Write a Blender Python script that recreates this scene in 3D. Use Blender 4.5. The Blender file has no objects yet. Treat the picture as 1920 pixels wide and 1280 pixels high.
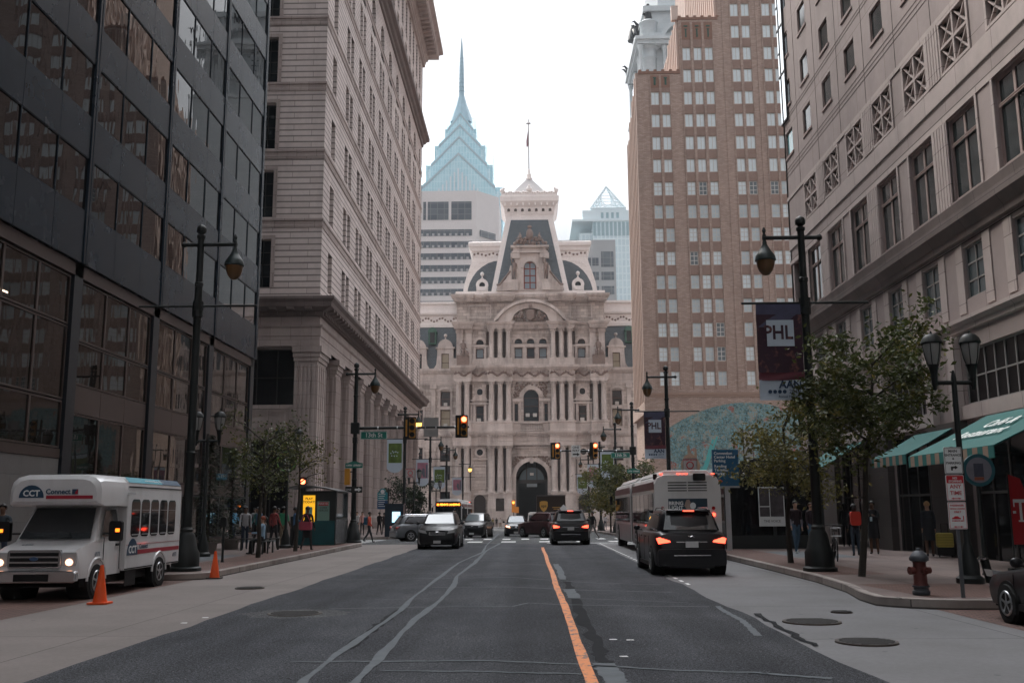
import bpy, math, random
from mathutils import Vector as V, Matrix
sc = bpy.context.scene
COL = sc.collection
PI = math.pi
# ---------------------------------------------------------------- camera
F = 1835.0
TH = math.atan(317 / F)
YAW = math.atan(30 * math.cos(TH) / F)
cd = bpy.data.cameras.new("camera")
cam = bpy.data.objects.new("camera", cd)
COL.objects.link(cam)
RM = Matrix.Rotation(YAW, 4, 'Z') @ Matrix.Rotation(PI / 2 + TH, 4, 'X') @ Matrix.Rotation(-0.006, 4, 'Z')
CP = V((0, 0, 1.65))
cam.matrix_world = Matrix.Translation(CP) @ RM
cd.sensor_width = 36
cd.lens = 36 * F / 1920
cd.clip_start = 0.1
cd.clip_end = 4000
cd.dof.use_dof = False
sc.camera = cam
# ---------------------------------------------------------------- sky, sun, exposure
SUN_EL, SUN_AZ = math.radians(50), math.radians(-38)   # azimuth from +Y towards +X
w = bpy.data.worlds.new("World")
sc.world = w
w.use_nodes = True
nt = w.node_tree
nt.nodes.clear()
wo = nt.nodes.new('ShaderNodeOutputWorld')
bg = nt.nodes.new('ShaderNodeBackground')
sky = nt.nodes.new('ShaderNodeTexSky')
sky.sky_type = 'NISHITA'
sky.sun_disc = False
sky.sun_elevation = SUN_EL
sky.sun_rotation = SUN_AZ
sky.air_density = 1.0
sky.dust_density = 2.5
mx = nt.nodes.new('ShaderNodeMix')
mx.data_type = 'RGBA'
tc = nt.nodes.new('ShaderNodeTexCoord')
ns = nt.nodes.new('ShaderNodeTexNoise')
ns.inputs['Scale'].default_value = 2.2
ns.inputs['Detail'].default_value = 5
rp = nt.nodes.new('ShaderNodeValToRGB')
rp.color_ramp.elements[0].position = 0.36
rp.color_ramp.elements[0].color = (4.2, 4.4, 4.65, 1)
rp.color_ramp.elements[1].position = 0.62
rp.color_ramp.elements[1].color = (9.3, 9.45, 9.7, 1)
nt.links.new(tc.outputs['Generated'], ns.inputs['Vector'])
nt.links.new(ns.outputs['Fac'], rp.inputs['Fac'])
mx.inputs[0].default_value = 0.93
# overcast dome: brightest round the veiled sun ahead, duller behind
dp = nt.nodes.new('ShaderNodeVectorMath'); dp.operation = 'DOT_PRODUCT'; dp.inputs[1].default_value = (-.08, .45, .889)
nt.links.new(tc.outputs['Generated'], dp.inputs[0])
gr = nt.nodes.new('ShaderNodeMapRange'); gr.inputs[1].default_value = -.5; gr.inputs[2].default_value = .78; gr.inputs[3].default_value = .15; gr.inputs[4].default_value = .62
nt.links.new(dp.outputs['Value'], gr.inputs[0])
g2 = nt.nodes.new('ShaderNodeMapRange'); g2.interpolation_type = 'SMOOTHSTEP'; g2.inputs[1].default_value = .80; g2.inputs[2].default_value = .99; g2.inputs[3].default_value = 0; g2.inputs[4].default_value = 2.7
nt.links.new(dp.outputs['Value'], g2.inputs[0]); ga = nt.nodes.new('ShaderNodeMath'); ga.operation = 'ADD'; nt.links.new(gr.outputs[0], ga.inputs[0]); nt.links.new(g2.outputs[0], ga.inputs[1])
gm = nt.nodes.new('ShaderNodeVectorMath'); gm.operation = 'SCALE'
nt.links.new(sky.outputs[0], mx.inputs[6])
nt.links.new(rp.outputs[0], mx.inputs[7])
nt.links.new(mx.outputs[2], gm.inputs[0]); nt.links.new(ga.outputs[0], gm.inputs['Scale']); nt.links.new(gm.outputs[0], bg.inputs[0])
bg.inputs[1].default_value = 0.108
nt.links.new(bg.outputs[0], wo.inputs[0])
sd = bpy.data.lights.new("sun", 'SUN')
sd.energy = 1.4
sd.angle = math.radians(11)
sd.color = (1.0, 0.93, 0.85)
so = bpy.data.objects.new("sun", sd)
COL.objects.link(so)
sdir = V((math.sin(SUN_AZ) * math.cos(SUN_EL), math.cos(SUN_AZ) * math.cos(SUN_EL), math.sin(SUN_EL)))
so.rotation_euler = sdir.to_track_quat('Z', 'Y').to_euler()
so.location = (0, 0, 200)
sc.view_settings.view_transform = 'Standard'
sc.view_settings.look = 'None'
sc.view_settings.exposure = 1.58
sc.view_settings.gamma = 1
try:
    sc.view_settings.use_curve_mapping = False
except Exception:
    pass
sc.render.engine = 'CYCLES'
sc.cycles.max_bounces = 5
sc.cycles.diffuse_bounces = 3
sc.cycles.glossy_bounces = 3
sc.cycles.transparent_max_bounces = 6
sc.cycles.use_denoising = True

# ---------------------------------------------------------------- pixel helpers (photo pixels -> points in the street)
R3 = RM.to_3x3()
def ray(px, py): return R3 @ V(((px - 960) / F, (640 - py) / F, -1))
def gp(px, py, z=0.0):
    d = ray(px, py); return CP + d * ((z - CP.z) / d.z)
def pY(px, py, Y):
    d = ray(px, py); return CP + d * (Y / d.y)
def pX(px, py, X):
    d = ray(px, py); return CP + d * (X / d.x)

# ---------------------------------------------------------------- mesh builder
class MB:
    def __init__(s): s.v = []; s.f = []; s.mi = []; s.c = 0; s.M = None
    def _a(s, pts):
        i = len(s.v)
        if s.M is None: s.v += [tuple(p) for p in pts]
        else: s.v += [tuple(s.M @ V(p)) for p in pts]
        return i
    def poly(s, pts):
        i = s._a(pts); s.f.append(tuple(range(i, i + len(pts)))); s.mi.append(s.c); return s
    def faces(s, i, fs):
        for f in fs: s.f.append(tuple(i + k for k in f)); s.mi.append(s.c)
    def box(s, x0, x1, y0, y1, z0, z1):
        if x0 > x1: x0, x1 = x1, x0
        if y0 > y1: y0, y1 = y1, y0
        if z0 > z1: z0, z1 = z1, z0
        i = s._a([(x0,y0,z0),(x1,y0,z0),(x1,y1,z0),(x0,y1,z0),(x0,y0,z1),(x1,y0,z1),(x1,y1,z1),(x0,y1,z1)])
        s.faces(i, [(0,3,2,1),(4,5,6,7),(0,1,5,4),(1,2,6,5),(2,3,7,6),(3,0,4,7)]); return s
    def cbox(s, cx, cy, cz, sx, sy, sz, rz=0.0, rx=0.0, ry=0.0):
        Mo = s.M; m = Matrix.Translation((cx, cy, cz)) @ Matrix.Rotation(rz, 4, 'Z') @ Matrix.Rotation(ry, 4, 'Y') @ Matrix.Rotation(rx, 4, 'X')
        s.M = (Mo @ m) if Mo else m
        s.box(-sx/2, sx/2, -sy/2, sy/2, -sz/2, sz/2); s.M = Mo; return s
    def ring(s, c, r, n, d=(0,0,1), ph=0.0, sx=1, sy=1):
        d = V(d).normalized()
        a = V((1,0,0)) if abs(d.z) > .9 else V((0,0,1)).cross(d).normalized()
        b = d.cross(a).normalized(); a = b.cross(d)
        return [V(c) + a*(math.cos(ph+2*PI*k/n)*r*sx) + b*(math.sin(ph+2*PI*k/n)*r*sy) for k in range(n)]
    def loft(s, rings, cap=True, close=True):
        n = len(rings[0]); i = s._a([p for r in rings for p in r])
        for k in range(len(rings) - 1):
            for j in range(n if close else n - 1):
                a = i + k*n + j; b = i + k*n + (j+1) % n
                s.f.append((a, b, b + n, a + n)); s.mi.append(s.c)
        if cap:
            s.f.append(tuple(i + j for j in reversed(range(n)))); s.mi.append(s.c)
            s.f.append(tuple(i + (len(rings)-1)*n + j for j in range(n))); s.mi.append(s.c)
        return s
    def cyl(s, p0, p1, r0, r1=None, n=12, cap=True):
        r1 = r0 if r1 is None else r1
        d = V(p1) - V(p0)
        return s.loft([s.ring(p0, r0, n, d), s.ring(p1, r1, n, d)], cap)
    def tube(s, pts, rs, n=8, cap=True):
        pts = [V(p) for p in pts]
        if not hasattr(rs, '__len__'): rs = [rs]*len(pts)
        out = []
        for k, p in enumerate(pts):
            d = (pts[min(k+1, len(pts)-1)] - pts[max(k-1, 0)])
            if d.length < 1e-6: d = V((0,0,1))
            d.normalize()
            if k == 0:
                a = V((0,0,1)) if abs(d.z) < .9 else V((0,1,0))
            a = (a - d*a.dot(d))
            if a.length < 1e-4: a = d.orthogonal()
            a.normalize(); b = d.cross(a)
            out.append([p + a*(math.cos(2*PI*j/n)*rs[k]) + b*(math.sin(2*PI*j/n)*rs[k]) for j in range(n)])
        return s.loft(out, cap)
    def lathe(s, prof, c=(0,0,0), n=16, axis=(0,0,1)):
        ax = V(axis).normalized()
        return s.loft([s.ring(V(c) + ax*z, max(r, 1e-4), n, ax) for r, z in prof], True)
    def sph(s, c, r, n=10, sx=1, sy=1, sz=1):
        rings = []
        m = max(4, n // 2)
        for k in range(m + 1):
            t = -PI/2 + PI*k/m
            rr = max(math.cos(t), .02)
            rings.append([V((c[0] + r*sx*rr*math.cos(2*PI*j/n), c[1] + r*sy*rr*math.sin(2*PI*j/n), c[2] + r*sz*math.sin(t))) for j in range(n)])
        return s.loft(rings, True)
    def prism(s, pts, a, b, ax='y'):
        """2-D outline extruded along an axis; outline in (x,z) for y, (y,z) for x, (x,y) for z"""
        def P(u, v, t):
            return (u, t, v) if ax == 'y' else (t, u, v) if ax == 'x' else (u, v, t)
        return s.loft([[V(P(u, v, a)) for u, v in pts], [V(P(u, v, b)) for u, v in pts]], True)
    def strip(s, outer, inner, a, b, ax='y'):
        """band between two open outlines, with thickness"""
        def P(u, v, t):
            return V((u, t, v) if ax == 'y' else (t, u, v) if ax == 'x' else (u, v, t))
        rings = [[P(*o, a), P(*i, a), P(*i, b), P(*o, b)] for o, i in zip(outer, inner)]
        return s.loft(rings, True)
    def mesh(s, name, mats, smooth=None, fix=True):
        me = bpy.data.meshes.new(name)
        me.from_pydata(s.v, [], s.f)
        if not isinstance(mats, (list, tuple)): mats = [mats]
        for m in mats: me.materials.append(m)
        if len(mats) > 1: me.polygons.foreach_set('material_index', s.mi)
        if fix:
            import bmesh
            bm = bmesh.new(); bm.from_mesh(me)
            bmesh.ops.recalc_face_normals(bm, faces=bm.faces)
            bm.to_mesh(me); bm.free()
        if smooth:
            me.shade_smooth(); me.set_sharp_from_angle(angle=math.radians(smooth))
        me.update()
        return me
    def obj(s, name, mats, parent=None, smooth=None, fix=True, bevel=0, world=True, loc=None, rz=None):
        o = bpy.data.objects.new(name, s.mesh(name, mats, smooth, fix))
        COL.objects.link(o)
        if parent is not None:
            o.parent = parent
            if world and parent.get('_w'):
                o.location = -V(parent['_w'])
        if loc is not None: o.location = loc
        if rz is not None: o.rotation_euler = (0, 0, rz)
        if bevel:
            b = o.modifiers.new('bevel', 'BEVEL'); b.width = bevel; b.segments = 2; b.limit_method = 'ANGLE'; b.angle_limit = math.radians(40)
        return o

def tag(o, label, cat, group=None, kind=None):
    o['label'] = label; o['category'] = cat
    if group: o['group'] = group
    if kind: o['kind'] = kind
    return o
def thing(name, label, cat, loc=(0,0,0), rz=0.0, group=None, world=False):
    """Empty at a thing's base; world=True: its parts are built in world coordinates"""
    o = bpy.data.objects.new(name, None); COL.objects.link(o)
    o.location = loc; o.rotation_euler = (0, 0, rz); o.empty_display_size = .2
    tag(o, label, cat, group)
    if world: o['_w'] = tuple(loc)
    return o
def struct(o): o['kind'] = 'structure'; return o
def dup(root, loc, rz, label, group=None):
    r = root.copy(); COL.objects.link(r); r.location = loc; r.rotation_euler = (0, 0, rz); r['label'] = label
    if group: r['group'] = group
    for ch in list(root.children):
        c = ch.copy(); COL.objects.link(c); c.parent = r
        for g in list(ch.children):
            d = g.copy(); COL.objects.link(d); d.parent = c
    return r

# ---------------------------------------------------------------- materials
_MC = {}
def _new(name):
    m = bpy.data.materials.new(name); m.use_nodes = True
    n = m.node_tree.nodes; n.clear()
    o = n.new('ShaderNodeOutputMaterial'); b = n.new('ShaderNodeBsdfPrincipled')
    m.node_tree.links.new(b.outputs[0], o.inputs[0])
    return m, m.node_tree, b
def _n(t, typ, **k):
    x = t.nodes.new(typ)
    for a, v in k.items():
        if a.startswith('i_'): x.inputs[a[2:].replace('_', ' ')].default_value = v
        else: setattr(x, a, v)
    return x
def _mix(t, fac, a, b, mode='MIX'):
    x = t.nodes.new('ShaderNodeMix'); x.data_type = 'RGBA'; x.blend_type = mode
    for sck, val in ((x.inputs[0], fac), (x.inputs[6], a), (x.inputs[7], b)):
        if hasattr(val, 'links') or isinstance(val, bpy.types.NodeSocket): t.links.new(val, sck)
        elif isinstance(val, (int, float)): sck.default_value = val
        else: sck.default_value = tuple(val) + (1,) if len(val) == 3 else val
    return x.outputs[2]
def _math(t, op, a, b=None, c=None):
    x = t.nodes.new('ShaderNodeMath'); x.operation = op
    for i, val in enumerate((a, b, c)):
        if val is None: continue
        if isinstance(val, (int, float)): x.inputs[i].default_value = val
        else: t.links.new(val, x.inputs[i])
    return x.outputs[0]
def _coords(t):
    return t.nodes.new('ShaderNodeTexCoord').outputs['Object']
def _noise(t, vec, scale, detail=3, rough=.55, st=None):
    if st:
        mp = t.nodes.new('ShaderNodeMapping'); mp.inputs['Scale'].default_value = st
        t.links.new(vec, mp.inputs[0]); vec = mp.outputs[0]
    x = _n(t, 'ShaderNodeTexNoise', i_Scale=scale, i_Detail=detail, i_Roughness=rough)
    t.links.new(vec, x.inputs['Vector']); return x.outputs['Fac']
def _ramp(t, fac, p0, p1, c0=(0,0,0,1), c1=(1,1,1,1)):
    r = t.nodes.new('ShaderNodeValToRGB')
    r.color_ramp.elements[0].position = p0; r.color_ramp.elements[1].position = p1
    r.color_ramp.elements[0].color = c0; r.color_ramp.elements[1].color = c1
    t.links.new(fac, r.inputs[0]); return r.outputs[0]
def _bump(t, b, h, dist, strength=1.0, nrm=None):
    x = t.nodes.new('ShaderNodeBump'); x.inputs['Distance'].default_value = dist; x.inputs['Strength'].default_value = strength
    t.links.new(h, x.inputs['Height'])
    if nrm is not None: t.links.new(nrm, x.inputs['Normal'])
    t.links.new(x.outputs[0], b.inputs['Normal']); return x.outputs[0]
def paint(name, col, rough=.5, metal=0.0, var=.08, scale=3.0, coat=0.0, spec=.35, bump=0.0, emit=0.0, dirt=0.0, alpha=None):
    if name in _MC: return _MC[name]
    m, t, b = _new(name)
    c = col
    if var:
        n = _noise(t, _coords(t), scale, 4)
        c = _mix(t, n, [x*(1-var) for x in col], [min(1, x*(1+var)) for x in col])
        if dirt:
            d = _ramp(t, _noise(t, _coords(t), 1.3, 5, .65, (1, 1, .25)), .45, .75)
            c = _mix(t, _math(t, 'MULTIPLY', d, dirt), c, (.05, .045, .04))
        t.links.new(c, b.inputs['Base Color'])
        if rough > .15:
            r = _math(t, 'MULTIPLY_ADD', n, .2*rough, rough*.9); t.links.new(r, b.inputs['Roughness'])
        else: b.inputs['Roughness'].default_value = rough
        if bump: _bump(t, b, _noise(t, _coords(t), scale*6, 3), bump)
    else:
        b.inputs['Base Color'].default_value = tuple(col) + (1,); b.inputs['Roughness'].default_value = rough
    b.inputs['Metallic'].default_value = metal
    b.inputs['Coat Weight'].default_value = coat
    b.inputs['Coat Roughness'].default_value = .04
    b.inputs['Specular IOR Level'].default_value = spec
    if emit:
        b.inputs['Emission Color'].default_value = tuple(col) + (1,); b.inputs['Emission Strength'].default_value = emit
    if alpha is not None: b.inputs['Alpha'].default_value = alpha
    _MC[name] = m; return m
def _wallvec(t):
    """wall coordinates (along the wall, up) for walls facing X or Y"""
    co = _coords(t)
    sp = t.nodes.new('ShaderNodeSeparateXYZ'); t.links.new(co, sp.inputs[0])
    ge = t.nodes.new('ShaderNodeNewGeometry')
    sn = t.nodes.new('ShaderNodeSeparateXYZ'); t.links.new(ge.outputs['True Normal'], sn.inputs[0])
    k = _math(t, 'GREATER_THAN', _math(t, 'ABSOLUTE', sn.outputs[0]), .6)
    u = t.nodes.new('ShaderNodeMix'); t.links.new(k, u.inputs[0]); t.links.new(sp.outputs[0], u.inputs[2]); t.links.new(sp.outputs[1], u.inputs[3])
    cb = t.nodes.new('ShaderNodeCombineXYZ'); t.links.new(u.outputs[0], cb.inputs[0]); t.links.new(sp.outputs[2], cb.inputs[1])
    return cb.outputs[0], co
def masonry(name, c1, c2, mortar, bw, bh, ms=.012, rough=.8, bump=.01, dirt=.35, dirtcol=(.08,.07,.065), bias=0.0, offs=.5, course=0.0):
    if name in _MC: return _MC[name]
    m, t, b = _new(name)
    wv, co = _wallvec(t)
    br = _n(t, 'ShaderNodeTexBrick', i_Scale=1.0, i_Mortar_Size=ms, i_Brick_Width=bw, i_Row_Height=bh, i_Bias=bias)
    br.offset = offs
    br.inputs['Color1'].default_value = tuple(c1)+(1,); br.inputs['Color2'].default_value = tuple(c2)+(1,); br.inputs['Mortar'].default_value = tuple(mortar)+(1,)
    br.inputs['Mortar Smooth'].default_value = .1
    t.links.new(wv, br.inputs['Vector'])
    c = br.outputs['Color']
    fine = _noise(t, co, 2.5, 6, .6)
    c = _mix(t, .5, c, _mix(t, fine, (.7,.7,.7), (1.25,1.25,1.25)), 'MULTIPLY')
    if course:      # dark horizontal bed joints
        sz = t.nodes.new('ShaderNodeSeparateXYZ'); t.links.new(co, sz.inputs[0])
        k = _math(t, 'LESS_THAN', _math(t, 'FRACT', _math(t, 'DIVIDE', sz.outputs[2], bh)), .21)
        c = _mix(t, _math(t, 'MULTIPLY', k, course), c, [x*.33 for x in c1])
    st = _ramp(t, _noise(t, co, .55, 6, .65, (1, 1, .3)), .46, .8)
    c = _mix(t, _math(t, 'MULTIPLY', st, dirt), c, dirtcol)
    t.links.new(c, b.inputs['Base Color'])
    b.inputs['Roughness'].default_value = rough
    h = _math(t, 'SUBTRACT', _math(t, 'MULTIPLY', fine, .25), br.outputs['Fac'])
    _bump(t, b, h, bump)
    _MC[name] = m; return m
def glassmat(name, col=(.02,.025,.03), rough=.03, spec=1.0, wav=0.0, metal=0.0, ior=1.5):
    if name in _MC: return _MC[name]
    m, t, b = _new(name)
    b.inputs['Base Color'].default_value = tuple(col)+(1,)
    b.inputs['Roughness'].default_value = rough; b.inputs['Specular IOR Level'].default_value = spec; b.inputs['Metallic'].default_value = metal
    b.inputs['IOR'].default_value = ior
    if wav:
        _bump(t, b, _noise(t, _coords(t), .9, 2, .5, (1, 1, .35)), wav)
    _MC[name] = m; return m
def emis(name, col, s):
    if name in _MC: return _MC[name]
    m, t, b = _new(name)
    b.inputs['Base Color'].default_value = tuple(col)+(1,); b.inputs['Emission Color'].default_value = tuple(col)+(1,); b.inputs['Emission Strength'].default_value = s
    _MC[name] = m; return m

# ---------------------------------------------------------------- text as mesh
def text_obj(txt, size, mat, parent, loc, rot=(PI/2, 0, 0), name='lettering', align='CENTER', depth=.002, bold=0.0, sx=1.0):
    cu = bpy.data.curves.new('t', 'FONT'); cu.body = txt; cu.size = size; cu.align_x = align; cu.align_y = 'CENTER'
    cu.extrude = depth; cu.offset = bold; cu.resolution_u = 2
    tmp = bpy.data.objects.new('t', cu)
    me = bpy.data.meshes.new_from_object(tmp)
    bpy.data.objects.remove(tmp); bpy.data.curves.remove(cu)
    me.name = name; me.materials.clear(); me.materials.append(mat)
    o = bpy.data.objects.new(name, me); COL.objects.link(o)
    o.parent = parent; o.location = loc; o.rotation_euler = rot; o.scale = (sx, 1, 1)
    return o

# ---------------------------------------------------------------- facade with real openings
def facade(mb, P0, U, W, H, holes, depth, N, arch=False):
    """P0 lower corner, U unit along, N outward; holes (u0,u1,v0,v1[,arch])"""
    P0 = V(P0); U = V(U); N = V(N); Z = V((0,0,1))
    us = sorted({0.0, W} | {round(min(max(h[k], 0), W), 4) for h in holes for k in (0, 1)})
    vs = sorted({0.0, H} | {round(min(max(h[k], 0), H), 4) for h in holes for k in (2, 3)})
    def P(u, v, d=0): return P0 + U*u + Z*v - N*d
    rows = {}
    for j in range(len(vs) - 1):
        vc = (vs[j] + vs[j+1]) / 2
        act = [h for h in holes if h[2] < vc < h[3]]
        run = None
        for i in range(len(us) - 1):
            uc = (us[i] + us[i+1]) / 2
            solid = not any(h[0] < uc < h[1] for h in act)
            if solid:
                if run is None: run = us[i]
            if (not solid or i == len(us) - 2) and run is not None:
                e = us[i+1] if solid else us[i]
                mb.poly([P(run, vs[j]), P(e, vs[j]), P(e, vs[j+1]), P(run, vs[j+1])]); run = None
    for h in holes:
        u0, u1, v0, v1 = h[:4]
        ar = len(h) > 4 and h[4]
        r = (u1 - u0)/2
        vt = v1 - r if ar else v1
        mb.poly([P(u0,v0), P(u0,vt), P(u0,vt,depth), P(u0,v0,depth)])
        mb.poly([P(u1,v0), P(u1,v0,depth), P(u1,vt,depth), P(u1,vt)])
        mb.poly([P(u0,v0), P(u0,v0,depth), P(u1,v0,depth), P(u1,v0)])
        if not ar: mb.poly([P(u0,v1), P(u1,v1), P(u1,v1,depth), P(u0,v1,depth)])
        else:
            uc = (u0+u1)/2; n = 10
            arc = [(uc - r*math.cos(PI*k/n), vt + r*math.sin(PI*k/n)) for k in range(n+1)]
            for k in range(n):
                a, b_ = arc[k], arc[k+1]
                mb.poly([P(a[0],a[1]), P(b_[0],b_[1]), P(b_[0],v1), P(a[0],v1)])
                mb.poly([P(*a), P(*a,depth), P(*b_,depth), P(*b_)])
class Wins:
    """collects the windows of one building; the 95 nearest become parts, the rest one part"""
    def __init__(s, root): s.r = root; s.L = []
    def add(s, P0, U, N, w, h, d, mats, bars=(1, 1), fw=.06, arch=False, name='window', sash=0.0):
        s.L.append((V(P0), V(U), V(N), w, h, d, mats, bars, fw, arch, sash))
    def flush(s, name='window', nmax=95, seen=None):
        s.L.sort(key=lambda e: (0 if (seen is None or seen(e[0])) else 1, (e[0] - CP).length / max(e[3]*e[4], .01)**.5))
        rest = MB(); rm = []
        for i, e in enumerate(s.L):
            P0, U, N, w_, h_, d, mats, bars, fw, ar, sash = e
            mb = MB() if i < nmax else rest
            if i < nmax: ml = list(mats); idx = (0, 1)
            else:
                for m_ in mats:
                    if m_ not in rm: rm.append(m_)
                idx = (rm.index(mats[0]), rm.index(mats[1]))
            Z = V((0,0,1))
            def P(u, v, dd=0): return P0 + U*u + Z*v - N*(d - dd)
            mb.c = idx[0]
            if ar:
                r = w_/2; n = 8
                mb.poly([P(0,0), P(w_,0)] + [P(r + r*math.cos(PI*k/n), h_-r + r*math.sin(PI*k/n)) for k in range(n+1)])
            else: mb.poly([P(0,0), P(w_,0), P(w_,h_), P(0,h_)])
            mb.c = idx[1]
            def bar(u0, u1, v0, v1, pr=.035):
                a = [P(u0,v0,.004), P(u1,v0,.004), P(u1,v1,.004), P(u0,v1,.004)]
                q = [x + N*pr for x in a]
                k = mb._a(a + q); mb.faces(k, [(4,5,6,7),(0,1,5,4),(1,2,6,5),(2,3,7,6),(3,0,4,7)])
            bar(0, fw, 0, h_); bar(w_-fw, w_, 0, h_); bar(fw, w_-fw, 0, fw); bar(fw, w_-fw, h_-fw, h_)
            for k in range(bars[0]):
                x = w_*(k+1)/(bars[0]+1); bar(x-fw/2, x+fw/2, fw, h_-fw, .03)
            for k in range(bars[1]):
                z = h_*(k+1)/(bars[1]+1) if not sash else h_*sash; bar(fw, w_-fw, z-fw/2, z+fw/2, .025)
            if i < nmax:
                mb.obj(name, ml, s.r, fix=False)
        if rest.v:
            o = rest.obj(name + '_bank', rm, s.r, fix=False); o['kind'] = 'stuff'
# ================================================================ ground
random.seed(7)
def asphalt(name, base, var=.35):
    m, t, b = _new(name); co = _coords(t)
    sp = _noise(t, co, 58, 3, .8); big = _noise(t, co, .35, 6, .6); mid = _noise(t, co, 2.2, 5, .65, (1, .35, 1))
    c = _mix(t, _ramp(t, sp, .42, .60), [x*.3 for x in base], [x*1.75 for x in base])
    c = _mix(t, 1, c, _mix(t, _ramp(t, _noise(t, co, 22, 3, .8), .40, .60), (.62,.62,.62), (1.38,1.38,1.38)), 'MULTIPLY')
    lane = _noise(t, co, .9, 2, .5, (1, .02, 1)); c = _mix(t, 1, c, _mix(t, _ramp(t, lane, .4, .65), (.8,.8,.8), (1.18,1.18,1.18)), 'MULTIPLY')
    drip = _ramp(t, _noise(t, co, 1.3, 5, .7, (1, .5, 1)), .66, .74); c = _mix(t, _math(t, 'MULTIPLY', drip, .55), c, (.02,.02,.02))
    c = _mix(t, 1, c, _mix(t, _ramp(t, big, .3, .7), (.78,.78,.8), (1.22,1.2,1.18)), 'MULTIPLY')
    c = _mix(t, 1, c, _mix(t, _ramp(t, mid, .35, .7), (.86,.86,.86), (1.12,1.12,1.12)), 'MULTIPLY')
    # worn gravel specks
    vo = _n(t, 'ShaderNodeTexVoronoi', i_Scale=17.0); t.links.new(co, vo.inputs['Vector'])
    spk = _math(t, 'MULTIPLY', _math(t, 'LESS_THAN', vo.outputs['Distance'], .14), _math(t, 'GREATER_THAN', _noise(t, co, 3, 2), .55))
    c = _mix(t, _math(t, 'MULTIPLY', spk, .6), c, (.3,.29,.28))
    t.links.new(c, b.inputs['Base Color'])
    b.inputs['Roughness'].default_value = .92; b.inputs['Specular IOR Level'].default_value = .12
    _bump(t, b, sp, .012)
    return m
def pavers(name, c1, c2, mortar, bw, bh, ms, dirt=.4, rough=.85, bump=.004, offs=.5, rot=0.0):
    m, t, b = _new(name); co = _coords(t)
    mp = t.nodes.new('ShaderNodeMapping'); mp.inputs['Rotation'].default_value = (0, 0, rot); t.links.new(co, mp.inputs[0])
    br = _n(t, 'ShaderNodeTexBrick', i_Scale=1.0, i_Mortar_Size=ms, i_Brick_Width=bw, i_Row_Height=bh)
    br.offset = offs; br.inputs['Mortar Smooth'].default_value = .2
    br.inputs['Color1'].default_value = tuple(c1)+(1,); br.inputs['Color2'].default_value = tuple(c2)+(1,); br.inputs['Mortar'].default_value = tuple(mortar)+(1,)
    t.links.new(mp.outputs[0], br.inputs['Vector'])
    f = _noise(t, co, 14, 5, .7); g = _noise(t, co, .5, 6, .62)
    c = _mix(t, 1, br.outputs['Color'], _mix(t, f, (.75,.75,.75), (1.25,1.25,1.25)), 'MULTIPLY')
    c = _mix(t, _math(t, 'MULTIPLY', _ramp(t, g, .42, .75), dirt), c, (.06,.055,.05))
    gum = _n(t, 'ShaderNodeTexVoronoi', i_Scale=1.7); t.links.new(co, gum.inputs['Vector'])
    c = _mix(t, _math(t, 'MULTIPLY', _math(t, 'LESS_THAN', gum.outputs['Distance'], .06), .5), c, (.05,.05,.05))
    t.links.new(c, b.inputs['Base Color']); b.inputs['Roughness'].default_value = rough; b.inputs['Specular IOR Level'].default_value = .2
    _bump(t, b, _math(t, 'SUBTRACT', _math(t, 'MULTIPLY', f, .4), br.outputs['Fac']), bump)
    return m
ASPH = asphalt('asphalt', (.060, .063, .0695))
ASPH2 = asphalt('old_asphalt', (.085, .088, .09))
CONC = pavers('lane_concrete', (.18,.158,.148), (.20,.176,.165), (.09,.08,.075), 3.0, 4.6, .012, .35, offs=0)
CONC2 = pavers('lane_concrete_grey', (.155,.154,.158), (.172,.17,.173), (.07,.068,.066), 3.2, 4.4, .012, .35, offs=0)
WALK = pavers('sidewalk_concrete', (.18,.138,.128), (.155,.122,.113), (.09,.07,.065), 1.55, 1.55, .022, .4, offs=0)
BRICKP = pavers('brick_pavers', (.13,.075,.065), (.17,.10,.085), (.06,.05,.045), .2, .1, .012, .4, rot=.0)
SLATE = pavers('slate_pavers', (.10,.115,.125), (.13,.14,.15), (.06,.06,.06), .6, .6, .012, .3)
KERB = masonry('granite_kerb', (.26,.225,.21), (.32,.28,.255), (.08,.07,.065), 1.8, .6, .02, .85, .02, .9, (.06,.045,.04))
SEAL = paint('crack_sealant', (.125,.136,.145), .9, var=.35, scale=5, spec=.1)
SEALD = paint('dark_sealant', (.028,.029,.031), .95, var=.4, scale=4, spec=.05)
def worn(name, col, thr=.5):
    m, t, b = _new(name); co = _coords(t)
    n = _noise(t, co, 9, 6, .7, (1, .5, 1))
    t.links.new(_mix(t, _ramp(t, n, thr, thr+.12), col, (.075,.076,.078)), b.inputs['Base Color']); b.inputs['Roughness'].default_value = .7
    return m
ORANGE = worn('orange_paint', (.62,.20,.05), .50)
WHITEP = worn('white_paint', (.72,.72,.70), .55)
KLX, KRX, LLX, LRX = -8.1, 6.6, -5.05, 3.42
def gz(y): return 0.0 if y < 50.6 else -.0105*(min(y, 178) - 50.6)   # the street falls gently beyond 13th Street
def gpg(px, py, up=0.0):
    q = gp(px, py, up)
    for _ in range(6): q = gp(px, py, gz(q.y) + up)
    return q
def sheet(name, pts, mat, z=0.0, kind='structure'):
    m = MB(); m.poly([(x, y, z + gz(y)) for x, y in pts]); o = m.obj(name, mat, fix=False); o['kind'] = kind; return o
def wob(x, y0, y1, amp, n):
    return [(x + random.uniform(-amp, amp) + .03*math.sin(k*.9), y0 + (y1-y0)*k/n) for k in range(n+1)]
GND = asphalt('city_ground', (.09,.088,.086))
sheet('ground', [(-900,-200),(900,-200),(900,50.6),(-900,50.6)], GND, -.03)
sheet('ground', [(-900,50.6),(900,50.6),(900,178),(-900,178)], GND, -.03)
sheet('ground', [(-900,178),(900,178),(900,2500),(-900,2500)], GND, -.03)
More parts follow.
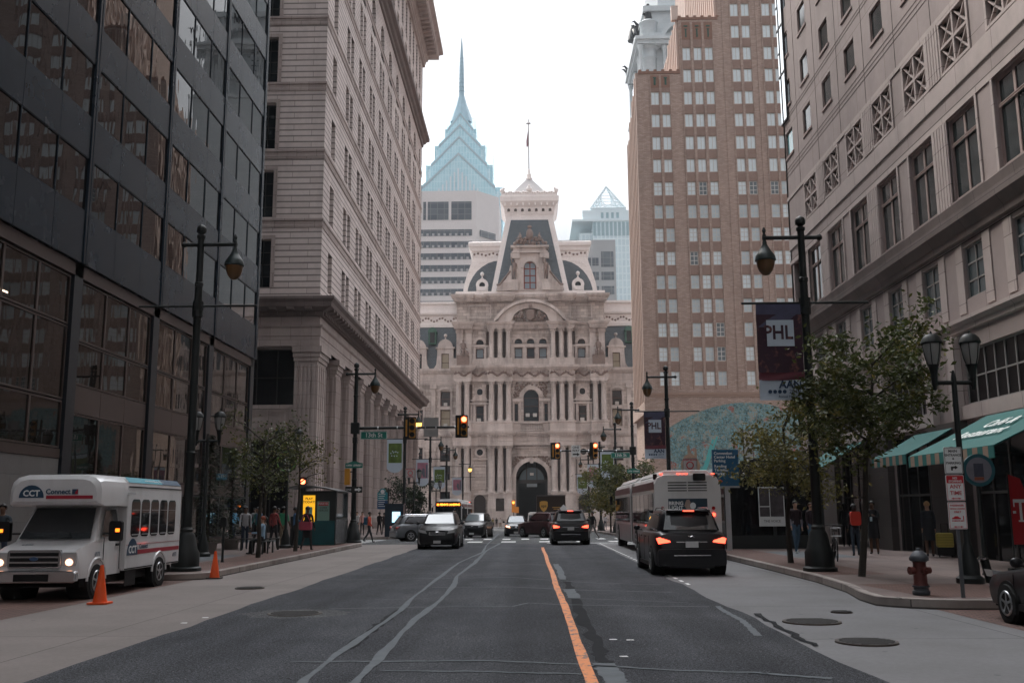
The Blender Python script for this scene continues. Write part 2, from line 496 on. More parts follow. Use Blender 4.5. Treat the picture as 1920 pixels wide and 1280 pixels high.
# main road: the edges of the asphalt wander along the concrete lanes
le = wob(LLX, -30, 50.6, .035, 90); re_ = wob(LRX, -30, 50.6, .045, 90)
m = MB()
for k in range(90):
    m.poly([(le[k][0], le[k][1], 0), (re_[k][0], re_[k][1], 0), (re_[k+1][0], re_[k+1][1], 0), (le[k+1][0], le[k+1][1], 0)])
o = m.obj('road', ASPH, fix=False); struct(o)
sheet('cross_street', [(-120,50.6),(120,50.6),(120,66),(-120,66)], ASPH2, -.004)
sheet('far_road', [(KLX-.02,66),(KRX+.02,66),(KRX+.02,178),(KLX-.02,178)], ASPH2, -.004)
sheet('concrete_lane', [(-8.5,-30),(LLX+.12,-30),(LLX+.12,50.6),(-8.5,50.6)], CONC, -.008)
sheet('concrete_lane', [(LRX-.12,-30),(6.9,-30),(6.9,50.6),(LRX-.12,50.6)], CONC2, -.008)
sheet('brick_parking_bay', [(-11.2,-30),(-8.38,-30),(-8.38,25.2),(-11.2,25.2)], BRICKP, -.004)
sheet('brick_parking_bay', [(6.62,-30),(9.2,-30),(9.2,17.2),(6.75,17.2)], BRICKP, -.004)
def arc(cx, cy, r, a0, a1, n=7): return [(cx + r*math.cos(math.radians(a0+(a1-a0)*k/n)), cy + r*math.sin(math.radians(a0+(a1-a0)*k/n))) for k in range(n+1)]
def walk(name, path, back, h=.15):
    """pavement slab behind a granite kerb that follows the path"""
    m = MB(); m.poly([(x, y, h + gz(y)) for x, y in path + back]); o = m.obj(name, WALK, fix=False); struct(o)
    k = MB(); P = [V((x, y, gz(y))) for x, y in path]; c = V((0, 0, 0))
    for x, y in path + back: c += V((x, y, gz(y)))
    c /= len(path + back)
    rings = []
    for i, p in enumerate(P):
        d = (P[min(i+1, len(P)-1)] - P[max(i-1, 0)]).normalized(); n_ = V((-d.y, d.x, 0))
        if n_.dot(c - p) < 0: n_ = -n_
        w_ = .17
        rings.append([p - V((0,0,.05)), p + V((0,0,h-.012)), p + n_*.02 + V((0,0,h+.004)), p + n_*w_ + V((0,0,h+.004)), p + n_*w_ - V((0,0,.05))])
    k.loft(rings, True)
    ko = k.obj('kerb', KERB, fix=True, smooth=40); struct(ko)
    return o
BIG = 90
walk('sidewalk', [(-11.2,-30),(-11.2,23.2)] + arc(-9.9,23.3,1.3,180,100,4) + [(-9.0,24.75)] + arc(-9.0,25.65,.9,-90,0,5) + [(KLX,48.0)] + arc(-10.6,48.0,2.5,0,90,8) + [(-BIG,50.5)], [(-BIG,-30)])
walk('sidewalk', [(9.2,-30),(9.2,16.0)] + arc(8.4,16.0,.8,0,90,4) + [(7.5,16.78)] + arc(7.4,18.4,1.62,-92,-150,5) + [(6.05,18.6),(6.35,20.3),(6.55,23),(KRX,27),(KRX,48.1)] + arc(8.8,48.1,2.2,180,90,8) + [(BIG,50.3)], [(BIG,-30)])
walk('sidewalk', [(-BIG,66)] + [(-11.4,66)] + arc(-11.4,69.3,3.3,-90,0,8) + [(KLX,176)], [(-BIG,176)])
walk('sidewalk', [(BIG,66)] + [(9.9,66)] + arc(9.9,69.3,3.3,-90,-180,8) + [(KRX,176)], [(BIG,176)])
sheet('plaza', [(-90,176),(90,176),(90,260),(-90,260)], pavers('plaza_paving', (.30,.28,.27),(.34,.32,.30),(.15,.14,.13),1.2,1.2,.02,.2), .02)
# paving bands (4 mm above the slabs)
for n_, pts, mt in (('brick_paving', [(-10.0,26.6),(-8.32,26.6),(-8.32,47),(-10.0,47)], BRICKP),
                    ('brick_paving', [(6.82,17.35),(9.0,17.35),(9.0,20.4),(6.62,20.4)], BRICKP),
                    ('brick_paving', [(6.8,23.4),(8.3,23.4),(8.3,47),(6.82,47)], BRICKP),
                    ('slate_paving', [(-12.6,30.5),(-10.2,30.5),(-10.2,35.5),(-12.6,35.5)], SLATE),
                    ('slate_paving', [(8.4,31.5),(10.4,31.5),(10.4,36.0),(8.4,36.0)], SLATE),
                    ('slate_paving', [(9.1,-5),(13.2,-5),(13.2,15),(9.4,15)], BRICKP)):
    sheet(n_, pts, mt, .154)
# ------------------------------------------------ road markings and sealed cracks
def ribbon(mb, pts, ws, z):
    P = [V((p[0], p[1], z)) for p in pts]; L = []; Rr = []
    for i, p in enumerate(P):
        d = (P[min(i+1, len(P)-1)] - P[max(i-1, 0)]).normalized(); n_ = V((-d.y, d.x, 0)); w_ = ws[i] if hasattr(ws, '__len__') else ws
        L.append(p + n_*w_/2); Rr.append(p - n_*w_/2)
    for i in range(len(P) - 1): mb.poly([L[i], Rr[i], Rr[i+1], L[i+1]])
def px_path(pl, sub=6, jit=.02):
    pts = [gp(*p) for p in pl]; out = []
    for a, b_ in zip(pts, pts[1:]):
        for k in range(sub):
            q = a.lerp(b_, k/sub); out.append((q.x + random.uniform(-jit, jit), q.y + random.uniform(-jit, jit)*2))
    out.append((pts[-1].x, pts[-1].y)); return out
m = MB(); ribbon(m, [(.60 + random.uniform(-.004,.004) + .01*math.sin(k*.4), -6 + k*.65) for k in range(80)], [.125 + random.uniform(-.012,.012) for k in range(80)], .009)
tag(m.obj('centre_line', ORANGE, fix=False), 'worn orange centre line painted along the dark asphalt', 'road marking', kind='structure')
m = MB()
A = [(545,1300),(575,1272),(635,1225),(700,1180),(750,1145),(775,1120),(820,1085),(860,1055),(905,1035),(912,1022),(925,1010),(935,1000)]
B = [(640,1300),(665,1280),(700,1245),(740,1200),(780,1160),(820,1130),(850,1100),(857,1080),(890,1055),(912,1032),(938,1018)]
for pl, w0 in ((A,.125),(B,.15)):
    p = px_path(pl, 6, .012); ribbon(m, p, [w0*(.72+.22*math.sin(i_*.55)+random.uniform(-.07,.07)) for i_, _ in enumerate(p)], .008)
for pl, w0 in (([(545,1241),(700,1240),(900,1238),(1080,1245),(1250,1256),(1440,1262)],.075), ([(712,1257),(900,1259),(1090,1264)],.06), ([(620,1141),(780,1138),(960,1137),(990,1130),(1050,1133),(1180,1136),(1330,1137)],.07),
               ([(810,1101),(960,1100),(1090,1106),(1260,1110)],.07), ([(630,1087),(800,1084),(960,1082),(1100,1092),(1240,1096)],.06), ([(640,1076),(760,1075),(830,1074)],.05), ([(760,1060),(870,1059)],.05), ([(915,1060),(1035,1057)],.06), ([(700,1124),(805,1122)],.04),
               ([(1042,1057),(1050,1070),(1055,1086)],.2), ([(1066,1104),(1074,1114),(1078,1121)],.26), ([(1064,1121),(1180,1125),(1290,1130)],.045),
               ([(1130,1243),(1145,1262),(1160,1285)],.26), ([(1345,1136),(1362,1148),(1392,1163),(1408,1178),(1422,1192)],.11), ([(1430,1262),(1500,1268),(1560,1272)],.1)):
    p = px_path(pl, 7, .012); ribbon(m, p, [w0*random.uniform(.7,1.1) for _ in p], .007)
ob = m.obj('crack_sealant', SEAL, fix=False); struct(ob)
m = MB()
for pl, w0 in (([(1062,1090),(1076,1120),(1100,1170),(1125,1220),(1135,1242)],.20), ([(650,1215),(690,1185),(725,1160),(752,1140)],.16), ([(520,1272),(570,1274)],.02), ([(1420,1150),(1470,1180),(1530,1210)],.10)):
    p = px_path(pl, 7, .04); ribbon(m, p, [w0*random.uniform(.5,1.2) for _ in p], .005)
ob = m.obj('tar_patch', SEALD, fix=False); struct(ob)
# lighter concrete rounds about the covers, crosswalk and lane marks
m = MB()
m.poly([(gp(553,1150).x + (.85+.1*math.sin(a*1.7))*math.cos(a*PI/12), gp(553,1150).y + (.75+.1*math.cos(a*2.1))*math.sin(a*PI/12), .0045) for a in range(24)])
struct(m.obj('patch', ASPH2, fix=False))
m = MB()
for x0, x1 in ((-1.55,-.75),(.55,1.35),(2.6,3.3),(-3.4,-2.6),(-6.1,-5.3),(4.4,5.2)):
    for yy in (54.2,):
        m.poly([(x,y,.008+gz(y)) for x,y in ((x0,yy),(x1,yy),(x1,yy+2.2),(x0,yy+2.2))])
m.poly([(.9,50.9,.008),(KRX-.2,50.9,.008),(KRX-.2,51.35,.008),(.9,51.35,.008)])
for yy in (62.3,):
    for k in range(12): m.poly([(x,y,.008+gz(y)) for x,y in ((-7.7+k*1.2,yy),(-7.2+k*1.2,yy),(-7.2+k*1.2,yy+2.6),(-7.7+k*1.2,yy+2.6))])
for k in range(9): m.poly([(x,y,.008+gz(y)) for x,y in ((-9.0,52.0+k*1.3),(-11.6,52.0+k*1.3),(-11.6,52.5+k*1.3),(-9.0,52.5+k*1.3))])
for k in range(30):                                  # broken white edge line, right lane
    y = 22.5 + k*.95
    m.poly([(3.52,y,.004),(3.60,y,.004),(3.61,y+.5,.004),(3.53,y+.5,.004)])
for a in ((345,1168),(385,1158),(1150,1199),(1182,1200),(1170,1231)):
    q = gp(*a); m.poly([(q.x-.05,q.y-.03,.008),(q.x+.05,q.y-.03,.008),(q.x+.04,q.y+.05,.008),(q.x-.05,q.y+.04,.008)])
tag(m.obj('road_markings', WHITEP, fix=False), 'worn white crosswalk and lane marks painted at the crossing', 'road marking', kind='structure')
# manhole covers
IRON = paint('cast_iron', (.035,.033,.032), .55, .3, var=.3, scale=12, bump=.004)
IRONR = paint('rusty_iron', (.06,.045,.038), .65, .2, var=.35, scale=14, bump=.004)
def manhole(x, y, r, label, z=.004):
    t = thing('manhole_cover', label, 'manhole cover', (x, y, z), 0, 'manhole covers in the road')
    m = MB(); m.cyl((0,0,-.03),(0,0,.010),r*1.08,r*1.06,28); m.obj('frame', IRONR, t, smooth=40)
    m = MB(); m.cyl((0,0,0),(0,0,.013),r*.98,r*.98,28)
    k = -r*.8
    while k < r*.8:
        h = math.sqrt(max(r*r*.85-k*k, .01)); m.box(-h, h, k-.018, k+.018, .013, .019); k += .075
    m.obj('lid', IRON, t)
for a, r, l in (((553,1150),.42,'round iron manhole cover in asphalt inside a pale patch'), ((468,1102),.3,'small manhole cover in the left concrete lane'),
                ((1522,1165),.40,'striped manhole cover in right lane, farther of two large ones'), ((1625,1203),.36,'manhole cover in right lane nearest the camera'), ((1578,1147),.16,'tiny utility cover in the right concrete lane')):
    q = gp(*a); manhole(q.x, q.y, r, l)
# ================================================================ people (also used for carved figures)
_TMPC = {}
def _seg(p, a, b):
    ab = b - a; t = max(0, min(1, (p - a).dot(ab) / max(ab.length_squared, 1e-9))); return (p - a - ab*t).length
def figure_mesh(name, mats, arms=((10, 15), (10, 15)), legs=((0, 0), (0, 0)), lean=0, seated=False, head=0, splay=(8, 8), hands=True, bulk=1.0, female=False):
    """mats: shirt, trousers, skin, shoes. arms: (forward swing, elbow bend); legs: (forward swing, knee bend). Faces -Y."""
    R = math.radians
    vs = []; es = []; rad = []; lab = []
    def add(p, r, par=None, l='shirt'):
        vs.append(V(p)); rad.append(r if hasattr(r, '__len__') else (r, r))
        if par is not None: es.append((par, len(vs)-1, l))
        return len(vs) - 1
    hz = .93 if not seated else .52
    def sp(x, y, z):       # spine point with forward lean about the pelvis
        dz = z - .93; a = R(lean)
        return V((x, y*math.cos(a) - dz*math.sin(a), hz + dz*math.cos(a) + y*math.sin(a)*-1))
    pel = add((0, .0, hz), (.145*bulk, .115*bulk), None)
    wa = add(sp(0, 0, 1.09), (.125*bulk, .10*bulk), pel)
    ch = add(sp(0, .0, 1.29), (.155*bulk, .115*bulk), wa)
    nb = add(sp(0, .005, 1.44), (.075, .065), ch)
    nk = add(sp(0, -.01, 1.50), .052, nb, 'skin')
    h1 = add(sp(0, -.02 - .02*head, 1.575), (.068, .078), nk, 'skin')
    h2 = add(sp(0, -.022 - .035*head, 1.655), (.078, .092), h1, 'skin')
    h3 = add(sp(0, -.01 - .04*head, 1.725), (.055, .065), h2, 'skin')
    tips = []
    sw = .16 if female else .185
    for s_, (sg, el), k in ((-1, arms[0], 0), (1, arms[1], 1)):
        sh = add(sp(s_*sw, 0, 1.415), .058*bulk, nb)
        P = sp(s_*sw, 0, 1.415)
        a = R(sg + lean*.3); o = R(splay[k])
        d1 = V((s_*math.sin(o), -math.sin(a)*math.cos(o), -math.cos(a)*math.cos(o)))
        E = P + d1*.29; e = add(E, .043*bulk, sh)
        b = a + R(el)
        d2 = V((s_*math.sin(o)*.3, -math.sin(b), -math.cos(b))).normalized()
        if el > 70: d2 = (d2 + V((-s_*.45, 0, 0))).normalized()
        W_ = E + d2*.25; w_ = add(W_, .029, e, 'sleeve')
        hd = add(W_ + d2*.07, (.026, .02), w_, 'skin')
        tips.append((W_, d2, s_))
    for s_, (sg, kn) in ((-1, legs[0]), (1, legs[1])):
        hp = add((s_*.088, 0, hz - .05), .088*bulk, pel, 'leg')
        a = R(sg if not seated else 86)
        P = V((s_*.088, 0, hz - .05)); d1 = V((s_*.03, -math.sin(a), -math.cos(a)))
        K = P + d1*.42; kk = add(K, .060*bulk, hp, 'leg')
        b = a - R(kn if not seated else 84)
        d2 = V((0, -math.sin(b), -math.cos(b)))
        A = K + d2*(.40); an = add(A, .042, kk, 'leg')
        f = b*.6
        T = A + V((s_*.015, -.14*math.cos(f), -.035 + .14*math.sin(-f)*-.3)); hl = add(A + V((0, .015, -.045)), .036, an, 'shoe'); add(T, (.036, .026), hl, 'shoe')
    me = bpy.data.meshes.new('t'); me.from_pydata(vs, [(a, b) for a, b, l in es], []); me.update()
    o = bpy.data.objects.new('t', me); COL.objects.link(o)
    sk = o.modifiers.new('s', 'SKIN'); sk.use_smooth_shade = True
    if not me.skin_vertices: me.skin_vertices.new() if hasattr(me.skin_vertices, 'new') else None
    if not me.skin_vertices:
        bpy.context.view_layer.objects.active = o
        o.modifiers.remove(sk); sk = o.modifiers.new('s', 'SKIN')
    sv = me.skin_vertices[0].data if me.skin_vertices else None
    if sv is not None:
        for i, r in enumerate(rad): sv[i].radius = r
        sv[0].use_root = True
    ss = o.modifiers.new('u', 'SUBSURF'); ss.levels = 1; ss.render_levels = 1
    dg = bpy.context.evaluated_depsgraph_get(); dg.update()
    res = bpy.data.meshes.new_from_object(o.evaluated_get(dg))
    bpy.data.objects.remove(o); bpy.data.meshes.remove(me)
    # fingers, ears, nose in the same mesh
    mb = MB(); mb.v = [tuple(v.co) for v in res.vertices]; mb.f = [tuple(p.vertices) for p in res.polygons]; mb.mi = [0]*len(mb.f)
    bpy.data.meshes.remove(res)
    nskin = len(mb.f)
    mb.c = 2
    if hands:
        for W_, d2, s_ in tips:
            side = V((0, 1, 0)) if abs(d2.y) < .8 else V((s_, 0, 0))
            side = (side - d2*side.dot(d2)).normalized(); up = d2.cross(side)
            for q, (off, L) in enumerate(((-.024, .062), (-.008, .072), (.008, .068), (.024, .054))):
                b0 = W_ + d2*.075 + side*off
                mb.tube([b0, b0 + d2*L*.5, b0 + d2*L*.85 + up*.016], [.0085, .008, .006], 5)
            b0 = W_ + d2*.03 - side*.024
            mb.tube([b0, b0 - side*.022 + d2*.03, b0 - side*.022 + d2*.058], [.010, .009, .007], 5)
    hc = vs[h2]; 
    mb.tube([hc + V((0, -.085, .03)), hc + V((0, -.108, -.012)), hc + V((0, -.085, -.02))], [.008, .014, .010], 5)
    for s_ in (-1, 1): mb.sph(tuple(hc + V((s_*.078, .005, -.005))), .03, 6, .35, .7, 1)
    mb.c = 3
    for s_ in (-1, 1): mb.sph(tuple(hc + V((s_*.03, -.088, .022))), .010, 5)
    mb.sph(tuple(hc + V((0, -.082, -.052))), .02, 6, 1, .4, .25)
    # clothing colours by nearest bone
    segs = [(vs[a], vs[b], l) for a, b, l in es]
    for i in range(nskin):
        f = mb.f[i]; c = V((0, 0, 0))
        for k in f: c += V(mb.v[k])
        c /= len(f)
        best = min(segs, key=lambda s_: _seg(c, s_[0], s_[1]))
        l = best[2]
        mb.mi[i] = {'shirt': 0, 'sleeve': 4, 'leg': 1, 'skin': 2, 'shoe': 3}[l]
        if l == 'shirt' and c.z < hz - .0 and not seated: mb.mi[i] = 1
    m5 = list(mats) + [mats[0]] if len(mats) == 4 else list(mats)
    me = mb.mesh(name, m5, smooth=60, fix=False)
    return me, hc, vs
SKIN = paint('skin_light', (.42,.25,.18), .6, var=.05)
SKIND = paint('skin_dark', (.13,.07,.045), .6, var=.05)
def cloth(r, g, b): return paint('cloth_%d_%d_%d' % (r*100, g*100, b*100), (r, g, b), .85, var=.15, scale=12)
SHOE = paint('shoe_black', (.02,.02,.02), .5, var=.1)
HAIRM = {'black': paint('hair_black', (.012,.010,.010), .55, var=.2), 'brown': paint('hair_brown', (.07,.035,.02), .6, var=.2), 'blond': paint('hair_blond', (.5,.30,.14), .55, var=.2), 'red': paint('hair_red', (.25,.06,.03), .6, var=.2), 'grey': paint('hair_grey', (.35,.33,.32), .6, var=.2), 'bald': None}
def person(label, x, y, rz, shirt, pants, z=.15, h=1.75, skin='l', hair='brown', long=False, shoe=None, group=None, sleeve=None, coat=None, skirt=None, hat=None, **pose):
    """rz: 0 faces the camera"""
    sm = SKIN if skin == 'l' else SKIND
    me, hc, vs = figure_mesh('person', [cloth(*shirt), cloth(*pants), sm, shoe or SHOE, (cloth(*sleeve) if sleeve not in (None, 'skin') else (sm if sleeve == 'skin' else cloth(*shirt)))], **pose)
    t = bpy.data.objects.new('person', me); COL.objects.link(t)
    s = h/1.78
    zmin = min(v.co.z for v in me.vertices)
    t.location = (x, y, z - zmin*s + .002); t.rotation_euler = (0, 0, rz); t.scale = (s, s, s)
    tag(t, label, 'person', group)
    if hair != 'bald':
        m = MB()
        prof = [(-.55, .99), (-.15, 1.12), (.3, 1.02), (.7, .72), (1.0, .25)]
        rings = []
        for zz, rr in prof:
            rings.append([V((hc.x + .088*rr*math.cos(2*PI*j/12), hc.y + .018 + .10*rr*math.sin(2*PI*j/12) * (1 if math.sin(2*PI*j/12) > 0 else .83), hc.z + .022 + .1*zz + (.065 if math.sin(2*PI*j/12) < -.3 and zz < 0 else 0))) for j in range(12)])
        m.loft(rings, True)
        if long: m.tube([(hc.x, hc.y+.07, hc.z), (hc.x, hc.y+.105, hc.z-.12), (hc.x, hc.y+.10, hc.z-.25)], [.07, .075, .03], 8)
        m.obj('hair', HAIRM[hair], t, smooth=70, world=False)
    if hat:
        m = MB(); m.lathe([(.095, -.0), (.1, .03), (.085, .08), (.03, .11)], (hc.x, hc.y, hc.z+.03), 12)
        m.cbox(hc.x, hc.y-.12, hc.z+.035, .13, .1, .012); m.obj('cap', cloth(*hat), t, smooth=50, world=False)
    hz = vs[0].z
    if coat or skirt:
        c = coat or skirt; m = MB()
        zt = hz + (.30 if coat else .06); zb = hz - (.42 if coat else .38)
        pr = [(1.06, zt, .165), (1.0, hz + .05, .17), (1.1, hz - .12, .185), (1.25, zb, .20)] if coat else [(1, zt, .15), (1.1, hz-.1, .18), (1.2, zb, .21)]
        m.loft([[V((r*math.cos(2*PI*j/14), r*.8*math.sin(2*PI*j/14) - (0.02), zz)) for j in range(14)] for k, zz, r in pr], False)
        m.obj('coat' if coat else 'skirt', cloth(*c), t, smooth=60, world=False)
    return t
def hold(name, label, cat, mb_fn, owner, off, mats, smooth=None, group=None):
    """a bag or case carried by a person: its own thing placed in the owner's frame"""
    m = MB(); mb_fn(m)
    M_ = Matrix.Translation(owner.location) @ Matrix.Rotation(owner.rotation_euler.z, 4, 'Z')
    p = M_ @ V(off)
    o = m.obj(name, mats, None, smooth=smooth, bevel=0); o.location = p; o.rotation_euler = (0, 0, owner.rotation_euler.z)
    return tag(o, label, cat, group)
# ================================================================ large buildings
def sweep(mb, path, prof, closed_ends=True):
    """moulding: path of (x,y) with the outside on its right; prof of (out, z)"""
    P = [V((x, y, 0)) for x, y in path]; rings = []
    for i, p in enumerate(P):
        n1 = n2 = None
        if i > 0: d = (P[i]-P[i-1]).normalized(); n1 = V((d.y, -d.x, 0))
        if i < len(P)-1: d = (P[i+1]-P[i]).normalized(); n2 = V((d.y, -d.x, 0))
        if n1 is None: n_ = n2
        elif n2 is None: n_ = n1
        else: n_ = (n1 + n2); n_ = n_ * (1 / max(n_.dot(n1), .2))
        rings.append([p + n_*o + V((0, 0, z)) for o, z in prof])
    mb.loft(rings, closed_ends); return mb
def seen(p):
    q = R3.transposed() @ (p - CP)
    if q.z > -1: return False
    return -60 < 960 + F*q.x/-q.z < 1980 and -60 < 640 - F*q.y/-q.z < 1340
UY = V((0,1,0)); UX = V((1,0,0)); NX = V((1,0,0)); NmX = V((-1,0,0)); NmY = V((0,-1,0))
DARKG = glassmat('window_dark', (.012,.014,.017), .06, .8)
DARKF = paint('frame_dark', (.03,.028,.027), .5, var=.1)
# ---------------------------------------------------------------- glass office building, left
def b_glass():
    root = thing('glass_office_building', 'dark glass office building with blue-grey metal bands beside the white minibus', 'building', (-15, 0, 0), world=True)
    XG = -15.12; Y0, Y1 = -37.0, 53.3; PIT = 7.05
    MIR = glassmat('mirror_glass', (.008,.009,.011), .012, .5, .006, 0.0, 1.45)
    MIRL = glassmat('mirror_glass_brown', (.012,.010,.009), .02, .5, .007, 0.0, 1.42)
    METAL = paint('blue_grey_panels', (.014,.022,.032), .27, .0, var=.4, scale=.6, spec=.15)
    MUL = paint('mullion_dark', (.018,.022,.028), .4, .3, var=.1)
    BRN = paint('brown_metal', (.07,.05,.045), .45, .4, var=.25, scale=.9)
    MARB = masonry('grey_marble_cladding', (.12,.118,.118), (.14,.138,.135), (.1,.1,.1), 1.2, 1.4, .012, .4, .003, .4)
    INT = paint('dark_interior', (.012,.012,.013), .8, var=0)
    m = MB(); m.box(-45, XG-.2, Y0, Y1, 10, 62); m.box(-45, XG-.8, Y0, Y1-.2, 0, 10); m.obj('core', INT, root)
    m = MB(); m.box(-45, -15.14, Y1, Y1+.12, 10, 62); m.obj('end_wall', METAL, root)
    ys = [Y1 - PIT*k for k in range(13)]
    zsp = [(10.0, 11.8)] + [(13.7 + 3.46*k, 15.17 + 3.46*k) for k in range(14)]
    W = Wins(root)
    for (a, b_) in zsp:
        m = MB()
        for k in range(12):
            for j in range(3):
                ya = ys[k] - PIT + j*PIT/3 + (.16 if j == 0 else .012); yb = ys[k] - PIT + (j+1)*PIT/3 - (.16 if j == 2 else .012)
                m.box(XG-.1, -15.07, ya, yb, a, b_)
        m.obj('spandrel_band', METAL, root)
    for i in range(len(zsp)-1):
        a, b_ = zsp[i][1], zsp[i+1][0]
        for k in range(12):
            for j in range(3):
                W.add((XG, ys[k]-PIT + j*PIT/3, a+.012), UY, NX, PIT/3, b_-a-.024, 0, (MIR, METAL), (0, 0), .022)
    for k in range(13):
        m = MB(); y = ys[k]
        m.c = 0; m.box(XG-.05, -15.03, y-.16, y-.03, 10.0, 62); m.box(XG-.05, -15.03, y+.03, y+.16, 10.0, 62); m.c = 1; m.box(XG-.05, -15.08, y-.028, y+.028, 10.0, 62)
        m.obj('mullion_post', [METAL, MUL], root)
        m = MB(); m.box(-15.9, -15.20, y-.34, y+.28, 0, 9.98); m.obj('column', MUL, root)
    # storefront below the overhang
    m = MB(); m.box(-15.7, -15.2, Y0, Y1, 9.55, 9.98); m.obj('beam', BRN, root)
    XS = -15.33
    for k in range(12):
        ya, yb = ys[k] - PIT + .36, ys[k] - .42
        near = k >= 3
        L = [(7.45, 9.5), (5.95, 7.4)] + ([(2.9, 4.95)] if not near else []) if k < 3 else [(7.85, 9.5), (5.35, 7.8), (3.75, 5.3)]
        w3 = (yb - ya)/(3 if k != 3 else 3)
        for (za, zb) in L:
            for j in range(3): W.add((XS, ya + j*w3, za), UY, NX, w3, zb-za, 0, (MIRL, BRN), (0, 0), .055)
        m = MB()
        if not near:
            for j in range(3): m.box(XS-.1, XS+.04, ya + j*w3+.01, ya+(j+1)*w3-.01, 4.98, 5.92)
            m.box(XS-.1, XS+.05, ya, yb, 2.45, 2.87)
            m.box(XS-.1, XS+.05, ya, yb, 0, .45)
            m.obj('storefront_panel', BRN, root)
            for j in range(3): W.add((XS, ya + j*w3, .47), UY, NX, w3, 1.95, 0, (MIRL, MUL), (0, 0), .06)
        else:
            m.box(XS-.1, XS+.06, ya, yb, 0, 3.4); m.obj('marble_wall', MARB, root)
            m = MB(); m.box(XS-.1, XS+.08, ya, yb, 3.42, 3.72); m.obj('storefront_panel', BRN, root)
    W.flush(seen=seen)
    # lit ceiling strips behind the near glass are set in front of the core
    t = root
    s_ = MB(); s_.box(-15.32, -15.315, 27.2, 27.95, 8.05, 8.10); s_.box(-15.32, -15.315, 28.1, 28.35, 7.86, 7.90); s_.obj('ceiling_light', emis('warm_strip', (1,.72,.5), 1.1), root)
    # small round green shop sign on a bracket at the far end
    g = thing('round_shop_sign', 'small round green shop sign hanging over the pavement behind the tree', 'sign', (-15.3, 56.5, 4.9), 0)
    GR = paint('sign_green', (.03,.10,.03), .5, var=0); 
    q = gp(489, 865, 5.2)
    g.location = (-17.05, 69.2, 5.15)
    m = MB(); m.cyl((0,-.08,0),(0,.08,0),.75,.75,24); m.obj('disc', paint('sign_black', (.02,.025,.02), .5, var=0), g, smooth=40)
    m = MB(); ring = [V((.66*math.cos(2*PI*k/24), -.1, .66*math.sin(2*PI*k/24))) for k in range(25)]; m.tube(ring, .05, 6, False); m.obj('ring', paint('sign_green_bright', (.10,.26,.04), .5, var=0), g, smooth=60)
    text_obj('S', .62, paint('sign_white', (.7,.72,.7), .5, var=0), g, (0,-.1,0), bold=.015)
    m = MB(); m.tube([(0,.0,.7),(0,.0,.95),(0,.75,.95)], .04, 6); m.obj('bracket', DARKF, g)
b_glass()
